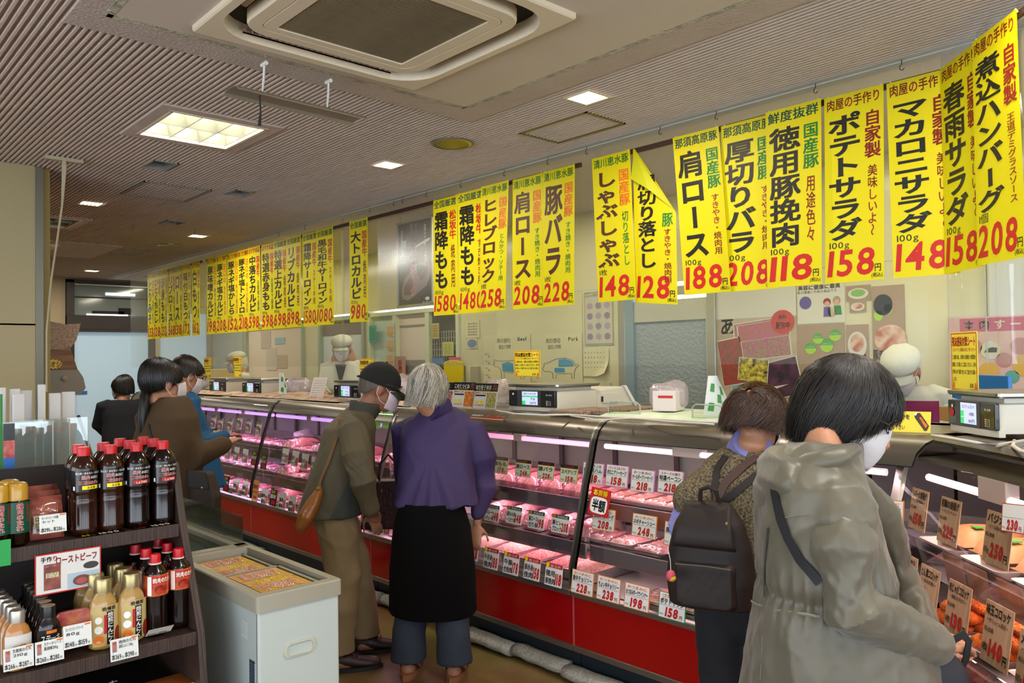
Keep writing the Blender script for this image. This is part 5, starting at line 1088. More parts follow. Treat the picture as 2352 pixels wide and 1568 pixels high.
        q(.12, .58, .88, .92, R_); hrow(g, '焼肉のたれ', lambda u, v, l: ft(u, v, .0005), .14, .64, .72, .22, W_, .03); q(-.05, .05, .1, .95, W_); q(.66, .08, .86, .2, O_); g.add([ft(.4+.2*math.cos(a), .32+.2*math.sin(a), .0005) for a in np.linspace(0, 2*PI, 12, endpoint=False)], [tuple(range(12))], M_)
    elif style == 'gold': vcol(g, '焼肉のたれ', ft, .28, .97, .26, .9, W_, .05); vcol(g, '焼肉のたれ', lambda u, v, l: ft(u, v, .0004), .28, .97, .26, .9, R_, .02); vcol(g, '秘伝の仕込', ft, .66, .95, .12, .6, R_, .02)
    elif style == 'garlic':
        q(.44, .02, .66, .86, K_); vcol(g, '焙煎にんにく', lambda u, v, l: ft(u, v, .0005), .46, .84, .18, .80, W_, .02); hrow(g, '晩餐館', ft, .30, .88, .44, .10, K_, .03); q(.36, .3, .44, .78, R_)
        g.add([ft(.2+.11*math.cos(a), .66+.09*math.sin(a), .0005) for a in np.linspace(0, 2*PI, 16, endpoint=False)], [tuple(range(16))], W_); g.add([ft(.2+.13*math.cos(a), .42+.1*math.sin(a), .0005) for a in np.linspace(0, 2*PI, 12, endpoint=False)], [tuple(range(12))], W_); g.add([ft(.84+.14*math.cos(a), .22+.22*math.sin(a), .0005) for a in np.linspace(0, 2*PI, 12, endpoint=False)], [tuple(range(12))], M_); g.add([ft(.2+.17*math.cos(a), .16+.12*math.sin(a), .0004) for a in np.linspace(0, 2*PI, 12, endpoint=False)], [tuple(range(12))], O_)
    elif style == 'ginger': hrow(g, '生姜焼', ft, .2, .12, .6, .3, 6, .02); hrow(g, '3分で簡単', ft, .3, .6, .4, .12, O_, .01)
    else: hrow(g, 'ステーキ', ft, .15, .60, .7, .24, W_, .02); hrow(g, 'ソース', ft, .45, .40, .3, .13, W_, .01); q(.35, .88, .7, .98, O_); hrow(g, '赤ワインと黒胡椒', ft, .2, .15, .6, .1, O_, 0)
    g.build('label_print', INKS, t); return t
def place(t, X, Y, Z, label, cat, group, rz=0, first=False):
    o = t if first else copy_tree(t); o.location = (X, Y, Z); o.rotation_euler = (0, 0, rz); tag(o, label, cat, group); return o
z1 = 1.002
bm = bottle('large_sauce_bottle', .255, .0385, 'litre', ang=-1.5, var=1); bs = bottle('large_sauce_bottle', .255, .0385, 'litre', ang=-1.5)
def bx(px, Y): return ony(px, 1150, Y)[0]
LB = [(192, 2.60, 1, 'front row, first from left with yellow flavour band'), (254, 2.60, 1, 'front row, second from left with yellow flavour band'), (314, 2.60, 0, 'front row, third from left with red flavour band'), (374, 2.60, 0, 'front row, rightmost with red flavour band'),
      (181, 2.69, 1, 'second row, leftmost'), (238, 2.70, 1, 'second row, second from left'), (299, 2.70, 0, 'second row, third from left'), (353, 2.70, 0, 'second row, rightmost'), (276, 2.80, 1, 'rear row, left one'), (330, 2.80, 0, 'rear row, right one')]
f1 = f0 = True
for px, Y, v, l in LB:
    if v: place(bm, bx(px, Y), Y, z1, 'large red capped sauce bottle in the '+l, 'bottle', 'large red capped sauce bottles', rr.uniform(-.12, .12), f1); f1 = False
    else: place(bs, bx(px, Y), Y, z1, 'large red capped sauce bottle in the '+l, 'bottle', 'large red capped sauce bottles', rr.uniform(-.12, .12), f0); f0 = False
bg_ = bottle('gold_capped_sauce_bottle', .175, .030, 'gold', ang=-1.35)
for k, (px, Y, l) in enumerate(((40, 2.565, 'front one'), (22, 2.64, 'standing behind'), (-4, 2.565, 'cut by the left frame edge'))): place(bg_, bx(px, Y), Y, z1, 'sauce bottle with rounded mustard gold cap on the shelf, '+l, 'bottle', 'gold capped sauce bottles', 0, k == 0)
# roast beef seasoning packs and their card
m_pack = mat('roast_pack', '5a2416', .15, col2='a85a4a', vscale=18, coat=.8, bump=.5, bscale=18)
for k in range(3):
    c = ony(107-k*4, 1165, 2.58+k*.05); t = empty('seasoning_pack', (c[0], 2.60+k*.05, z1)); tag(t, 'glossy brown roast beef seasoning pack on the upper shelf, '+('front one', 'middle one', 'rear one')[k], 'food pack', 'seasoning packs')
    g = G(); blobsheet(g, -.05, .05, 0, .118+.01*k, 0, .016, 10, 10, .003, k, p=.3); g.v = [np.stack([v[:, 0], -v[:, 2]+v[:, 1]*.25, v[:, 1]], 1) for v in g.v]; g.build('pouch', m_pack, t, True, 0)
    if k == 0: g = G(); ft = lambda u, v, l: (-.03+.065*u, -.024+.25*(.04+.035*v), .035+.035*v); g.quad(*[ft(a, b, 0) for a, b in ((0, 0), (1, 0), (1, 1), (0, 1))], 0); f2 = lambda u, v, l: (lambda p: (p[0], p[1]-.0006, p[2]))(ft(u, v, 0)); hrow(g, 'ロースト', f2, .05, .55, .7, .35, 1, .02); hrow(g, 'ビーフの素', f2, .05, .1, .9, .35, 1, .02); g.build('name_band', [mat('band_cream', 'cbbf98', .4), BLK], t)
m_pcard = mat('shelf_card', 'dcdcd6', .4)
def shelfcard(px0, px1, py0, py1, Y, lines, prices, label, tilt=.12, thumb=None):
    c = ony((px0+px1)/2, (py0+py1)/2, Y); w = ony(px1, py0, Y)[0]-ony(px0, py0, Y)[0]; h = (py1-py0)/(px1-px0)*w*.94
    t = empty('shelf_price_card', (c[0], Y, c[2])); tag(t, label, 'price card', 'shelf price cards on the rack')
    f = lambda u, v, l=0: ((u-.5)*w, tilt*(v-.5)*h-l, (v-.5)*h)
    g = G(); g.extr([(0, 0), (1, 0), (1, 1), (0, 1)], lambda u, v, q: f(u, v, q), 0, -.0015); g.build('card', m_pcard, t)
    g = G(); ft = lambda u, v, l: f(u, v, .0012)
    for k, s_ in enumerate(lines): hrow(g, s_, ft, .30 if thumb else .08, .76-k*.2, .62 if k == 0 else .5, .16, 0, .01)
    hrow(g, '本'+prices[0], ft, .03, .06, .34, .27, 0, .02); hrow(g, '円', ft, .38, .06, .08, .12, 0, .01); hrow(g, '本'+prices[1], ft, .49, .06, .34, .27, 0, .02); hrow(g, '円', ft, .85, .06, .08, .12, 0, .01)
    g.quad(*[ft(a, b, 0) for a, b in ((.75, .9), (.96, .9), (.96, .97), (.75, .97))], 1)
    if thumb: g.quad(*[ft(a, b, 0) for a, b in ((.07, .42), (.22, .42), (.22, .9), (.07, .9))], 2)
    g.build('print', [BLK, ORG, m_pack], t)
shelfcard(91, 153, 1177, 1226, 2.53, ('ローストビーフの素', 'セット'), ('191', '206'), 'white shelf card reading 191 and 206 before the brown seasoning packs')
shelfcard(8, 78, 1480, 1540, 2.385, ('生姜焼のたれ', '210g'), ('266', '287'), 'white shelf card reading 266 and 287 below the ginger bottles', thumb=1)
shelfcard(81, 147, 1465, 1524, 2.385, ('ステーキソース', '黒胡椒210g'), ('260', '280'), 'white shelf card reading 260 and 280 below the steak sauce', thumb=1)
shelfcard(146, 211, 1429, 1489, 2.385, ('ローストビーフソース', '80g'), ('148', '159'), 'white shelf card reading 148 and 159 below the roast beef sauce pouch')
shelfcard(254, 318, 1461, 1515, 2.385, ('焼肉のたれ', '焙煎にんにく500g'), ('369', '398'), 'white shelf card reading 369 and 398 below the garlic sauce bottles', thumb=1)
shelfcard(338, 396, 1437, 1459, 2.39, ('',), ('571', '616'), 'small white shelf card reading 571 and 616, lying flat before the red capped bottles', tilt=-1.2)
for k, (a, b, f_) in enumerate(((178, 285, 'みそ味'), (303, 400, 'しょうゆ味'))):  # printed strips lying on the shelf
    p = ony((a+b)/2, 1212, 2.556); w = ony(b, 1212, 2.556)[0]-ony(a, 1212, 2.556)[0]; t = empty('shelf_strip', (p[0], 2.556, 1.0035)); tag(t, 'black printed price strip reading 1500 on the upper shelf edge, '+('left one', 'right one')[k], 'price strip')
    ft = lambda u, v, l=0: ((u-.5)*w, (v-.5)*.035, l); g = G(); g.quad(ft(0, 0), ft(1, 0), ft(1, 1), ft(0, 1), 0); hrow(g, '1500', lambda u, v, l: ft(u, v, .0006), .45, .1, .45, .8, 1, .03); hrow(g, f_, lambda u, v, l: ft(u, v, .0006), .08, .15, .3, .6, 2 if k == 0 else 3, .02); g.build('print', [m_lab, WHT, YEL, RED], t)
# roast beef poster
c0, c1 = ony(79, 1240, 2.525), ony(231, 1230, 2.525); w = c1[0]-c0[0]; h = w*.67; t = empty('roast_beef_poster', (c0[0], 2.522, 1.0-.025-h)); tag(t, 'white poster with red border for home made roast beef, hanging from the upper shelf', 'poster')
f = lambda u, v, l=0: (w*u, -l, h*v+.0); g = G()
def q_(a, b, c_, d_, m, l=.001): g.quad(f(a, b, l), f(c_, b, l), f(c_, d_, l), f(a, d_, l), m)
q_(0, 0, 1, 1, 0, 0); q_(.02, .03, .98, .97, 1, .0004); q_(.13, .10, .38, .74, 2); q_(.48, .05, .97, .42, 3, .0008); ft = lambda u, v, l: f(u, v, .0018)
q_(.16, .40, .35, .52, 8, .0014); hrow(g, 'ロースト', ft, .17, .46, .17, .06, 9, .01); hrow(g, 'ビーフ', ft, .17, .40, .15, .06, 9, .01)
hrow(g, '手作り', ft, .08, .80, .26, .13, 4, .02); hrow(g, 'ローストビーフ', ft, .30, .70, .64, .19, 4, .03)
g.add([f(.70+.14*math.cos(a), .22+.13*math.sin(a), .0016) for a in np.linspace(0, 2*PI, 18, endpoint=False)], [tuple(range(18))], 5); g.add([f(.70+.09*math.cos(a), .20+.08*math.sin(a), .002) for a in np.linspace(0, 2*PI, 14, endpoint=False)], [tuple(range(14))], 6)
g.add([f(.84+.12*math.cos(a), .56+.09*math.sin(a), .0014) for a in np.linspace(0, 2*PI, 16, endpoint=False)], [tuple(range(16))], 7)
g.build('print', [m_crd, mat('poster_white', 'dcd8d2', .35), m_pack, mat('dish_blue', 'a9bcc8', .4), MAR, mat('roast_crust', '7a4434', .5), mat('roast_inside', 'b05a58', .5), mat('iron_pot', '3a322e', .4), mat('band_cream', 'cbbf98', .4), BLK], t)
g = G(); p = ony(5, 1270, 2.52); w5, h5 = .05, .07; g.box(p[0]-.035, p[0]+.02, 2.519, 2.521, p[2]-h5/2, p[2]+h5/2); t = empty('green_shelf_card', (0, 0, 0)); tag(t, 'green shelf card cut by the left frame edge', 'price card'); g.build('card', mat('card_green', '1f9a45', .4), t)
# lower shelf
z2 = .702
bgi = bottle('ginger_sauce_bottle', .155, .034, 'ginger', ang=-1.5); bst = bottle('steak_sauce_bottle', .150, .032, 'steak', ang=-1.5); bga = bottle('garlic_sauce_bottle', .195, .040, 'garlic', ang=-1.4); bta = bottle('red_capped_sauce_bottle', .235, .035, 'tare', ang=-1.3)
def lx(px, py, Y): return ony(px, py, Y)[0]
for k in range(6): place(bgi, lx(40, 1480, 2.44)-.0*k, 2.445+k*.05, z2, 'silver capped ginger sauce bottle with white label on the lower shelf, '+ORD[k]+' from the front', 'bottle', 'ginger sauce bottles', 0, k == 0)
for k in range(7): place(bst, lx(112, 1465, 2.44)+.002*k, 2.445+k*.05, z2, 'black capped steak sauce bottle on the lower shelf, '+ORD[k]+' from the front', 'bottle', 'steak sauce bottles', 0, k == 0)
i = 0
for px, nm in ((238, 'left'), (303, 'right')):
    for k in range(3): place(bga, lx(px, 1440, 2.45), 2.455+k*.075, z2, f'champagne capped garlic sauce bottle in the {nm} column, {ORD[k]} from the front', 'bottle', 'garlic sauce bottles', .05, i == 0); i += 1
for k, (px, Y, l) in enumerate(((357, 2.47, 'front left'), (410, 2.49, 'front right'), (336, 2.56, 'second row left'), (385, 2.59, 'second row right'), (312, 2.64, 'rear left'), (365, 2.68, 'rear right'))): place(bta, lx(px, 1400, Y), Y, z2, 'red capped dark sauce bottle with red picture label, '+l, 'bottle', 'red capped sauce bottles', 0, k == 0)
c = ony(170, 1410, 2.44); t = empty('sauce_pouch', (c[0], 2.45, z2+.028)); tag(t, 'rounded red roast beef sauce pouch standing behind its shelf card', 'food pack')
g = G(); g.rings([[(x*1., -.006, z) for x, _, z in [(a, 0, b) for a, b, _ in rrect(.042, .048, .012, 0)]], [(x, .008, z) for x, _, z in [(a, 0, b) for a, b, _ in rrect(.042, .048, .012, 0)]]]); g.v = [v+[0, 0, .048] for v in g.v]; bevel(g.build('pouch', mat('pouch_red', '8a2030', .2, col2='c47a5a', vscale=22, coat=.6), t), .003)
g = G(); ft = lambda u, v, l=0: (-.03+.062*u, -.0066-l, .018+.035*v); g.quad(ft(0, 0), ft(1, 0), ft(1, 1), ft(0, 1), 0); hrow(g, 'ロースト', lambda u, v, l: ft(u, v, .0006), .05, .55, .8, .38, 1, .02); hrow(g, 'ビーフソース', lambda u, v, l: ft(u, v, .0006), .05, .1, .9, .36, 1, .02); g.build('name_band', [MATS['band_cream'], BLK], t)
# black poster and carton on the bottom shelf
t = empty('black_price_poster', (.55, 2.40, .52)); tag(t, 'black poster with red outlined 500 yen lettering leaning on the bottom shelf', 'poster'); f = lambda u, v, l=0: (-.50+.78*u+.03*v, .0+.30*v-l*.5, -.03+.075*v+l*.8)
g = G(); g.quad(f(0, 0), f(1, 0), f(1, 1), f(0, 1), 0); ft = lambda u, v, l: f(u, v, .0012); hrow(g, '500', ft, .42, .05, .42, .42, 2, .05); hrow(g, '500', lambda u, v, l: f(u, v, .002), .42, .05, .42, .42, 1, .02); hrow(g, '円', ft, .88, .1, .09, .25, 3, .02); hrow(g, '(4〜5人用)', ft, .40, .52, .32, .13, 3, .01); hrow(g, 'ローストビーフ', ft, .15, .66, .5, .18, 1, 0); hrow(g, 'お祝いはいかがですか', ft, .06, .86, .6, .1, 3, 0); hrow(g, 'あります', ft, .68, .60, .2, .12, 3, .0)
g.build('print', [mat('poster_black', '15110f', .3), RED, YEL, WHT], t)
c = ony(398, 1560, 2.42); t = empty('bcm_carton', (0, 0, 0)); t = t; t.location = (c[0]+.01, 2.47, .42); t.name = 'yellow_carton'; tag(t, 'pale yellow carton with a brown printed square at the foot of the rack', 'carton'); g = G(); g.box(-.07, .055, -.05, .06, 0, .125); bevel(g.build('carton', mat('carton_yellow', 'cfc48a', .5), t)); g = G(); g.box(-.06, .05, -.045, .055, .125, .126); g.build('orange_top', mat('carton_top', '8a4a1a', .5), t)
g = G(); g.quad((0, -.0505, .065), (.045, -.0505, .065), (.045, -.0505, .11), (0, -.0505, .11), 0); hrow(g, 'bcm', lambda u, v, l: (.002+.041*u, -.0512, .07+.04*v), .05, .2, .9, .7, 1, .02); g.build('print', [mat('print_brown', 'b06a3a', .5), WHT], t)
# ================================================================ TABLE BEHIND THE RACK
m_tw = mat('table_wood', 'a88d6c', .5, col2='8a7054', vscale=5, stretch=(1, 12, 1))
t = empty('display_table', (.1, 3.25, 0)); tag(t, 'pale wooden table top behind the brown rack', 'table'); g = G(); g.box(-1., .74, -.26, .30, 1.06, 1.085); bevel(g.build('table_top', m_tw, t))
for x, y in ((-.95, -.22), (.69, -.22), (-.95, .26), (.69, .26)): g = G(); g.box(x-.02, x+.02, y-.02, y+.02, 0, 1.06); g.build('leg', m_tw, t)
m_wbox = mat('white_flat_box', 'cdc8c2', .55, var=.05, vscale=4)
for k, (a, b, yt, yb, Y) in enumerate(((88, 108, 883, 1050, 3.40), (114, 143, 903, 985, 3.42), (143, 176, 900, 1060, 3.44), (0, 17, 890, 1000, 3.42), (24, 50, 893, 1000, 3.43), (50, 78, 897, 1000, 3.45), (82, 100, 965, 1045, 3.30), (100, 134, 968, 1055, 3.28), (30, 60, 905, 1010, 3.35))):
    p, q2 = ony(a, yt, Y), ony(b, yb, Y); zb = 1.087
    g = G(); g.box(0, q2[0]-p[0]-.004, 0, .016, 0, p[2]-zb); o = g.build('white_flat_carton', m_wbox); o.location = (p[0], Y, zb); o.rotation_euler = (0, 0, rr.uniform(-.06, .06)); tag(bevel(o, .002), f'upright white flat carton on the table behind the rack, {ORD[k]} of the cluster', 'carton', 'white flat cartons')
for k, (px, w_) in enumerate(((20, .26), (78, .22), (118, .24))):
    p = ony(px, 1000, 3.12+.06*k); g = G(); g.box(-w_/2, w_/2, 0, .003, 0, .22); o = g.build('acrylic_stand', clearmat('acrylic', 'eef2f0', .08, .02, haze=.06, hcol='dfe4e2')); o.location = (p[0], 3.12+.06*k, 1.087); tag(o, 'clear acrylic panel standing on the table, '+ORD[k]+' from left', 'acrylic stand'); g = G(); g.box(w_/2, w_/2+.004, 0, .004, 0, .22); g.build('edge', mat('acrylic_edge', 'aab0a4', .2), o)
for k, (a, b, yt, yb, c1) in enumerate(((8, 34, 973, 1062, 'd0404a'), (0, 6, 905, 960, '2a7a3a'))):
    p, q2 = ony(a, yt, 3.05), ony(b, yb, 3.05); t = empty('leaflet', ((p[0]+q2[0])/2, 3.05, 1.087)); tag(t, 'colourful leaflet in the acrylic stand, '+('blue and red', 'green strip at the frame edge')[k], 'leaflet'); w_, h_ = q2[0]-p[0], p[2]-1.087
    g = G(); z = .0 if k == 0 else .1
    if k == 0:
        for i, mm in enumerate((0, 1, 0, 2)): g.quad((-w_/2, 0, h_*i/4), (w_/2, 0, h_*i/4), (w_/2, 0, h_*(i+1)/4), (-w_/2, 0, h_*(i+1)/4), mm)
        hrow(g, '特売', lambda u, v, l: (-w_/2+w_*u, -.001, h_*v), .1, .08, .8, .2, 3, .02)
    else: g.quad((-w_/2, 0, 0), (w_/2, 0, 0), (w_/2, 0, h_), (-w_/2, 0, h_), 4)
    g.build('print', [mat('leaf_red', 'b8303a', .4, col2='d08070', vscale=30), mat('leaf_blue', '2a6ab0', .4), mat('leaf_dark', '2a3030', .4), YEL, GRN], t)
# things hanging by the pillar
p = onx(140, 770, 1.62); t = empty('bubble_wrapped_parcel', (1.60, 6.2, 1.6)); 
P_ = lambda px, py, Y=6.05: ony(px, py, Y)
def panel(name, corners, th, m, label, cat, Y=6.05):
    g = G(); c = [P_(px, py, Y) for px, py in corners]; n = len(c); g.add([tuple(q) for q in c]+[(q[0], q[1]+th, q[2]) for q in c], [tuple(range(n)), tuple(range(2*n-1, n-1, -1))]+[(i, (i+1) % n, n+(i+1) % n, n+i) for i in range(n)]); o = g.build(name, m); bevel(o, .01, 3); tag(o, label, cat); return o
bpy.data.objects.remove(t)
panel('bubble_wrapped_parcel', ((100, 738), (150, 748), (181, 746), (172, 780), (155, 802), (100, 804)), .30, mat('bubble_wrap', 'a88468', .35, col2='c4a890', vscale=60, bump=1, bscale=140), 'brown parcel in bubble wrap hanging beside the pillar', 'parcel')
o = panel('wooden_sign', ((100, 804), (151, 806), (158, 800), (175, 850), (100, 852)), .06, mat('sign_wood', '6a4320', .5, col2='8f6230', vscale=4, stretch=(1, 1, 8)), 'brown wooden sign with a yellow starburst beside the pillar', 'sign', 6.02)
g = G(); f = lambda px, py: P_(px, py, 6.0); c = []
for i in range(28): r_ = 1 if i % 2 else .78; c.append(tuple(f(122+22*r_*math.cos(i*PI/14), 836+12*r_*math.sin(i*PI/14))))
g.add(c, [tuple(range(28))], 0)
def ftx(u, v, l): p = f(104+36*u, 845-18*v); return (p[0], p[1]-.004, p[2])
hrow(g, 'チオシ', ftx, .0, .1, 1, .8, 1, .03); g.build('starburst', [mat('burst_yellow', 'd9c22a', .4), MAR], o)
o = panel('grey_vinyl_pouch', ((100, 853), (178, 853), (188, 868), (193, 890), (185, 901), (160, 903), (100, 903)), .10, mat('grey_vinyl', '8a8070', .45), 'grey vinyl pouch with a round snap hanging beside the pillar', 'bag', 6.0)
g = G(); c = P_(150, 868, 5.985); g.ell(tuple(c), .02, .004, .02, 12, 6); g.build('snap', mat('snap_tan', '9a8a6a', .4), o)
a, b = P_(180, 955, 6.1), ony(207, 1035, 5.9); g = G(); g.tube([a, b, b+(b-a)*6], .012, 8); tag(g.build('umbrella_shaft', m_steel, None, True), 'slanting metal shaft before the frosted entrance door', 'rod')
# ================================================================ CHEST FREEZERS
m_fr = mat('freezer_white', 'b9c1ba', .3, coat=.2, var=.03, vscale=3); m_rim = mat('freezer_rim', '9c9684', .4)
fx0, fx1, fy0, fy1, fz = 1.045, 1.335, 2.275, 2.95, .80
t = empty('chest_freezer', ((fx0+fx1)/2, (fy0+fy1)/2, 0)); hx, hy = (fx1-fx0)/2, (fy1-fy0)/2; tag(t, 'small white chest freezer with beige rim and yellow food posters on its lids', 'freezer')
g = G(); g.box(-hx+.008, hx-.008, -hy+.008, hy-.008, .03, fz-.045); bevel(g.build('cabinet', m_fr, t), .008, 3)
g = G(); g.rings([rrect(hx, hy, .012, fz-.05, 3), rrect(hx, hy, .012, fz-.004, 3), rrect(hx-.004, hy-.004, .01, fz, 3), rrect(hx-.030, hy-.035, .006, fz, 3), rrect(hx-.034, hy-.04, .006, fz-.045, 3)], 0, False); g.build('rim', m_rim, t, True, 40)
g = G(); g.box(-hx+.03, hx-.03, -hy+.035, hy-.035, fz-.30, fz-.28); g.build('inner_floor', m_dark, t)
m_lid = clearmat('lid_glass', 'e6ecea', .06, .03); m_pf = mat('poster_food', 'dba41c', .3, col2='c9862a', vscale=26)
for k, (a, b, z) in enumerate(((-hy+.04, .01, fz-.012), (-.01, hy-.04, fz-.022))):
    g = G(); g.box(-hx+.035, hx-.05, a, b, z-.003, z); l = g.build('sliding_lid', m_lid, t)
    g = G(); 
    for q in ((-hx+.035, hx-.05, a, a+.012), (-hx+.035, hx-.05, b-.012, b), (-hx+.035, -hx+.045, a, b), (hx-.06, hx-.05, a, b)): g.box(*q, z-.006, z+.003)
    g.build('lid_frame', m_rim, l)
    f = lambda u, v, l_=0: (hx-.065-(2*hx-.12)*v, a+.02+(b-a-.04)*u, z+.0015+l_)
    f = lambda u, v, l_=0: (-hx+.05+(2*hx-.12)*u, a+.02+(b-a-.04)*v, z+.0015+l_)
    g = G(); g.quad(f(0, 0), f(1, 0), f(1, 1), f(0, 1), 0); g.quad(f(.0, .36, .0004), f(1, .36, .0004), f(1, .62, .0004), f(0, .62, .0004), 4)
    for s_, x, y in (('唐揚げ', .12, .66), ('手羽先', .06, .08)):
        [hrow(g, s_, lambda u, v, l_: f(u, v, .0012+.0003*i), x+a_, y+b_, .8, .30, 2, 0) for i, (a_, b_) in enumerate(((-.014, -.01), (.014, -.01), (-.014, .01), (.014, .01)))]; hrow(g, s_, lambda u, v, l_: f(u, v, .0028), x, y, .8, .30, 1, 0)
    hrow(g, '冷凍食品', lambda u, v, l_: f(u, v, .001), .2, .40, .6, .18, 5, 0)
    g.build('poster', [m_pf, ORG, WHT, BLK, mat('dish_photo', 'a8742a', .4, col2='d8b04a', vscale=60), YEL], l)
c = ony(690, 1488, fy0); cx_, cz_ = c[0]-(fx0+fx1)/2, c[2]
g = G(); R = []
for s_, dy in ((1.0, .0), (1.0, -.006), (.86, -.007), (.80, .012)): R.append([(cx_+x*s_, -hy+.008+dy, cz_+y*s_) for x, y, _ in rrect(.052, .022, .018, 0)])
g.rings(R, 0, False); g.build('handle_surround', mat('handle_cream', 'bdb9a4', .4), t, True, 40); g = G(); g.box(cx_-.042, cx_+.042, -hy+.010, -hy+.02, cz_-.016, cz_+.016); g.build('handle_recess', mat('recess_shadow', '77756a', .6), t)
g = G(); f = lambda u, v, l=0: (-hx+.0074-l, -hy+.055-(.0)+(1-u)*.035-.02, .60-.10+v*.10); g.quad(f(0, 0), f(1, 0), f(1, 1), f(0, 1), 0)
for k in range(9): hrow(g, '注意事項のお願い', lambda u, v, l: f(u, v, .0004), .08, .86-k*.095, .84, .05, 1, 0)
g.build('dark_sticker', [mat('sticker_navy', '2b3a4c', .4), mat('sticker_grey', '8a949c', .4)], t)
g = G(); f = lambda u, v, l=0: (-hx+.0074-l, -hy+.125-u*.045, .655+v*.05); g.quad(f(0, 0), f(1, 0), f(1, 1), f(0, 1), 0)
for k in range(5): hrow(g, 'お客様へのお願いです', lambda u, v, l: f(u, v, .0004), .08, .8-k*.15, .84, .07, 1, 0)
g.build('white_sticker', [mat('sticker_white', 'c9cdc8', .4), MATS['grey_thing']], t)
c = ony(688, 1380, fy0); g = G(); f = lambda u, v, l=0: (c[0]-(fx0+fx1)/2-.022+.044*u, -hy+.0074-l, c[2]-.01+.018*v); g.quad(f(0, 0), f(1, 0), f(1, 1), f(0, 1), 0)
for k in range(3): hrow(g, 'ダメだから指定の棚を', lambda u, v, l: f(u, v, .0004), .05, .66-k*.3, .9, .2, 1, 0)
g.build('small_sticker', [MATS['sticker_white'], BLK], t)
g = G(); g.ell((-hx+.007, -hy+.03, .60), .002, .004, .004, 8, 6); g.build('screw', m_steel, t, True)
g = G(); g.box(-hx+.0072, -hx+.0085, -hy+.016, -hy+.018, .03, fz-.05); g.build('panel_seam', m_dark, t)
# second freezer with raised clear screens
t = empty('glass_lidded_freezer', (1.19, 3.6, 0)); tag(t, 'second freezer with raised clear side screen behind the white one', 'freezer'); g = G(); g.box(-.17, .15, -.58, .6, .02, .74); bevel(g.build('cabinet', m_fr, t))
g = G()
for a in ((-.18, -.13, -.59, .61), (.11, .16, -.59, .61), (-.18, .16, .56, .61), (-.18, .16, -.59, -.55)): g.box(*a, .74, .79)
bevel(g.build('rim', m_rim, t)); g = G(); g.box(-.13, .11, -.55, .56, .765, .77); g.build('lid_glass', m_lid, t); g = G(); g.box(.14, .144, -.58, .6, .79, .90); g.box(-.14, -.136, -.58, .6, .79, .86); g.build('clear_screen', m_lid, t)
for k in range(8): g = G(); blobsheet(g, -.11, .09, -.52+k*.13, -.41+k*.13, .68, .04, 6, 5, .004, k); g.build('frozen_pack', mat('frozen_pack', '8f8f98', .3, col2='c4c0c8', vscale=20, coat=.5), t, True, 0)
# ================================================================ POSTERS ON THE BACK WALL
XW = XB-.004
def poster(name, px0, px1, py0, py1, m, label, cat='poster', X=XW, lab_group=None, th=.004):
    a, b = onx(px0, (py0+py1)/2, X), onx(px1, (py0+py1)/2, X); zt = (onx(px0, py0, X)[2]+onx(px1, py0, X)[2])/2; zb = (onx(px0, py1, X)[2]+onx(px1, py1, X)[2])/2
    t = empty(name, (X, (a[1]+b[1])/2, (zt+zb)/2)); tag(t, label, cat, lab_group); W, H = a[1]-b[1], zt-zb
    f = lambda u, v, l=0: (-th-l, W/2-W*u, (v-.5)*H)
    g = G(); g.box(-th, 0, -W/2, W/2, -H/2, H/2); g.build('sheet', m, t); t['w'] = W; return t, f, W, H
def qf(g, f, a, b, c_, d_, m, l=.001): g.quad(f(a, b, l), f(c_, b, l), f(c_, d_, l), f(a, d_, l), m)
def ell_(g, f, cx, cy_, rx, ry, m, l=.002, n=22): g.add([f(cx+rx*math.cos(a), cy_+ry*math.sin(a), l) for a in np.linspace(0, 2*PI, n, endpoint=False)], [tuple(range(n))], m)
def poly_(g, f, pts, m, l=.002): g.add([f(u, v, l) for u, v in pts], [tuple(range(len(pts)))], m)
m_kraft = mat('poster_kraft', 'a8957a', .5, col2='b8a68a', vscale=6); m_pinkfl = mat('photo_flowers', 'b0507a', .5, col2='8f8a55', vscale=70); m_pinkf2 = mat('photo_field', 'b8607a', .5, col2='a06a55', vscale=30)
m_maple = mat('photo_maple', 'a8382c', .5, col2='6a4a3a', vscale=40); m_bento = mat('photo_bento', '4a2f1a', .5, col2='d8c84a', vscale=32); m_night = mat('photo_night', '241a24', .5, col2='5a3048', vscale=12); m_pool = mat('photo_pool', '6f9a9c', .5, col2='86a8a4', vscale=6)
m_pw = mat('poster_pale', 'cac5b4', .5); m_skin_p = mat('photo_skin', 'c99a80', .6)
# big travel poster
t, f, W, H = poster('travel_poster', 1648, 1832, 660, 975, m_kraft, 'large kraft travel poster with tilted flower, maple and night photos', 'poster')
g = G(); qf(g, f, 0, .78, 1, 1, 0, .0008); hrow(g, 'よくばり旅', f, .35, .86, .62, .11, 6, .03); hrow(g, 'あつぎ', f, .06, .85, .22, .07, 6, .01)
def tilt(g, c, w_, h_, a, m, l): 
    for s_, mm, ll in ((1.05, 0, l), (1, m, l+.001)):
        k = W/H; p = [(c[0]+(x*math.cos(a)*w_/2*s_-y*math.sin(a)*h_/2*s_), c[1]+(x*math.sin(a)*w_/2*s_+y*math.cos(a)*h_/2*s_)*k) for x, y in ((-1, -1), (1, -1), (1, 1), (-1, 1))]; poly_(g, f, p, mm, ll)
tilt(g, (.58, .62), .66, .42, .1, 1, .0015); tilt(g, (.60, .685), .62, .18, .1, 9, .003); tilt(g, (.2, .46), .30, .52, .16, 2, .003); tilt(g, (.76, .33), .54, .40, .22, 3, .003); tilt(g, (.47, .40), .36, .25, -.1, 4, .0055)
qf(g, f, .18, .06, .72, .30, 0, .001); qf(g, f, .19, .07, .71, .29, 5, .0015)
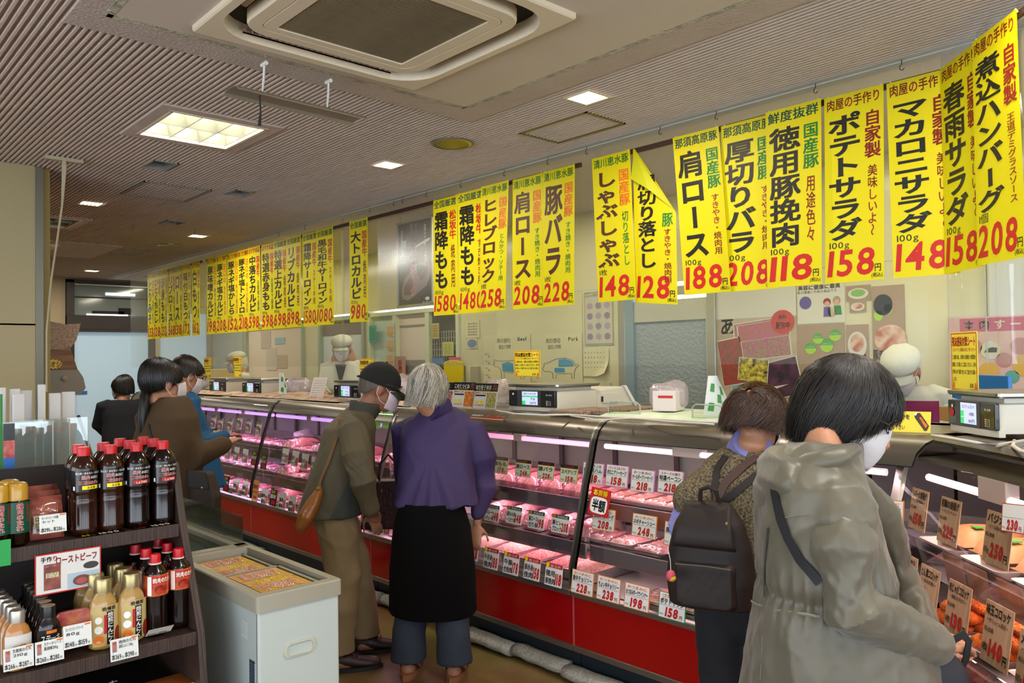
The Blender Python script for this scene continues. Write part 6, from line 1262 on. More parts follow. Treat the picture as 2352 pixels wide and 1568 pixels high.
ell_(g, f, .40, .22, .045, .045, 6, .0025); ell_(g, f, .40, .205, .032, .034, 7, .003); poly_(g, f, [(.26, .14), (.36, .17), (.44, .17), (.55, .15), (.54, .12), (.27, .11)], 7, .0028)
ell_(g, f, .84, .74, .14, .085, 8, .006); hrow(g, '配布中', lambda u, v, l: f(u, v, .0068), .76, .69, .17, .05, 0, .02); hrow(g, '無料', lambda u, v, l: f(u, v, .0068), .79, .76, .1, .03, 0, .01)
poly_(g, f, [(.60, .23), (.9, .30), (.62, .27)], 0, .0065)
for k in range(4): vcol(g, 'うまい旅の', f, .80+k*.045, .26, .03, .17, 6, 0)
hrow(g, 'あ', f, .04, .66, .22, .14, 0, .02); hrow(g, 'ぎ', f, .04, .02, .16, .12, 0, .02)
g.build('print', [m_pw, m_pinkfl, m_maple, m_night, m_bento, m_pool, BLK, m_skin_p, mat('badge_red', 'b8392c', .5), m_pinkf2], t)
# pale poster with two children drawings, kraft vegetable poster, dish photos
t, f, W, H = poster('health_poster', 1832, 1941, 655, 742, m_pw, 'white poster with a purple disc and drawn people under the banners'); g = G(); ell_(g, f, .18, .56, .13, .17, 0); ell_(g, f, .64, .55, .08, .10, 1); ell_(g, f, .84, .58, .08, .11, 2); ell_(g, f, .64, .50, .055, .07, 3, .003); ell_(g, f, .84, .53, .055, .075, 3, .003); ell_(g, f, .73, .28, .08, .14, 4)
poly_(g, f, [(.57, .42), (.70, .42), (.72, .16), (.56, .16)], 0); poly_(g, f, [(.78, .44), (.92, .44), (.94, .2), (.80, .2)], 5); hrow(g, '骨の健康に牛肉の商品です', f, .0, .80, .85, .08, 6, .01); hrow(g, '美容に健康に最高', f, .02, .9, .9, .12, 7, .03); g.build('print', [mat('purple_disc', '5a4a8a', .5), MAR, mat('hair_grey_p', '9a8a78', .6), m_skin_p, m_brown, GRN, BLK, ORG], t)
t, f, W, H = poster('vegetable_poster', 1832, 1941, 745, 905, mat('kraft2', '9c8268', .5), 'kraft brown poster with green circles above a plate of vegetables'); g = G()
for x, y, r in ((.30, .66, .12), (.46, .80, .11), (.64, .70, .14), (.82, .84, .12)): ell_(g, f, x, y, r, r*W/H*1.0, 0); poly_(g, f, [(x+r*math.cos(a), y+r*W/H*math.sin(a)) for a in np.linspace(PI, 2*PI, 12)], 1, .003); hrow(g, 'ビタミン', lambda u, v, l: f(u, v, .004), x-r*.7, y+.01, r*1.4, .025, 2, .01)
ell_(g, f, .55, .20, .46, .26, 2); [ell_(g, f, .25+.1*i, .24+.05*(i % 2), .08, .06, 3+(i % 3), .003) for i in range(6)]; g.build('print', [mat('circle_green', '4a9a3a', .5), mat('circle_lime', '9ac42a', .5), m_pw, ORG, MAR, mat('lettuce', '7aa84a', .6)], t)
m_dish = mat('dish_photo2', 'a85a3a', .5, col2='d8b8a0', vscale=16)
for k, (a, b, c_, d_, l) in enumerate(((1944, 2000, 655, 690, 'small photo poster of a green salad dish'), (1952, 1990, 690, 716, 'small framed photo of a rice dish on kraft paper'), (1944, 1996, 745, 830, 'photo poster of glossy red meat with chillies'))):
    t, f, W, H = poster('dish_poster', a, b, c_, d_, MATS['kraft2'], l); g = G(); ell_(g, f, .5, .45, .42, .36, 0); ell_(g, f, .5, .5, .3, .24, 1, .003)
    if k == 2: hrow(g, '豚肉', f, .3, .02, .6, .2, 2, .04)
    g.build('print', [m_pw, m_dish if k else MATS['lettuce'], ORG], t)
t, f, W, H = poster('pork_power_poster', 2005, 2080, 655, 900, MATS['kraft2'], 'tall kraft poster with grilled pork photo behind the folded clear sheet'); g = G(); ell_(g, f, .35, .82, .3, .10, 0); ell_(g, f, .55, .5, .5, .13, 1); hrow(g, '豚肉で元気', f, .0, .30, .9, .1, 2, .03); ell_(g, f, .2, .72, .14, .05, 3); ell_(g, f, .5, .78, .14, .05, 3); ell_(g, f, .3, .18, .18, .07, 4); g.build('print', [BLK, m_dish, ORG, MATS['circle_lime'], MATS['purple_disc']], t)
t, f, W, H = poster('pink_meat_poster', 2180, 2420, 725, 900, mat('pink_poster', 'c99a98', .5, col2='d0b4a8', vscale=5), 'pink poster with meat cuts and yellow discs on the pale right wall', X=XB-.035)
g = G(); qf(g, f, .12, .80, 1, .98, 0); 
for i, ch in enumerate('本肉すーる'): hrow(g, ch, lambda u, v, l: f(u, v, .002), .16+i*.15, .83, .11, .12, 1, .03)
for x, y, r, m in ((.42, .55, .10, 2), (.40, .27, .10, 3), (.75, .35, .12, 3), (.2, .35, .06, 2), (.62, .2, .07, 4), (.25, .6, .09, 5), (.55, .42, .08, 5), (.7, .6, .09, 5)): ell_(g, f, x, y, r, r*W/H, m, .002)
poly_(g, f, [(.36, .52), (.48, .52), (.49, .58), (.44, .59), (.38, .57)], 6, .003); g.build('print', [mat('hot_pink', 'b8506a', .5), mat('dusty_white', 'd0c0b4', .5), m_pw, mat('disc_gold', 'c9a04a', .5), mat('disc_teal', '5a9a8a', .5), mat('cut_pink', 'b07a78', .5), BLK], t)
# cow and pork charts (line drawings)
m_chart = mat('chart_paper', 'cbc49c', .4); m_line = mat('chart_line', '6a685a', .6); m_cblue = mat('chart_blue', '4f8fb0', .5)
def outline(g, f, pts, wd, m, l=.0018):
    P = np.array(pts, float); n = len(P); T = np.roll(P, -1, 0)-np.roll(P, 1, 0); T /= np.linalg.norm(T, axis=1)[:, None]+1e-9; N_ = np.stack([-T[:, 1], T[:, 0]], 1)*wd
    v = [f(*(p+q), l) for p, q in zip(P, N_)]+[f(*(p-q), l) for p, q in zip(P, N_)]; g.add(v, [(i, (i+1) % n, n+(i+1) % n, n+i) for i in range(n)], m)
pig = [(.05, .42), (.10, .52), (.10, .62), (.16, .60), (.24, .66), (.42, .76), (.66, .78), (.82, .68), (.88, .52), (.92, .60), (.95, .54), (.88, .46), (.84, .34), (.84, .12), (.78, .12), (.77, .3), (.66, .28), (.42, .28), (.38, .12), (.32, .12), (.31, .30), (.22, .36), (.12, .34)]
cow = [(.04, .56), (.08, .66), (.06, .74), (.14, .70), (.24, .68), (.6, .70), (.88, .68), (.94, .56), (.96, .3), (.92, .3), (.88, .46), (.86, .12), (.78, .12), (.77, .36), (.5, .30), (.34, .34), (.34, .12), (.27, .12), (.26, .38), (.18, .50), (.10, .50)]
for nm, pts, a, b, lab, blu in (('pork_chart', pig, 1222, 1338, 'pale chart with a pig outline and blue cuts, headed Pork', [[(.46, .50), (.46, .72), (.62, .76), (.80, .66), (.84, .52), (.66, .50)], [(.36, .32), (.36, .46), (.60, .46), (.62, .32)]]), ('beef_chart', cow, 1112, 1219, 'pale chart with a cow outline and blue cuts left of the pig chart', [[(.30, .36), (.28, .60), (.44, .66), (.58, .60), (.60, .34)]])):
    t, f, W, H = poster(nm, a, b, 768, 905, m_chart, lab); f2 = lambda u, v, l=0: f(.18+u*.8, .20+v*.52, l); g = G(); outline(g, f2, pts, .007, 0)
    for q in blu: poly_(g, f2, q, 1, .0014)
    hrow(g, '肉の部位', f, .30, .86, .30, .08, 0, .01); hrow(g, '部位と特徴', f, .34, .76, .26, .07, 1, .01); hrow(g, 'Pork' if nm[0] == 'p' else 'Beef', f, .74, .88, .2, .08, 1, .02)
    for k in range(5): hrow(g, '豚肉の', f, .03, .66-k*.12, .08, .035, 0, 0); ell_(g, f, .12, .64-k*.12, .025, .018, 2)
    for k in range(6): ell_(g, f, .14+k*.15, .09, .035, .035, 1 if k % 2 else 2); hrow(g, '部位説明', f, .04+k*.15, .02, .10, .03, 0, 0)
    g.build('print', [m_line, m_cblue, mat('chart_pink', 'b08a9a', .6)], t)
t, f, W, H = poster('cuts_chart', 1343, 1409, 668, 792, mat('chart_grey', 'b9b5a2', .4), 'pale chart with rows of purple meat drawings left of the wavy glass door'); g = G(); hrow(g, '正しい肉の切り方', f, .05, .90, .7, .06, 0, .01); outline(g, f, [(.02, .02), (.98, .02), (.98, .98), (.02, .98)], .006, 1)
for i in range(3):
    for j in range(4): ell_(g, f, .2+.3*i, .16+.19*j, .10, .06, 2+(i+j) % 2)
g.build('print', [m_cblue, m_line, mat('cut_mauve', '8a7a90', .6), mat('cut_mauve2', 'a88fa0', .6)], t)
t = empty('wall_calendar', (XW-.01, 0, 0)); a, b = onx(1341, 840, XW), onx(1400, 840, XW); zt, zb = onx(1370, 798, XW)[2], onx(1370, 864, XW)[2]; W, H = a[1]-b[1], zt-zb; t.location = (XW, (a[1]+b[1])/2, (zt+zb)/2); tag(t, 'pale wall calendar with a curled lower corner below the cuts chart', 'calendar')
fc = lambda u, v, l=0: (-.006-l-.10*max(0, u-v-.35)**1.4*1.2, W/2-W*u*(1-.0*v), (v-.5)*H+.25*H*max(0, u-v-.55)); g = G(); g.sheet(fc, 12, 12); g.build('sheet', m_chart, t, True, 0); g = G()
for i in range(7):
    for j in range(4): hrow(g, str(1+i+7*j), lambda u, v, l: fc(u, v, .0015), .06+i*.12, .80-j*.17, .06, .06, 0, 0)
g.build('print', [m_line], t)
m_grnlab = mat('sign_green', '2f9a78', .5); m_sl = mat('sign_yellow_pale', 'c8c060', .5)
for px0, px1, py0, py1, m, s_, l in ((848, 865, 748, 786, m_grnlab, '安全', 'small green sign with a red dot on the left window pane'), (992, 1009, 742, 778, mat('sign_olive', 'b0a050', .5), '禁煙', 'small olive yellow sign on the dark grid pane'), (1017, 1042, 785, 817, mat('sign_lime', 'b8b85a', .5), 'お願い', 'pale yellow notice on the dark grid pane'),
        (908, 932, 818, 898, mat('sign_salmon', 'b87a68', .5), '販売中', 'tall salmon strip sign between the capped man and the grey haired woman'), (1070, 1102, 736, 776, m_chart, '食肉', 'pale certificate sheet right of the dark grid pane'), (1074, 1096, 777, 800, mat('oval_blue', '6a7a9c', .5), '認定', 'small blue oval plaque below the pale certificate')):
    t, f, W, H = poster('wall_notice', px0, px1, py0, py1, m if s_ != '認定' else m_chart, l, 'notice', X=XW-.035 if px0 < 1050 else XW); g = G()
    if H > W*1.6: vcol(g, s_, f, .3, .9, .4, .5, 1, .02); ell_(g, f, .5, .30, .25, .25*W/H, 2)
    elif s_ == '認定': ell_(g, f, .5, .5, .48, .42, 3)
    else:
        for k in range(5): hrow(g, s_*2, f, .15, .78-k*.16, .7, .09, 0 if k % 2 else 1, .01)
    g.build('print', [m_line, MAR, mat('dot_salmon', 'd08a70', .5), mat('oval_blue', '6a7a9c', .5)], t)
for k in range(3):
    t, f, W, H = poster('round_sticker', 888, 906, 742+k*33, 773+k*33, m_blind, f'cream and orange round sticker on the green window pane, {ORD[k]} from top', 'sticker', X=XW-.03, lab_group='round stickers'); g = G(); ell_(g, f, .5, .5, .5, .5, 0); poly_(g, f, [(.5+.5*math.cos(a), .5+.5*math.sin(a)) for a in np.linspace(PI+.3, 2*PI-.3, 12)], 1, .003); [qf(g, f, .1, .45+.12*i, .9, .49+.12*i, 2, .003) for i in range(3)]; g.build('print', [mat('sticker_cream', 'd0b890', .5), mat('sticker_amber', 'c99a3a', .5), mat('sticker_rose', 'c0806a', .5)], t)
for px0, px1, py0, py1, col, l in ((992, 1020, 822, 836, '4a7ab0', 'blue strip label on the dark grid pane'), (1032, 1058, 820, 836, 'c0505a', 'red strip label on the dark grid pane')):
    t, f, W, H = poster('strip_label', px0, px1, py0, py1, mat('strip_'+col, col, .5), l, 'label', X=XW-.03)
a, b = onx(1018, 850, XB-.06), onx(1060, 850, XB-.06); g = G(); zt, zb = a[2]+.10, a[2]-.16
g.extr([(0, zb), (1, zb), (1, zt-.02), (.7, zt), (.3, zt+.0), (0, zt-.02)], lambda u, v, q: (XB-.06+q, a[1]+(b[1]-a[1])*u, v), 0, .04); tag(bevel(g.build('yellow_basket', mat('basket_yellow', 'c9b20a', .45)), .01), 'bright yellow plastic box hanging below the dark grid pane', 'box')
p = onx(1096, 862, XW); g = G(); g.box(XB-.05, XB, p[1]-.05, p[1]+.05, p[2]-.09, p[2]+.09); t = bevel(g.build('wall_outlet_box', mat('outlet_grey', '9a947c', .5))); tag(t, 'grey outlet box on the back wall left of the beef chart', 'outlet')
p1, p2 = onx(1066, 840, XW), onx(1090, 880, XW); cable([p1, p1+[-.03, -.01, -.12], (p1+p2)/2+[-.05, 0, -.12], p2+[-.03, 0, 0], p2+[-.03, 0, .05]], .011, 'blue grey hose looping beside the outlet box', 'hose', mat('hose_blue', '6a8490', .5))
p = onx(1390, 905, XW); g = G(); g.box(XB-.03, XB, p[1]-.07, p[1]+.07, p[2]-.1, p[2]+.1); t = bevel(g.build('wall_thermostat', mat('thermo', 'b5ae98', .45))); tag(t, 'beige wall control box with a small green display right of the counter scale', 'control box'); g = G(); g.box(XB-.032, XB-.03, p[1]-.04, p[1]+.03, p[2]+.02, p[2]+.07); g.build('display', mat('lcd_green', '4a6a44', .3), t)
# framed black poster hanging left of the beef banners
X = 3.9; a, b = onx(914, 605, X), onx(996, 600, X); zt, zb = onx(955, 503, X)[2], onx(955, 703, X)[2]; W, H = a[1]-b[1], zt-zb; t = empty('framed_black_poster', (X, (a[1]+b[1])/2, (zt+zb)/2)); tag(t, 'framed black poster with a sliced pork photo and red vertical title', 'poster')
g = G(); [g.box(-.015, .01, *q) for q in ((-W/2, W/2, -H/2, -H/2+.018), (-W/2, W/2, H/2-.018, H/2), (-W/2, -W/2+.018, -H/2, H/2), (W/2-.018, W/2, -H/2, H/2))]; bevel(g.build('frame', m_alu, t), .003)
g = G(); g.box(-.006, 0, -W/2+.01, W/2-.01, -H/2+.01, H/2-.01); g.build('sheet', mat('poster_dark', '231b17', .25, coat=.5), t); f = lambda u, v, l=0: (-.007-l, W/2-W*u, (v-.5)*H); g = G()
poly_(g, f, [(.14, .10), (.12, .20), (.2, .32), (.42, .42), (.62, .50), (.82, .50), (.94, .42), (.93, .33), (.82, .22), (.5, .12), (.3, .07)], 0, .001); poly_(g, f, [(.2, .14), (.2, .24), (.36, .34), (.46, .30), (.5, .2), (.36, .13)], 1, .002); poly_(g, f, [(.56, .38), (.66, .46), (.86, .45), (.86, .36), (.68, .28)], 1, .002)
vcol(g, '清川恵水ポーク', lambda u, v, l: f(u, v, .003), .38, .96, .19, .84, 4, .04); vcol(g, '清川恵水ポーク', lambda u, v, l: f(u, v, .0035), .38, .96, .19, .84, 2, .01); vcol(g, '自然の中で育った逸品', f, .76, .92, .07, .42, 4, .0); vcol(g, '茨城県産', f, .12, .90, .05, .14, 4, 0)
poly_(g, f, [(.12, .76), (.2, .78), (.28, .77), (.26, .68), (.2, .70), (.18, .62), (.12, .68)], 3, .001); poly_(g, f, [(.5, .66), (.9, .72), (.96, .75), (.88, .75), (.6, .70)], 4, .004); poly_(g, f, [(.55, .40), (.66, .42), (.9, .43), (.7, .44), (.58, .46)], 5, .005); ell_(g, f, .84, .075, .06, .02, 4, .001); hrow(g, '清川恵水豚', f, .7, .02, .26, .025, 4, 0)
g.build('print', [mat('pork_fat_photo', '9a8078', .4), mat('pork_lean_photo', '6e3f38', .4), RED, mat('map_blue', '8fb0c0', .4), WHT, GRN], t)
g = G(); g.tube([(-.0, -W/2+.05, H/2), (-.01, -W/2+.05, ZC-t.location.z)], .002, 5); g.tube([(0, W/2-.05, H/2), (-.01, W/2-.05, ZC-t.location.z)], .002, 5); g.build('hanging_wire', m_steel, t)
# grey board notices far left, boxes behind
for k, (a, b, c_, d_, col, l) in enumerate(((600, 622, 760, 800, 'b8a8a0', 'pinkish pinned sheet on the far window'), (632, 655, 775, 790, '8fb0c4', 'pale blue pinned sheet on the far window'), (612, 636, 800, 850, 'c4bab0', 'white pinned list on the far window'), (636, 660, 815, 845, 'b8a890', 'tan pinned card on the far window'))): poster('pinned_sheet', a, b, c_, d_, mat('sheet_'+col, col, .6), l, 'notice', X=XB+.018)
X = 4.6; p = onx(505, 870, X); t = empty('yellow_carton', (X, p[1], 0)); tag(t, 'pale yellow carton on a shelf behind the far counter', 'carton'); g = G(); z = onx(505, 870, X)[2]; g.box(-.15, .15, -.18, .18, z-.12, z+.14); bevel(g.build('carton', mat('carton_y2', 'c0b07a', .5), t)); g = G(); g.box(-.25, .3, -1.2, 1.6, 0, z-.12); g.build('stand', m_wall2, t)
# ================================================================ PEOPLE
m_skin = mat('skin', 'b07c5e', .5, var=.12, vscale=14, bump=.1, bscale=60); m_skin2 = mat('skin_tan', '8f5f45', .5, var=.15, vscale=18, bump=.15, bscale=60)
m_mask = mat('mask_white', 'cdc8c8', .7, bump=.2, bscale=50); m_maskp = mat('mask_pinkish', 'cbb8bc', .7); m_eye = mat('eye_dark', '1a1210', .2)
m_gl = mat('glasses_frame', '2a2522', .3, metal=.5)
def folds(amp, fr=(9, 9, 4), seed=0, zlo=None):
    r = np.random.default_rng(seed); K = r.normal(size=(5, 3))*np.array(fr); ph = r.uniform(0, 6, (5, 2))
    def d(co, no):
        o = np.zeros(len(co))
        for k, p in zip(K, ph): a = co@k+p[0]+1.6*np.sin(co@(k[[1, 2, 0]]*.5)+p[1]); o += (1-np.abs(np.sin(a*.5)))**3*2-.6
        return amp*o/5
    return d
def rotm(pitch, yaw, roll=0):
    cp_, sp_ = math.cos(pitch), math.sin(pitch); cy_, sy_ = math.cos(yaw), math.sin(yaw)
    A = np.array([[1, 0, 0], [0, cp_, sp_], [0, -sp_, cp_]]); B = np.array([[cy_, sy_, 0], [-sy_, cy_, 0], [0, 0, 1]])
    Rr = np.array([[math.cos(roll), 0, math.sin(roll)], [0, 1, 0], [-math.sin(roll), 0, math.cos(roll)]]); return B@A@Rr
class Person:
    def __init__(s, name, label, loc, az, head, pitch=0, yaw=0, roll=0, s_=1., group=None, hs=1., skin=None):
        """az: compass heading of the chest; head: world position of the head centre"""
        s.loc = np.array([loc[0], loc[1], 0.]); s.az = math.radians(az); s.s = s_; s.hs = hs; s.skin = skin or m_skin
        s.root = empty(name, tuple(s.loc), -s.az); tag(s.root, label, 'person', group)
        s.H = s.L(head); s.RM = rotm(math.radians(pitch), math.radians(yaw), math.radians(roll))
    def L(s, P):
        d = np.array(P, float)-s.loc; c, n = math.cos(s.az), math.sin(s.az); return np.array([d[0]*c-d[1]*n, d[0]*n+d[1]*c, d[2]])
    def px(s, x, y, D): return s.L(at(x, y, D))
    def h(s, x, y, z): return s.H+s.RM@(np.array([x, y, z])*s.hs)
    def headgeo(s, g):
        q = s.hs; g.ell(s.h(0, -.012, .018), .073*q, .092*q, .086*q, rot=s.RM); g.ell(s.h(0, .030, -.03), .058*q, .060*q, .082*q, rot=s.RM); g.ell(s.h(0, .048, -.078), .036*q, .038*q, .032*q, rot=s.RM)
        g.tube([s.h(0, .084, .012), s.h(0, .098, -.012), s.h(0, .104, -.028)], [.007, .010, .014], 8, dome=True)
        for e in (-1, 1):
            g.ell(s.h(e*.076, -.004, -.012), .009*q, .019*q, .032*q, rot=s.RM); g.tube([s.h(e*.045, .080, .022), s.h(e*.02, .088, .024)], .007, 6, dome=True)
    def hand(s, g, W, D, curl=.5, side=1, up=(0, 0, 1), k=1.):
        """W wrist, D direction of the fingers"""
        D = np.array(D, float); D /= np.linalg.norm(D); S = np.cross(D, up); S /= np.linalg.norm(S)+1e-9; N_ = np.cross(S, D)
        P = W+D*.045*k; A = np.stack([S, D, N_], 1); g.ell(P, .036*k, .048*k, .014*k, rot=A)
        for i, (o, L_) in enumerate(((-.028, .072), (-.010, .082), (.009, .078), (.027, .062))):
            b = W+D*.082*k+S*o*k; c = b+(D*.5+N_*-.25*curl)*L_*.55*k*1.6; e = c+(D*(1-curl)+N_*-curl)*L_*.5*k; g.tube([b-D*.03*k, b, c, e], [.0095*k, .0095*k, .009*k, .0075*k], 8, dome=True)
        b = W+D*.03*k-S*.032*k*side; g.tube([b+S*.015*side*k, b, b+(D*.6-S*.55*side-N_*.4)*.04*k, b+(D*.9-S*.35*side-N_*.8)*.06*k], [.012*k, .0115*k, .010*k, .008*k], 8, dome=True)
    def body(s, arms, voxel=.009, lean=0., feet=((-.09, .02), (.09, .02)), hands=(True, True), curl=.5, kx=1.):
        g = G(); z = s.s; nk = s.h(0, -.03, -.07)
        s.sh = lambda e: np.array([e*.165*z*kx, s.ly(1.3*z)-.0, s.topz])
        for zz, a, b in ((.80, .14, .10), (.95, .125, .09), (1.10, .135, .10), (1.22, .15, .095), (1.29, .13, .07)): pass
        g.tube([(0, s.ly(zz*z), zz*z*s.zk) for zz in (.80, .95, 1.10, 1.20, 1.27)], [(.115, .075), (.105, .07), (.115, .075), (.125, .07), (.09, .05)], 14, ref=(0, 1, 0), dome=True)
        g.tube([(0, s.ly(1.2*z), s.topz-.10), np.array([0, s.ly(1.27*z), s.topz-.01]), nk+[0, 0, -.01], s.h(0, -.012, -.03)], [.06, .058, .05, .052], 14, dome=True)
        for e, f_ in zip((-1, 1), feet):
            g.tube([(e*.075*z, s.ly(.8*z), .84*z), (e*.085*z, s.ly(.6*z)*.5+f_[1]*.5+.01, .46*z), (f_[0]*z, f_[1]-.03, .09), ], [.075, .05, .036], 12, dome=True); g.tube([(f_[0]*z, f_[1]-.05, .04), (f_[0]*z, f_[1]+.13, .03)], [(.036, .036), (.04, .022)], 10, ref=(0, 0, 1), dome=True)
        for e, a, hd in zip((-1, 1), arms, hands):
            if a is None: continue
            P = [np.array(q, float) for q in a]; g.tube(P[:3], [.042, .034, .024], 10, dome=True)
            D = (P[3]-P[2]) if len(P) > 3 else (P[2]-P[1])
            if hd: s.hand(g, P[2], D, curl, side=e, k=.95)
        s.headgeo(g); fuse(g, 'body', s.skin, s.root, voxel, 3)
    topz = 1.28; zk = 1.
    def setlean(s, top, y0=0.): s.y0 = y0; s.y1 = top
    def ly(s, z): t = max(0, (z-.75*s.s)/(.55*s.s)); return s.y0+(s.y1-s.y0)*t
    def mask(s, m=None, big=1.):
        g = G()
        def f(u, v):
            a = (u-.5)*2.5*big; zz = .012-.112*v; r = 1-.42*max(0, v-.45)*1.5; return s.h(.069*math.sin(a)*r, .022+.088*math.cos(a)*(1-.12*(2*v-1)**2)-.004*abs(math.sin(a*2)), zz-.012*abs(u-.5)*(.5-v)*4)
        g.sheet(f, 16, 10); o = g.build('face_mask', m or m_mask, s.root, True, 0); o.modifiers.new('t', 'SOLIDIFY').thickness = .002
        g = G()
        for u in (0, 1):
            e = -1 if u == 0 else 1
            g.tube([f(u, .12), s.h(e*.079, .004, .022), s.h(e*.082, -.016, .004), s.h(e*.080, -.014, -.030), s.h(e*.076, .012, -.058), f(u, .8)], .0018, 5)
            g.build('mask_strap', m or m_mask, s.root, True); g = G()
        return f
    def glasses(s):
        g = G()
        for e in (-1, 1):
            g.tube([s.h(e*.033+.026*math.cos(a), .100-abs(.010*math.cos(a)), .022+.018*math.sin(a)) for a in np.linspace(0, 2*PI, 15)], .0014, 5); g.tube([s.h(e*.059, .092, .026), s.h(e*.078, .03, .026), s.h(e*.080, -.008, .018), s.h(e*.078, -.02, -.0)], .0018, 5)
        g.tube([s.h(-.008, .103, .026), s.h(.008, .103, .026)], .0014, 5); g.build('glasses', m_gl, s.root, True)
        for e in (-1, 1): q = G(); q.add([s.h(e*.033+.025*math.cos(a), .099, .022+.017*math.sin(a)) for a in np.linspace(0, 2*PI, 14, endpoint=False)], [tuple(range(14))]); q.build('lens', m_lid, s.root)
    def eyes(s):
        for e in (-1, 1): q = G(); q.ell(s.h(e*.031, .083, .014), .011, .006, .005, 10, 6, rot=s.RM); q.build('eye', m_eye, s.root, True)
    def hair(s, cols, zf=.05, zs=-.02, zb=-.09, puff=.10, n=1400, wid=.0016, tuck=.2, crown=(0, -.03), fw_=.9, seed=0, gap=0., wave=.004, pole=0., rough=.35, flick=0.):
        r = np.random.default_rng(seed); E = np.array([.074, .094, .090])*(1+puff); c0 = np.array([0, -.012, .018]); m = mat('hair_'+s.root.name+cols[0], cols[0], rough, attr=cols, spec=.5)
        def zend(phi):
            a = abs((phi+PI) % (2*PI)-PI)
            if a < fw_: return zf+(zs-zf)*(a/fw_)**3*.6
            if a < fw_+.5: return zf+(zs-zf)*.6+(zs-(zf+(zs-zf)*.6))*((a-fw_)/.5)
            return zs+(zb-zs)*min(1, (a-fw_-.5)/.9)
        def pt(phi, t, dr=0., th0=0.):
            ze = zend(phi); ze_ = (ze-c0[2])/E[2]; th_end = math.acos(max(-1, min(1, ze_))) if ze_ > 0 else PI/2+ (-ze_)*1.0
            th = th0+(th_end-th0)*t; k = 1+dr
            if th <= PI/2: rad, zz = math.sin(th), math.cos(th)
            else: q = th-PI/2; rad, zz = 1-tuck*q*q+flick*q*q*q, -q
            fx = math.sin(phi)*rad*k; fy = math.cos(phi)*rad*k
            w_ = max(0, 1-th/1.5); A = pole*w_; q3 = np.array([fx, fy*math.cos(A)-zz*k*math.sin(A), fy*math.sin(A)+zz*k*math.cos(A)]); return c0+E*q3+np.array([crown[0]*w_, crown[1]*w_, 0])*(pole == 0)
        nu, nv = 36, 12; g = G(); V = [s.h(*pt(2*PI*i/nu, j/nv, -.03, gap)) for j in range(nv+1) for i in range(nu)]
        g.add(V, [(j*nu+i, j*nu+(i+1) % nu, (j+1)*nu+(i+1) % nu, (j+1)*nu+i) for j in range(nv) for i in range(nu)]); 
        if not gap: g.add([V[i] for i in range(nu)], [tuple(range(nu))])
        if gap: q = G(); q.add([V[i] for i in range(nu)]+[s.h(*pt(0, 0, -.04, 0))], [(i, (i+1) % nu, nu) for i in range(nu)]); q.build('scalp', s.skin, s.root, True, 0)
        base = g.build('hair', m, s.root, True, 0, hv=np.concatenate([np.full(len(V), .25), np.full(0 if gap else nu, .25)])); so = base.modifiers.new('t', 'SOLIDIFY'); so.thickness = .006
        g = G(); hv = []; K = 8
        for i in range(n):
            phi = r.uniform(0, 2*PI); th0 = gap+r.uniform(0, 1)**1.2*.9; dr = r.uniform(-.015, .045); ph = r.uniform(0, 6); tw = r.normal()*.12; le = r.uniform(.88, 1.06); v_ = float(np.clip(r.normal(.5, .26)+.18*math.sin(phi*9), 0, 1)); cl = r.normal()*.02
            P = []
            for k in range(K):
                t = k/(K-1)*le; p = pt(phi+tw*t+.06*math.sin(t*5+ph)*wave*100*.3, t, dr+cl*t+.03*t*r.uniform(0, 1)*(flick > 0), th0); P.append(s.h(*(p+np.array([math.sin(t*7+ph), math.cos(t*6+ph), 0])*wave*t)))
            P = np.array(P); side = np.cross(P[-1]-P[0], P[K//2]-s.H); side /= np.linalg.norm(side)+1e-9; out = P-s.H; out /= np.linalg.norm(out, axis=1)[:, None]; ww = wid*(1-np.linspace(0, 1, K)**3*.85)
            v = np.concatenate([P+side*ww[:, None], P-side*ww[:, None], P+out*ww[:, None]*.7]); f_ = []
            for k in range(K-1): f_ += [(k, k+1, 2*K+k+1, 2*K+k), (2*K+k, 2*K+k+1, K+k+1, K+k)]
            g.add(v, f_); hv.append(np.full(3*K, v_))
        g.build('hair_strands', m, s.root, True, 0, hv=np.concatenate(hv)); return m
def strands(s, m, paths, n, spread, wid=.0015, seed=0, name='hair_strands'):
    r = np.random.default_rng(seed); g = G(); hv = []; P0 = np.array(paths, float); K = len(P0)
    for i in range(n):
        a, q = r.uniform(0, 2*PI), r.uniform(.3, 1)**.5; off = np.array([math.cos(a), math.sin(a), 0])*q; sp = np.array(spread)[:, None]; P = P0+off*sp+r.normal(size=3)*.001; side = np.array([-off[1], off[0], 0]); side /= np.linalg.norm(side)+1e-9; out = off
        ww = wid*(1-np.linspace(0, 1, K)**4*.8); v = np.concatenate([P+side*ww[:, None], P-side*ww[:, None], P+out*ww[:, None]*.7]); f_ = []
        for k in range(K-1): f_ += [(k, k+1, 2*K+k+1, 2*K+k), (2*K+k, 2*K+k+1, K+k+1, K+k)]
        g.add(v, f_); hv.append(np.full(3*K, r.uniform()))
    return g.build(name, m, s.root, True, 0, hv=np.concatenate(hv))
def torso(g, s, rings, n=20):
    """rings: (z, half width, half depth, y offset from the lean line, x offset)"""
    g.rings([[(x0+a*math.copysign(abs(math.cos(t))**.8, math.cos(t)), s.ly(z)+y+b*math.copysign(abs(math.sin(t))**.85, math.sin(t)), z) for t in np.linspace(0, 2*PI, n, endpoint=False)] for z, a, b, y, x0 in rings])
def sleeve(g, P, R): g.tube(P, R, 14, dome=True)
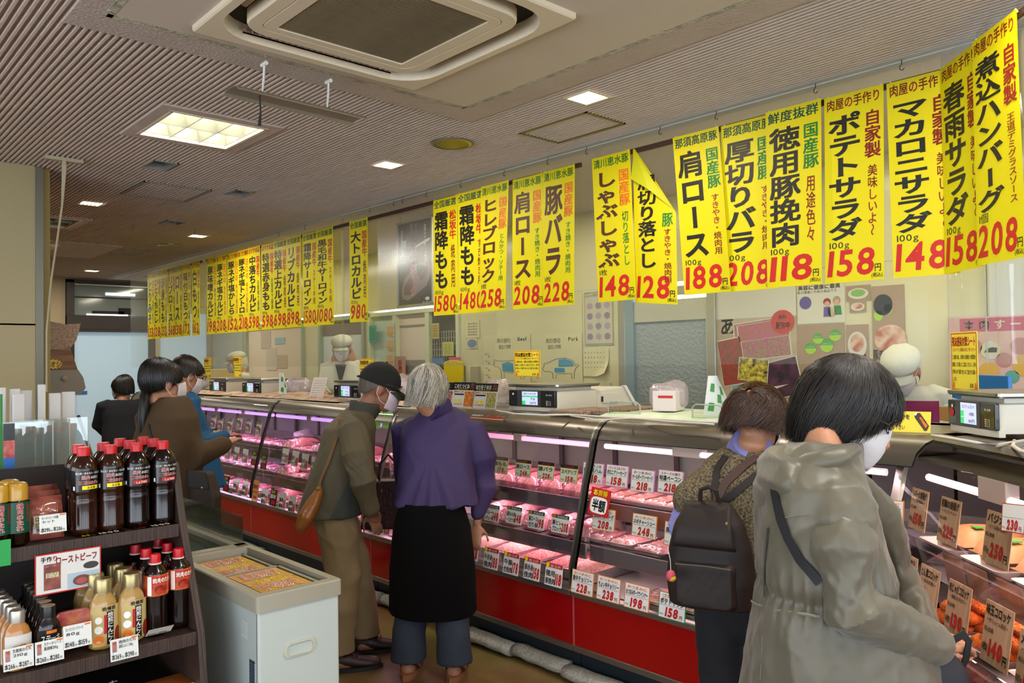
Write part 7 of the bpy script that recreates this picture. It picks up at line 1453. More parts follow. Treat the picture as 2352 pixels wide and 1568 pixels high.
def legs(s, name, m, feet, R=(.10, .075, .06), top=.82, bot=.07, vox=.011, amp=.005, seed=0, hipw=.15, hipd=.115, bag=0.):
    g = G(); z = s.s; g.tube([(0, s.ly(.8*z), top), (0, s.ly(.8*z), top-.12)], [(hipw, hipd), (hipw*1.02, hipd)], 16, ref=(0, 1, 0), dome=True)
    for e, f_ in zip((-1, 1), feet): g.tube([(e*.07, s.ly(.8*z), top-.06), (e*.08, (s.ly(.8*z)+f_[1])*.5+.01, .45*z), (f_[0]*z*.98, f_[1]-.03, .20), (f_[0]*z, f_[1]-.03, bot)], [R[0], R[1], R[2], R[2]*(1+bag)], 16, dome=False)
    return fuse(g, name, m, s.root, vox, 5, folds(amp, (14, 14, 22), seed))
def shoe(s, f_, m, m2, yaw=0, L_=.27, name='shoe'):
    g = G(); z = s.s; c, n_ = math.cos(yaw), math.sin(yaw); T = lambda x, y, h: (f_[0]*z+x*c+y*n_, f_[1]+y*c-x*n_, h)
    R = []
    for y, w_, h0, h1 in ((-.10, .030, .012, .07), (-.06, .037, .012, .10), (0, .040, .012, .09), (.06, .044, .012, .065), (.11, .042, .012, .055), (.15, .030, .014, .045), (.165, .012, .018, .034)): R.append([T(w_*math.cos(t), y, h0+(h1-h0)*(.5+.5*math.sin(t)) if math.sin(t) > 0 else h0+(h1-h0)*.5*(1+math.sin(t))) for t in np.linspace(0, 2*PI, 14, endpoint=False)])
    g.rings(R); o = g.build(name, m, s.root, True, 0)
    g = G(); g.rings([[T((.043+.004*math.cos(2*t))*math.cos(t)*(1-.12*math.sin(t)), .03+.145*math.sin(t), hh) for t in np.linspace(0, 2*PI, 20, endpoint=False)] for hh in (.001, .02)]); g.build('sole', m2, o)
    g = G(); [g.tube([T(-.025, y, .085-y*.35), T(0, y+.004, .096-y*.35), T(.025, y, .085-y*.35)], .003, 5) for y in (-.01, .01, .03, .05)]; g.build('laces', m2, o, True); return o
def strap(P, w, t, m, name, parent=None, label=None, cat=None, N_=None):
    """flat band along points; N_: outward normals"""
    P = [np.array(p, float) for p in P]; R = []
    for i, p in enumerate(P):
        d = P[min(i+1, len(P)-1)]-P[max(i-1, 0)]; d /= np.linalg.norm(d)+1e-9; n_ = np.array(N_[i] if N_ is not None else (0, -1, 0), float); n_ -= d*(n_@d); n_ /= np.linalg.norm(n_)+1e-9; sd = np.cross(d, n_)
        R.append([p+sd*w, p+sd*w+n_*t, p-sd*w+n_*t, p-sd*w])
    g = G(); g.rings(R); o = g.build(name, m, parent, True, 40)
    if label: tag(o, label, cat)
    return o
# ---------------------------------------------------------------- the woman in the beige coat (right foreground)
m_coat = mat('coat_beige', '5c5646', .42, var=.06, vscale=5, sheen=.2, bump=.55, bscale=6); m_coat.node_tree.nodes['Principled BSDF'].inputs['Specular IOR Level'].default_value = .5
m_navy = mat('bag_navy', '14161f', .6, bump=.3, bscale=30); m_strapk = mat('strap_black', '0e0e10', .6)
p = Person('person', 'woman with short black hair, beige hooded coat and white mask, head bowed', (1.90, .88), 140, at(1948, 945, 1.95), pitch=30, yaw=24, hs=1.06)
p.s = 1.0; hy = p.px(1890, 1080, 1.93); p.setlean(hy[1], -.02); p.topz = 1.22
aR = [p.px(1925, 1160, 1.80), p.px(1962, 1385, 1.72), p.px(2150, 1487, 1.80), p.px(2215, 1478, 1.86)]
aL = [p.px(2010, 1180, 2.10), p.px(2070, 1350, 2.15), p.px(2120, 1440, 2.05), p.px(2180, 1470, 1.98)]
p.body([aL, aR], .0075)
g = G()
torso(g, p, [(.50, .265, .25, .0, 0), (.62, .255, .24, .0, 0), (.80, .235, .215, .0, 0), (.92, .20, .165, -.02, 0), (1.02, .195, .150, -.03, 0), (1.12, .195, .135, -.04, 0), (1.20, .18, .120, -.035, 0), (1.26, .13, .105, -.015, 0), (1.295, .085, .085, .01, 0)], 28)
sleeve(g, aL[:3], [.07, .06, .05])
sleeve(g, [(.08, hy[1]-.0, 1.235), aR[0]*[.6, 1, 1]+[0, -.005, .025], aR[0], aR[0]+(aR[1]-aR[0])*.22], [.065, .075, .082, .083]); sleeve(g, [(-.09, hy[1], 1.235), aL[0]], [.07, .065])
def coatd(co, no):
    z = co[:, 2]; f0 = folds(.012, (7, 7, 4.5), 11)(co, no)+folds(.010, (17, 17, 9), 5)(co, no)+folds(.004, (45, 45, 25), 6)(co, no)
    ga = np.exp(-((z-.94)/.018)**2)*(-.012)+np.exp(-((z-.94)/.05)**2)*.006*np.sin(np.arctan2(co[:, 1], co[:, 0])*46)   # gathered waist cord
    sk = np.clip((.9-z)/.35, 0, 1)*.010*np.sin(np.arctan2(co[:, 1], co[:, 0])*11+z*3); arm = co[:, 0] > .235
    ga = np.where(arm, 0, ga); return f0+ga+sk
coat = fuse(g, 'coat', m_coat, p.root, .0085, 3, coatd)
g = G(); sleeve(g, [aR[0]*[.93, 1, 1]-(aR[1]-aR[0])*.02, aR[0]+(aR[1]-aR[0])*.22+[.002, 0, 0], (aR[0]+aR[1])/2+[.010, -.006, 0], aR[1]+[.006, -.01, -.01], (aR[1]+aR[2])/2, aR[2]-(aR[2]-aR[1])*.05], [.050, .076, .080, .075, .065, .054])
def slv(c, n): return folds(.011, (9, 9, 13), 19)(c, n)+folds(.008, (24, 24, 30), 23)(c, n)+folds(.003, (60, 60, 60), 3)(c, n)
slR = fuse(g, 'coat_sleeve', m_coat, p.root, .0075, 12, slv)
# hood lying on the back, collar, seams, strap
g = G(); cz = 1.25
g.tube([(math.sin(a)*.115, hy[1]+.01-math.cos(a)*.10, cz+.012-.035*math.cos(a)) for a in np.linspace(-2.0, 2.0, 14)], [.018]+[.034]*12+[.018], 12, dome=True)
g.ell((0, hy[1]-.10, cz-.055), .150, .055, .085, 20, 12); g.ell((-.02, hy[1]-.125, cz-.10), .105, .045, .055, 16, 10)
o = fuse(g, 'hood', m_coat, p.root, .009, 12, lambda c, n: folds(.010, (8, 6, 22), 77)(c, n)+folds(.007, (24, 18, 44), 7)(c, n))
def snap(obj, P, D, off=.003):
    hit, q, n_, _ = obj.ray_cast(Vector(P), Vector(D))
    if not hit:
        c = np.mean([tuple(v) for v in obj.bound_box], axis=0); hit, q, n_, _ = obj.closest_point_on_mesh(Vector(P+D*((c-P)@D)))
    return np.array(q)+np.array(n_)*off, np.array(n_)
def on(obj, pers, x, y, off=.003):
    """point of a garment that the picture shows at x, y"""
    o_ = pers.L(CAM); d = pers.L(CAM+ray(x, y))-o_; return snap(obj, o_, d/np.linalg.norm(d), off)
pts = [on(coat, p, *q, .004) for q in ((1778, 1060), (1782, 1130), (1795, 1190), (1812, 1235), (1840, 1285), (1870, 1320), (1884, 1338))]
strap([a for a, b in pts], .011, .003, m_strapk, 'bag_strap', p.root, N_=[b for a, b in pts])
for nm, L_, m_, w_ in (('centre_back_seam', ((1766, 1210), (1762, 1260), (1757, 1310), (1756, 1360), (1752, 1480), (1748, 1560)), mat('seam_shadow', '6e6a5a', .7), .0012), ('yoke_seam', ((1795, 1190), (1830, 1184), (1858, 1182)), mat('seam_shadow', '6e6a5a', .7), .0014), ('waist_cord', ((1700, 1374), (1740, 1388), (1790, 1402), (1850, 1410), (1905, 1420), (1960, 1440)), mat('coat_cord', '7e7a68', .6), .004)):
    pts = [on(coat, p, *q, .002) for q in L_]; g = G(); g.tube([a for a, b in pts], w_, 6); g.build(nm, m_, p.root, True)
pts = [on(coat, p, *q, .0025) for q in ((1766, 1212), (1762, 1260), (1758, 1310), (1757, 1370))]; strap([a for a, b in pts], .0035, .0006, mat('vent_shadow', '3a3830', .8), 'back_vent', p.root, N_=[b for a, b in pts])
p.mask(big=1.05); p.glasses(); p.eyes()
hm = p.hair(['0a0808', '100d0c', '1a1512', '241d19', '15100e'], zf=.03, zs=-.065, zb=-.115, puff=.20, n=4600, wid=.0012, tuck=.22, fw_=.75, seed=2, wave=.005, rough=.45, pole=.4)
g = G(); g.tube([p.h(.06, .05, -.10), p.h(.065, .03, -.115)], .004, 6); g.build('toggle', m_strapk, p.root)
# her dark bag and the white purse strap she holds
b0 = at(2150, 1535, 1.80); t = empty('shopping_bag', tuple(at(2140, 1568, 1.80)-[0, 0, .12]), -math.radians(60)); tag(t, 'dark navy bag with a black loop handle held by the woman in the beige coat', 'bag')
g = G(); g.ell((0, 0, .09), .085, .05, .12, 20, 12); o = g.build('bag_body', m_navy, t, True, 0)
for v in o.data.vertices: c = v.co; v.co = c+Vector((0, 0, .006*math.sin(c.x*60)*math.sin(c.y*80)))
q = lambda x, y, D: tuple(Matrix.Rotation(math.radians(60), 3, 'Z')@(Vector(at(x, y, D))-Vector(t.location)))
strap([q(*a) for a in ((2168, 1500, 1.79), (2190, 1468, 1.79), (2212, 1456, 1.80), (2224, 1472, 1.80), (2218, 1510, 1.80), (2196, 1560, 1.80), (2180, 1600, 1.8))], .009, .003, m_strapk, 'handle', t, N_=[(.6, -.8, 0)]*7)
a, b = at(2168, 1478, 1.78), at(2194, 1462, 1.80); g = G(); g.tube([a, (a+b)/2+[0, 0, .002], b], [.002, .004, .002], 8); tag(g.build('white_card', mat('white_plastic', 'd8d8d2', .4), None, True), 'slim white card edge held in the hand of the beige coated woman', 'card')
# ---------------------------------------------------------------- brown haired woman with backpack
m_blouse = mat('blouse_pattern', '2e2820', .8, col2='7a6a4c', vscale=150, detail=2, bump=.2, bscale=60); m_lav = mat('lavender_knit', '7a78b0', .8); m_trk = mat('trousers_dark', '14161b', .8); m_pack_ = mat('backpack_brown', '21140f', .62, bump=.25, bscale=14, var=.2, vscale=9)
p = Person('person', 'short woman with thinning reddish brown hair and patterned blouse, seen from behind', (2.36, 1.44), 72, at(1738, 968, 2.72), pitch=22, yaw=4, hs=1.03)
p.s = .92; hy = p.px(1715, 1085, 2.72); p.setlean(hy[1], -.03); p.topz = 1.17; p.zk = .95
aL = [p.px(1612, 1110, 2.72), p.px(1566, 1205, 2.62), p.px(1600, 1290, 2.55), p.px(1640, 1300, 2.4)]; aL[2] = aL[1]+[.03, .2, .02]; aL[3] = aL[2]+[.02, .1, 0]; aR = [-aL[0]*[1, -1, -1]+[0, 0, 0], None, None]
aR = [np.array([.16, aL[0][1], aL[0][2]]), np.array([.21, aL[0][1]+.0, .95]), np.array([.16, aL[0][1]+.2, .92]), np.array([.15, aL[0][1]+.3, .92])]
p.body([aL, aR], .01)
g = G(); torso(g, p, [(.76, .19, .14, 0, 0), (.88, .18, .13, 0, 0), (1.0, .175, .125, 0, 0), (1.08, .17, .115, -.005, 0), (1.14, .15, .10, -.01, 0), (1.185, .09, .075, 0, 0)]); sleeve(g, [aL[0]-[-.03, 0, 0], aL[0]+(aL[1]-aL[0])*.5], [.075, .076]); sleeve(g, [aR[0], aR[0]+(aR[1]-aR[0])*.75], [.075, .075])
bl = fuse(g, 'blouse', m_blouse, p.root, .009, 4, folds(.008, (12, 12, 8), 3))
for a in (aL, aR): g = G(); g.tube([a[0]+(a[1]-a[0])*.4, a[1], a[2]], [.058, .056, .045], 12, dome=True); fuse(g, 'undershirt_sleeve', m_lav, p.root, .009, 3, folds(.004, (20, 20, 20), 1))
g = G(); nk = p.h(0, -.03, -.08); g.tube([np.array([0, hy[1]+.0, 1.165]), nk+[0, 0, -.0]], [.075, .064], 18); g.build('shirt_collar', m_lav, p.root, True, 50)
legs(p, 'trousers', m_trk, ((-.09, .02), (.09, .02)), R=(.105, .085, .07), top=.80, seed=4)
for f_ in ((-.09, .02), (.09, .02)): shoe(p, f_, m_strapk, m_strapk)
p.hair(['150a06', '221009', '33180b', '452312', '2b140a'], zf=.03, zs=-.04, zb=-.055, puff=.20, n=4200, wid=.0012, tuck=.10, fw_=.8, seed=5, gap=.09, wave=.024, pole=1.15, flick=.12); p.mask()
# backpack (on her back, hanging low on the left shoulder)
c = (at(1632, 1270, 2.52)); t = empty('backpack', tuple(c), -math.radians(72)); tag(t, 'dark brown backpack with flap and zip pocket on the brown haired woman', 'backpack')
g = G(); R = []
for z, a, b in ((-.17, .11, .04), (-.165, .135, .062), (-.08, .14, .075), (.02, .13, .07), (.10, .11, .055), (.155, .075, .035), (.165, .05, .02)): R.append([(a*math.copysign(abs(math.cos(t_))**.6, math.cos(t_)), b*math.copysign(abs(math.sin(t_))**.7, math.sin(t_)), z) for t_ in np.linspace(0, 2*PI, 28, endpoint=False)])
g.rings(R); o = fuse(g, 'pack_body', m_pack_, t, .008, 3, folds(.007, (14, 14, 10), 8))
g = G(); g.rings([[(x*1., -.055-.03*q, z-.085) for x, z, _ in [(a, b, 0) for a, b, _ in rrect(.10-.012*q, .075-.01*q, .02, 0)]] for q in (0, .6, 1)]); fuse(g, 'front_pocket', m_pack_, t, .006, 2, folds(.004, (30, 30, 30), 2))
g = G(); g.sheet(lambda u, v: ((u-.5)*.20*(1-.3*v), -.060-.030*math.sin((1-v)*2.4)+.05*v*v+.0, .03+.135*v), 14, 10); o = g.build('flap', m_pack_, t, True, 0); o.modifiers.new('t', 'SOLIDIFY').thickness = .008
g = G(); g.tube([(-.085, -.092, -.022), (0, -.096, -.018), (.085, -.09, -.022)], .0028, 6); g.build('zip', mat('zip_grey', '6a625c', .4, metal=.5), t, True)
g = G(); g.tube([(-.03, -.0, .16), (-.025, -.01, .20), (0, -.012, .212), (.025, -.01, .20), (.03, 0, .16)], .007, 8); g.build('top_loop', m_pack_, t, True)
for x, y in ((.045, .09), (.07, .13)): g = G(); g.ell((x, -.065, y-.02), .005, .005, .008, 8, 6); g.build('cord_end', mat('brass_bit', 'a8884a', .3, metal=.8), t, True)
Lr = lambda P_: Vector(Matrix.Rotation(math.radians(72), 3, 'Z')@(Vector(P_)-Vector(t.location)))
for L_, w_, m_ in ((((1645, 1160), (1640, 1120), (1650, 1075), (1668, 1050)), .012, m_pack_), (((1640, 1158), (1668, 1110), (1712, 1070), (1740, 1052)), .014, mat('strap_brown', '4a332b', .6)), (((1652, 1160), (1690, 1130), (1722, 1105), (1740, 1090)), .012, m_pack_)):
    pts = []; prev = Vector((0, -.02, .16))
    for q in L_:
        w_p, n_ = on(bl, p, *q, .006); W_ = Matrix.Rotation(-math.radians(72), 3, 'Z')@Vector(w_p)+Vector(tuple(p.loc)); pts.append((tuple(Lr(W_)), tuple(n_)))
    strap([(0, -.01, .155)]+[a for a, b in pts], w_, .004, m_, 'shoulder_strap', t, N_=[(0, -1, 0)]+[b for a, b in pts])
kc = at(1541, 1322, 2.44); g = G(); g.ell((0, 0, 0), .016, .014, .018, 12, 8, 0); g.ell((0, -.004, -.006), .013, .013, .011, 12, 8, 1); o = g.build('keyring_charm', [mat('charm_pink', 'c04a5a', .5), mat('charm_yellow', 'c9a82a', .5)], None, True, 0); o.location = tuple(kc); tag(o, 'small pink and yellow ball charm dangling from the brown backpack', 'charm'); g = G(); g.tube([(0, 0, .015), (-.002, 0, .05), (0, .01, .085)], .0012, 5); g.build('cord', m_mask, o)
# ---------------------------------------------------------------- grey haired woman in the purple jacket
m_purp = mat('purple_knit', '392b56', .75, var=.12, vscale=4, bump=.4, bscale=7); m_skirt = mat('black_skirt', '060506', .95, spec=.2); m_tr = mat('slate_trousers', '2b3440', .85)
p = Person('person', 'grey haired woman in a loose purple jacket and long black skirt, seen from behind', (2.31, 3.10), 50, at(985, 892, 4.03), pitch=14, yaw=16, hs=1.0)
p.s = .93; hy = p.px(993, 950, 4.05); p.setlean(hy[1], -.0); p.topz = 1.21; p.zk = .97
aR = [p.px(1082, 985, 4.0), p.px(1105, 1110, 3.98), p.px(1096, 1200, 3.93), p.px(1090, 1245, 3.90)]; aL = [p.px(930, 985, 4.1), p.px(934, 1090, 4.2), p.px(938, 1150, 4.32), p.px(930, 1170, 4.42)]
ft = ((-.12, -.01), (.12, -.02)); p.body([aL, aR], .008, feet=ft, curl=.55)
g = G(); torso(g, p, [(.80, .215, .15, 0, .01), (.90, .20, .15, 0, .01), (1.0, .19, .14, 0, .005), (1.10, .19, .13, 0, 0), (1.18, .185, .11, 0, 0), (1.235, .12, .085, 0, 0), (1.26, .07, .07, .01, 0)], 24)
sleeve(g, [aL[0]+[.05, 0, .01], aL[0], aL[1], aL[2]], [.07, .075, .07, .045])
def pd(co, no): a = np.arctan2(co[:, 1], co[:, 0]); return folds(.010, (10, 10, 3), 21)(co, no)+folds(.003, (30, 30, 12), 22)(co, no)+np.clip((1.1-co[:, 2])/.3, 0, 1)*.009*np.sin(a*9+1)
jk = fuse(g, 'jacket', m_purp, p.root, .009, 5, pd)
g = G(); sleeve(g, [aR[0]-[.06, 0, -.012], aR[0]+[.0, 0, .0], (aR[0]+aR[1])/2+[.02, 0, -.02], aR[1]+[.016, 0, -.02], aR[2]+[0, 0, .04]], [.06, .076, (.088, .095), (.07, .08), .036]); fuse(g, 'jacket_sleeve', m_purp, p.root, .009, 4, folds(.010, (11, 11, 8), 91))
g = G(); nk = p.h(0, -.03, -.075); g.tube([(0, hy[1], 1.235), (nk+[0, hy[1]*0, 0])*[.6, 1, 1]+[0, 0, -.03]], [.082, .066], 20); g.build('jacket_collar', mat('purple_dark', '2a1c4a', .8), p.root, True, 50)
g = G(); g.rings([[(a*math.cos(t_)*(1+.02*math.sin(6*t_)), s_y+b*math.sin(t_), z) for t_ in np.linspace(0, 2*PI, 32, endpoint=False)] for z, a, b, s_y in ((.815, .15, .115, 0), (.7, .185, .14, 0), (.5, .205, .15, 0), (.30, .21, .15, 0), (.285, .20, .14, 0))]); g.build('long_skirt', m_skirt, p.root, True, 50)
legs(p, 'trousers', m_tr, ft, R=(.10, .085, .082), top=.78, bot=.075, seed=9, bag=.1)
for f_, yw in zip(ft, (-.25, .2)):
    g = G(); z = p.s; T = lambda x, y, h: (f_[0]*z+x, f_[1]+y, h); g.rings([[T(.045*math.cos(t_), .02+.13*math.sin(t_), hh) for t_ in np.linspace(0, 2*PI, 18, endpoint=False)] for hh in (.0, .028)]); o = g.build('sandal', mat('cork', '8a5a38', .7), p.root, True, 40); g = G(); g.tube([T(-.042, .0, .025), T(-.035, -.045, .06), T(0, -.07, .068), T(.035, -.045, .06), T(.042, .0, .025)], .005, 6); g.tube([T(-.043, .06, .02), T(0, .05, .075), T(.043, .06, .02)], .009, 6); g.build('sandal_strap', mat('sandal_dark', '2b211a', .6), o, True)
p.hair(['3c3a36', '6f6a60', '9c968a', 'c4beb0', '8a8478'], zf=.03, zs=-.05, zb=-.105, puff=.17, n=3400, wid=.0013, tuck=.22, fw_=.8, seed=8, wave=.012, flick=.2, pole=.5); p.mask(m_maskp)
# red handbag on her left, seen between her and the capped man
t = empty('red_handbag', tuple(at(893, 1160, 4.25)), -math.radians(42)); tag(t, 'dark red handbag hanging at the left side of the purple jacket', 'handbag')
g = G(); g.extr([(-.15, -.12), (.15, -.12), (.10, .12), (.07, .135), (-.07, .135), (-.10, .12)], lambda u, v, q_: (u, q_, v), -.05, .05); bevel(g.build('bag_body', mat('dark_red_leather', '42080c', .45, bump=.3, bscale=60), t), .012, 3); g = G(); g.tube([(-.05, 0, .12), (-.045, 0, .22), (0, 0, .27), (.045, 0, .22), (.05, 0, .12)], .007, 8); g.build('handle', MATS['dark_red_leather'], t, True)
for x in (-.065, -.03): g = G(); g.ell((x, -.053, .085), .004, .003, .008, 8, 6); g.build('gold_stud', MATS['brass_bit'], t, True)
# ---------------------------------------------------------------- man in the black cap
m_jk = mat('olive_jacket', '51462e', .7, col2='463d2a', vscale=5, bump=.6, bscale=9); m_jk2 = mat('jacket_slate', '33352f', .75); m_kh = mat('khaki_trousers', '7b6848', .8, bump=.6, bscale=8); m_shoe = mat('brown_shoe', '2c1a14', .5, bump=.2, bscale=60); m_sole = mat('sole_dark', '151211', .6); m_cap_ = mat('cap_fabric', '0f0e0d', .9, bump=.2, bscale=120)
p = Person('person', 'older man in a black baseball cap, mask and olive jacket, looking down at the case', (2.11, 3.50), 116, at(874, 890, 4.02), pitch=20, yaw=4, hs=1.03, skin=m_skin2)
p.s = .99; hy = p.px(828, 955, 4.02); p.setlean(hy[1], -.10); p.topz = 1.23; p.zk = .96
aR = [p.px(812, 985, 3.83), p.px(835, 1105, 3.74), p.px(850, 1168, 3.80), p.px(864, 1186, 3.90)]; aL = [p.px(832, 990, 4.2), p.px(836, 1100, 4.25), p.px(848, 1180, 4.15), p.px(860, 1200, 4.1)]
ft = ((-.11, .10), (.10, -.04)); p.body([aL, aR], .008, feet=ft)
g = G(); torso(g, p, [(.74, .20, .165, -.01, 0), (.84, .195, .16, -.01, 0), (.96, .185, .145, -.01, 0), (1.08, .18, .135, -.01, 0), (1.17, .17, .13, -.015, 0), (1.23, .115, .095, -.01, 0), (1.26, .08, .08, .0, 0)], 24)
sleeve(g, [aL[0], aL[1], aL[2]], [.075, .068, .05])
jk = fuse(g, 'jacket', m_jk, p.root, .009, 4, lambda c, n: folds(.014, (9, 9, 5), 31)(c, n)+folds(.006, (24, 24, 14), 2)(c, n))
for v in jk.data.polygons: pass
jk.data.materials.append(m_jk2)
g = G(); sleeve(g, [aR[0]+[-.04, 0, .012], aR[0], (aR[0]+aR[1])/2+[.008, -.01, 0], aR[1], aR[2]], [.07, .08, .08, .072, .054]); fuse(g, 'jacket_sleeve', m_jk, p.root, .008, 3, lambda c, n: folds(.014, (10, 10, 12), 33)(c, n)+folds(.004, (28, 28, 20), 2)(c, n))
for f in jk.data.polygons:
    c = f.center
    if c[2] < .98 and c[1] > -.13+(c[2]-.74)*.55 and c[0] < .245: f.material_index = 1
g = G()
def col_(u, v): a = (u-.5)*2*2.7; return (math.sin(a)*(.070+.012*v), hy[1]+.005-math.cos(a)*(.068+.008*v)+.02*v+.012*(1-math.cos(a))*v, 1.235+.07*v-.03*(1-math.cos(a))*.6)
g.sheet(col_, 30, 6); o = g.build('jacket_collar', mat('collar_dark_olive', '38362a', .75), p.root, True, 0); o.modifiers.new('t', 'SOLIDIFY').thickness = .008
pts = [on(jk, p, *q, .002) for q in ((800, 925), (782, 955), (768, 985))]; g = G(); g.tube([a for a, b in pts], .0012, 5); g.build('orange_piping', mat('piping_orange', '9a5520', .6), p.root, True)
legs(p, 'trousers', m_kh, ft, R=(.105, .09, .078), top=.84, bot=.085, seed=12, amp=.014)
for f_, yw in zip(ft, (.15, .1)): shoe(p, f_, m_shoe, m_sole, yw)
p.mask(m_maskp); p.glasses(); p.eyes()
p.hair(['5a4c40', '6f6055', '8a7a6c'], zf=.06, zs=.01, zb=-.055, puff=.015, n=900, wid=.0008, tuck=.3, seed=3, wave=.001)
g = G(); R = []
for k in range(9):
    th = PI/2*k/8*1.0+.02; R.append([p.h(.083*math.sin(a)*math.sin(th), -.012+.104*math.cos(a)*math.sin(th), .028+.098*math.cos(th)) for a in np.linspace(0, 2*PI, 28, endpoint=False)])
R.append([p.h(.084*math.sin(a), -.012+.105*math.cos(a), .010-.004*math.cos(a)) for a in np.linspace(0, 2*PI, 28, endpoint=False)]); g.rings(R); cap = g.build('cap', m_cap_, p.root, True, 50); cap.modifiers.new('t', 'SOLIDIFY').thickness = .003
g = G(); g.sheet(lambda u, v: p.h((u-.5)*.135*(1-.18*v*v), .078+.085*v*math.sqrt(max(0, 1-(2*u-1)**2*.55))-.03*(2*u-1)**2, .018-.012*v-.022*(2*u-1)**2-.014*v*v), 14, 8); o = g.build('cap_brim', mat('brim_olive', '2b2a18', .8), p.root, True, 0); o.modifiers.new('t', 'SOLIDIFY').thickness = .004
g = G(); g.ell(p.h(0, -.012, .127), .007, .007, .004, 10, 6); g.build('cap_button', m_cap_, p.root, True); g = G(); g.tube([p.h(-.03, -.114, .02), p.h(0, -.122, .018), p.h(.03, -.114, .02)], .006, 6); g.build('cap_strap', m_cap_, p.root, True)
m_tan = mat('tan_leather', '8a5018', .4, var=.2, vscale=8, coat=.2); t = empty('shoulder_bag', tuple(at(706, 1165, 3.74)), -math.radians(116)); tag(t, 'tan leather shoulder bag hanging behind the capped man', 'bag')
g = G(); g.tube([(.0, .055, .075), (.0, .03, .02), (.0, -.005, -.04), (.0, -.03, -.09)], [(.02, .022), (.035, .05), (.04, .062), (.03, .045)], 16, ref=(1, 0, 0), dome=True); fuse(g, 'bag_body', m_tan, t, .006, 3, folds(.003, (40, 40, 40), 3))
W2 = lambda P_: Matrix.Rotation(math.radians(116), 3, 'Z')@(Vector(P_)-Vector(t.location)); pts = [(0, .05, .08)]; nn = [(1, 0, 0)]
for q in ((738, 1105), (756, 1060), (772, 1010), (785, 965), (798, 935)): w_p, n_ = on(jk, p, *q, .006); W_ = Matrix.Rotation(-math.radians(116), 3, 'Z')@Vector(w_p)+Vector(tuple(p.loc)); pts.append(tuple(W2(W_))); nn.append(tuple(n_))
strap(pts, .009, .003, mat('strap_tan', '5e4018', .5), 'shoulder_strap', t, N_=nn); g = G(); g.tube([(0, .05, .07), (.01, .05, .09)], .012, 8); g.build('buckle', MATS['brass_bit'], t, True)
# ---------------------------------------------------------------- woman with ponytail
m_brnc = mat('brown_cardigan', '422e13', .85, var=.12, vscale=4, bump=.4, bscale=7)
p = Person('person', 'woman with a low black ponytail, white mask and loose brown top, behind the sauce bottles', (1.43, 4.16), 74, at(377, 878, 4.08), pitch=6, yaw=16, hs=1.06)
p.s = 1.0; hy = p.px(365, 945, 4.1); p.setlean(hy[1], -.02); p.topz = 1.27
aR = [p.px(415, 985, 4.0), p.px(452, 1050, 4.0), p.px(468, 1018, 3.85), p.px(478, 1005, 3.8)]; aR[2] = aR[1]+[.0, .17, .05]; aR[3] = aR[2]+[-.02, .08, .02]; aL = [np.array([-.17, hy[1], 1.22]), np.array([-.22, hy[1]+.03, .98]), np.array([-.12, hy[1]+.22, 1.02]), np.array([-.08, hy[1]+.3, 1.03])]
p.body([aL, aR], .010)
g = G(); torso(g, p, [(.62, .20, .17, 0, 0), (.80, .20, .17, 0, 0), (1.0, .195, .155, 0, 0), (1.12, .19, .135, 0, 0), (1.23, .165, .115, 0, 0), (1.30, .11, .092, .005, 0), (1.335, .078, .074, .01, 0)], 22); sleeve(g, [aR[0]-[.04, 0, 0], aR[0], aR[1], aR[2]], [.07, .078, .085, .05]); sleeve(g, aL[:3], [.075, .075, .05])
br = fuse(g, 'top', m_brnc, p.root, .011, 4, folds(.009, (10, 10, 4), 41)); legs(p, 'trousers', m_trk, ((-.09, .02), (.09, .02)), top=.84, seed=14, vox=.014)
for f_ in ((-.09, .02), (.09, .02)): shoe(p, f_, m_strapk, m_strapk)
hm = p.hair(['0c0807', '120c0a', '1e1511'], zf=.045, zs=-.02, zb=-.055, puff=.10, n=1500, wid=.0014, tuck=.45, fw_=.8, seed=6, wave=.002)
pt_ = [p.h(0, -.075, -.05), p.h(.015, -.088, -.07), p.h(.025, -.090, -.12), p.h(.028, -.088, -.18), p.h(.03, -.082, -.235), p.h(.03, -.08, -.27)]; g = G(); g.tube(pt_, [.028, .022, .026, .024, .018, .006], 12, dome=True); g.build('ponytail', hm, p.root, True, 0, hv=np.full(sum(len(v) for v in g.v), .3)); strands(p, hm, pt_, 260, [.028, .023, .027, .026, .02, .012], seed=4); p.mask()
pts = [on(br, p, *q, .004) for q in ((342, 975), (350, 1010), (362, 1045), (378, 1080))]; strap([a for a, b in pts], .006, .002, m_strapk, 'bag_strap', p.root, N_=[b for a, b in pts])
t = empty('crossbody_bag', tuple(at(462, 1130, 3.93)), -math.radians(60)); tag(t, 'dark brown crossbody bag with metal stud at the hip of the ponytailed woman', 'bag'); m_bb = mat('bag_brown', '33251d', .75, bump=.3, bscale=60)
g = G(); g.extr([(-.075, -.12), (.09, -.13), (.10, -.02), (.06, .10), (-.06, .11), (-.085, -.02)], lambda u, v, q_: (u, q_, v), -.035, .035); bevel(g.build('bag_body', m_bb, t), .014, 3); g = G(); g.extr([(-.07, .03), (.075, .02), (.062, .105), (-.062, .115)], lambda u, v, q_: (u, q_, v), -.043, -.036); bevel(g.build('flap', mat('bag_flap', '211914', .7), t), .004); g = G(); g.ell((.04, -.045, .03), .006, .003, .006, 10, 6); g.build('stud', MATS['brass_bit'], t, True); g = G(); g.tube([(-.06, 0, .1), (-.07, 0, .2), (-.10, .02, .32)], .005, 6); g.build('strap', m_bb, t, True)
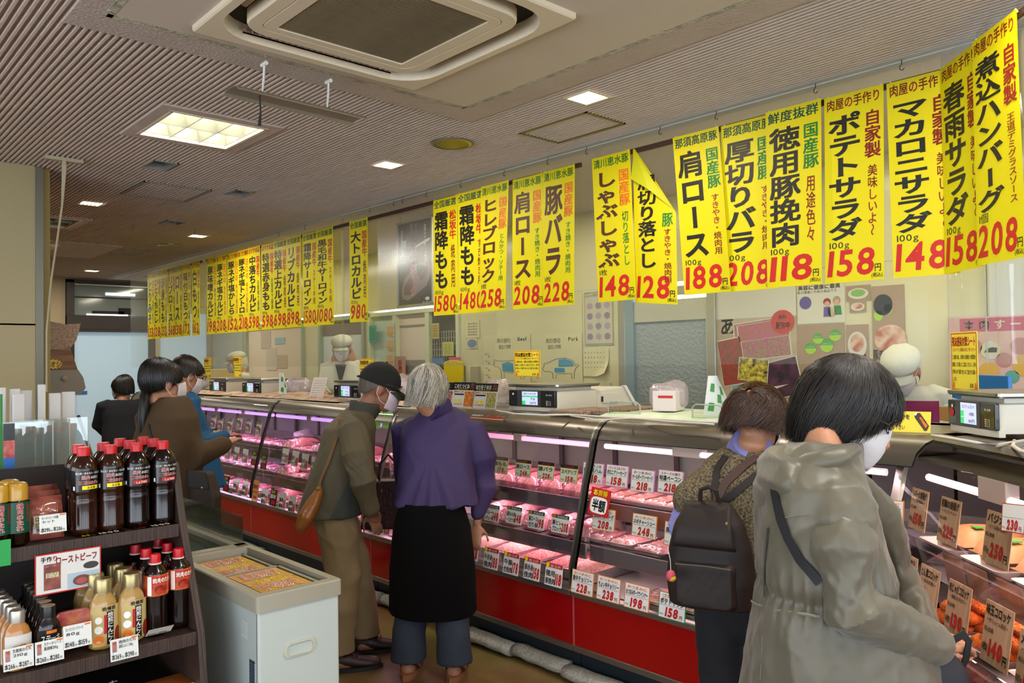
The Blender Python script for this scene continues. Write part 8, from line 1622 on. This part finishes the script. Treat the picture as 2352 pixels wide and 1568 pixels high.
# ---------------------------------------------------------------- man in the blue jacket, glasses
m_blu = mat('blue_jacket', '0f4f78', .7, var=.1, vscale=4, bump=.1, bscale=80)
def simple(name, label, loc, az, head, pitch, yaw, s_, m_top, topname, hairc, vox=.012, hem=.70, wide=1., seed=0, arms=None, low=m_trk, hs=1., hair=True, maskm=None, **hk):
    p = Person(name, label, loc, az, head, pitch=pitch, yaw=yaw, hs=hs); p.s = s_; q = p.h(0, -.03, -.10); p.setlean(q[1]-.01, -.02); top = q[2]-.02; p.topz = top; p.zk = top/1.28
    k = top/1.28; aL = [np.array([-.17, p.ly(1.2*s_), top-.05]), np.array([-.21, p.ly(1.2*s_)+.02, top-.30]), np.array([-.14, p.ly(1.2*s_)+.22, top-.28]), np.array([-.1, p.ly(1.2*s_)+.32, top-.28])]; aR = [a*[-1, 1, 1] for a in aL]
    if arms: aL, aR = arms(p, aL, aR)
    p.body([aL, aR], vox); g = G(); w_ = wide
    torso(g, p, [(hem*k, .19*w_, .15, 0, 0), ((hem+.15)*k, .185*w_, .145, 0, 0), (1.02*k, .175*w_, .13, 0, 0), (1.14*k, .18*w_, .12, 0, 0), (top-.05, .16*w_, .10, 0, 0), (top+.0, .09, .08, 0, 0)], 20)
    for a in (aL, aR): sleeve(g, [a[0]*[.75, 1, 1], a[0], a[1], a[2]], [.06, .066, .058, .042])
    o = fuse(g, topname, m_top, p.root, vox, 3, folds(.008, (11, 11, 6), seed)); legs(p, 'trousers', low, ((-.09, .02), (.09, .02)), top=.82*s_, seed=seed, vox=.016)
    for f_ in ((-.09, .02), (.09, .02)): shoe(p, f_, m_strapk, m_strapk)
    if hair: p.hair(hairc, seed=seed, **hk)
    p.mask(maskm); return p, o
p, o = simple('person', 'man with dark hair, glasses and blue jacket, bowed beside the far case', (1.97, 5.03), 92, at(432, 862, 5.0), 24, 2, 1., m_blu, 'jacket', ['140d0a', '1f1410', '2e201a'], zf=.045, zs=.0, zb=-.07, puff=.10, n=1200, wid=.0013, tuck=.3, seed=51); p.glasses(); p.eyes()
p, o = simple('person', 'small woman with short dark hair in black, standing before the frosted entrance door', (2.42, 8.15), 12, at(280, 890, 7.7), 8, -42, .9, mat('black_knit', '15161c', .9, bump=.1, bscale=60), 'jacket', ['0d0a09', '1a1311', '241b18'], zf=.03, zs=-.05, zb=-.08, puff=.15, n=900, wid=.0017, tuck=.1, seed=52, vox=.014, hem=.76, wide=1.0, arms=lambda p, l, r: ([l[0], p.px(225, 975, 7.6), p.px(245, 1000, 7.9), p.px(255, 1003, 8.0)], r))
g = G(); g.tube([p.h(.05*math.sin(a), -.03-.055*math.cos(a), -.095) for a in np.linspace(-1.8, 1.8, 10)], .005, 6); g.build('necklace', m_mask, p.root, True)
# ---------------------------------------------------------------- staff in white
m_white_ = mat('uniform_white', 'c6c4b4', .75, bump=.1, bscale=50); m_net = mat('cap_net', 'cbbfb4', .8)
def wcap(p, brimside=0):
    g = G(); R = []
    for k in range(8): th = .02+PI/2*k/7; R.append([p.h(.092*(1+.13*math.sin(th*2))*math.sin(a)*math.sin(th), -.01+.108*(1+.10*math.sin(th*2))*math.cos(a)*math.sin(th), .045+.078*math.cos(th)+.004*math.sin(a*8)*math.sin(th)) for a in np.linspace(0, 2*PI, 24, endpoint=False)])
    R.append([p.h(.083*math.sin(a), -.01+.100*math.cos(a), .034) for a in np.linspace(0, 2*PI, 24, endpoint=False)]); g.rings(R); g.build('cap', m_white_, p.root, True, 60)
    g = G(); g.sheet(lambda u, v: p.h((u-.5)*.13, .078+.06*v*math.sqrt(max(0, 1-(2*u-1)**2*.6))-.02*(2*u-1)**2, .034-.020*v-.012*(2*u-1)**2), 10, 5); q = g.build('cap_brim', m_white_, p.root, True, 0); q.modifiers.new('t', 'SOLIDIFY').thickness = .004
    g = G(); g.rings([[p.h(.081*math.sin(a)*k_, -.022+.092*math.cos(a)*k_-.01, z) for a in np.linspace(1.3, 2*PI-1.3, 16)] for z, k_ in ((.035, 1), (-.02, 1.02), (-.07, .92), (-.10, .72))], 0, False, False); g.build('hair_net', m_net, p.root, True, 0)
W1 = at(785, 800, 7.6)
def a1(p, l, r): l2 = [l[0], l[0]+[-.05, .04, -.24], l[0]+[.02, .24, -.24], l[0]+[.06, .32, -.24]]; return l2, [a*[-1, 1, 1] for a in l2]
p, o = simple('person', 'worker in a white cap, mask and white coat packing behind the counter', (W1[0]+.05, W1[1]+.05), 222, W1, 14, -6, 1.08, m_white_, 'white_coat', None, hair=False, seed=61, wide=1.15, arms=a1, low=m_white_, vox=.011, hs=1.08); wcap(p); p.eyes()
g = G(); c = p.h(0, .02, -.14); g.extr([(-.05, 0), (.05, 0), (0, -.20)], lambda u, v, q_: (c[0]+u, p.y1+.105+q_-v*.1, c[2]+v), 0, .02); g.build('dark_undershirt', mat('under_grey', '4a4a48', .8), p.root)
for e in (-1, 1): g = G(); P3 = [p.L(np.array(at(725 if e < 0 else 800, 898, 7.0)))]; P3 = P3[0]; g.ell(P3, .04, .05, .03, 12, 8); g.build('blue_glove', mat('glove_blue', '2f78b4', .5), p.root, True, 0)
W1 = at(543, 832, 9.6)
p, o = simple('person', 'second worker in a white cap, partly behind a yellow notice, far end', (W1[0]+.06, W1[1]), 285, W1, 14, 10, 1.05, m_white_, 'white_coat', None, hair=False, seed=62, low=m_white_, vox=.014, hs=1.08); wcap(p)
W1 = at(2072, 850, 4.25)
p, o = simple('person', 'worker in white with a magenta apron behind the hot food case', (W1[0]+.10, W1[1]+.02), 262, W1, 40, 0, .96, m_white_, 'white_coat', None, hair=False, seed=63, low=m_trk, vox=.011, hs=1.05, wide=1.1); wcap(p)
m_mag = mat('apron_magenta', '7a1048', .7); g = G(); k0 = p.topz; g.sheet(lambda u, v: ((u-.5)*.36, p.ly((k0-.1-v*.5))+.155-.05*(2*u-1)**2, k0-.08-v*.55), 12, 10); q = g.build('apron', m_mag, p.root, True, 0); q.modifiers.new('t', 'SOLIDIFY').thickness = .005
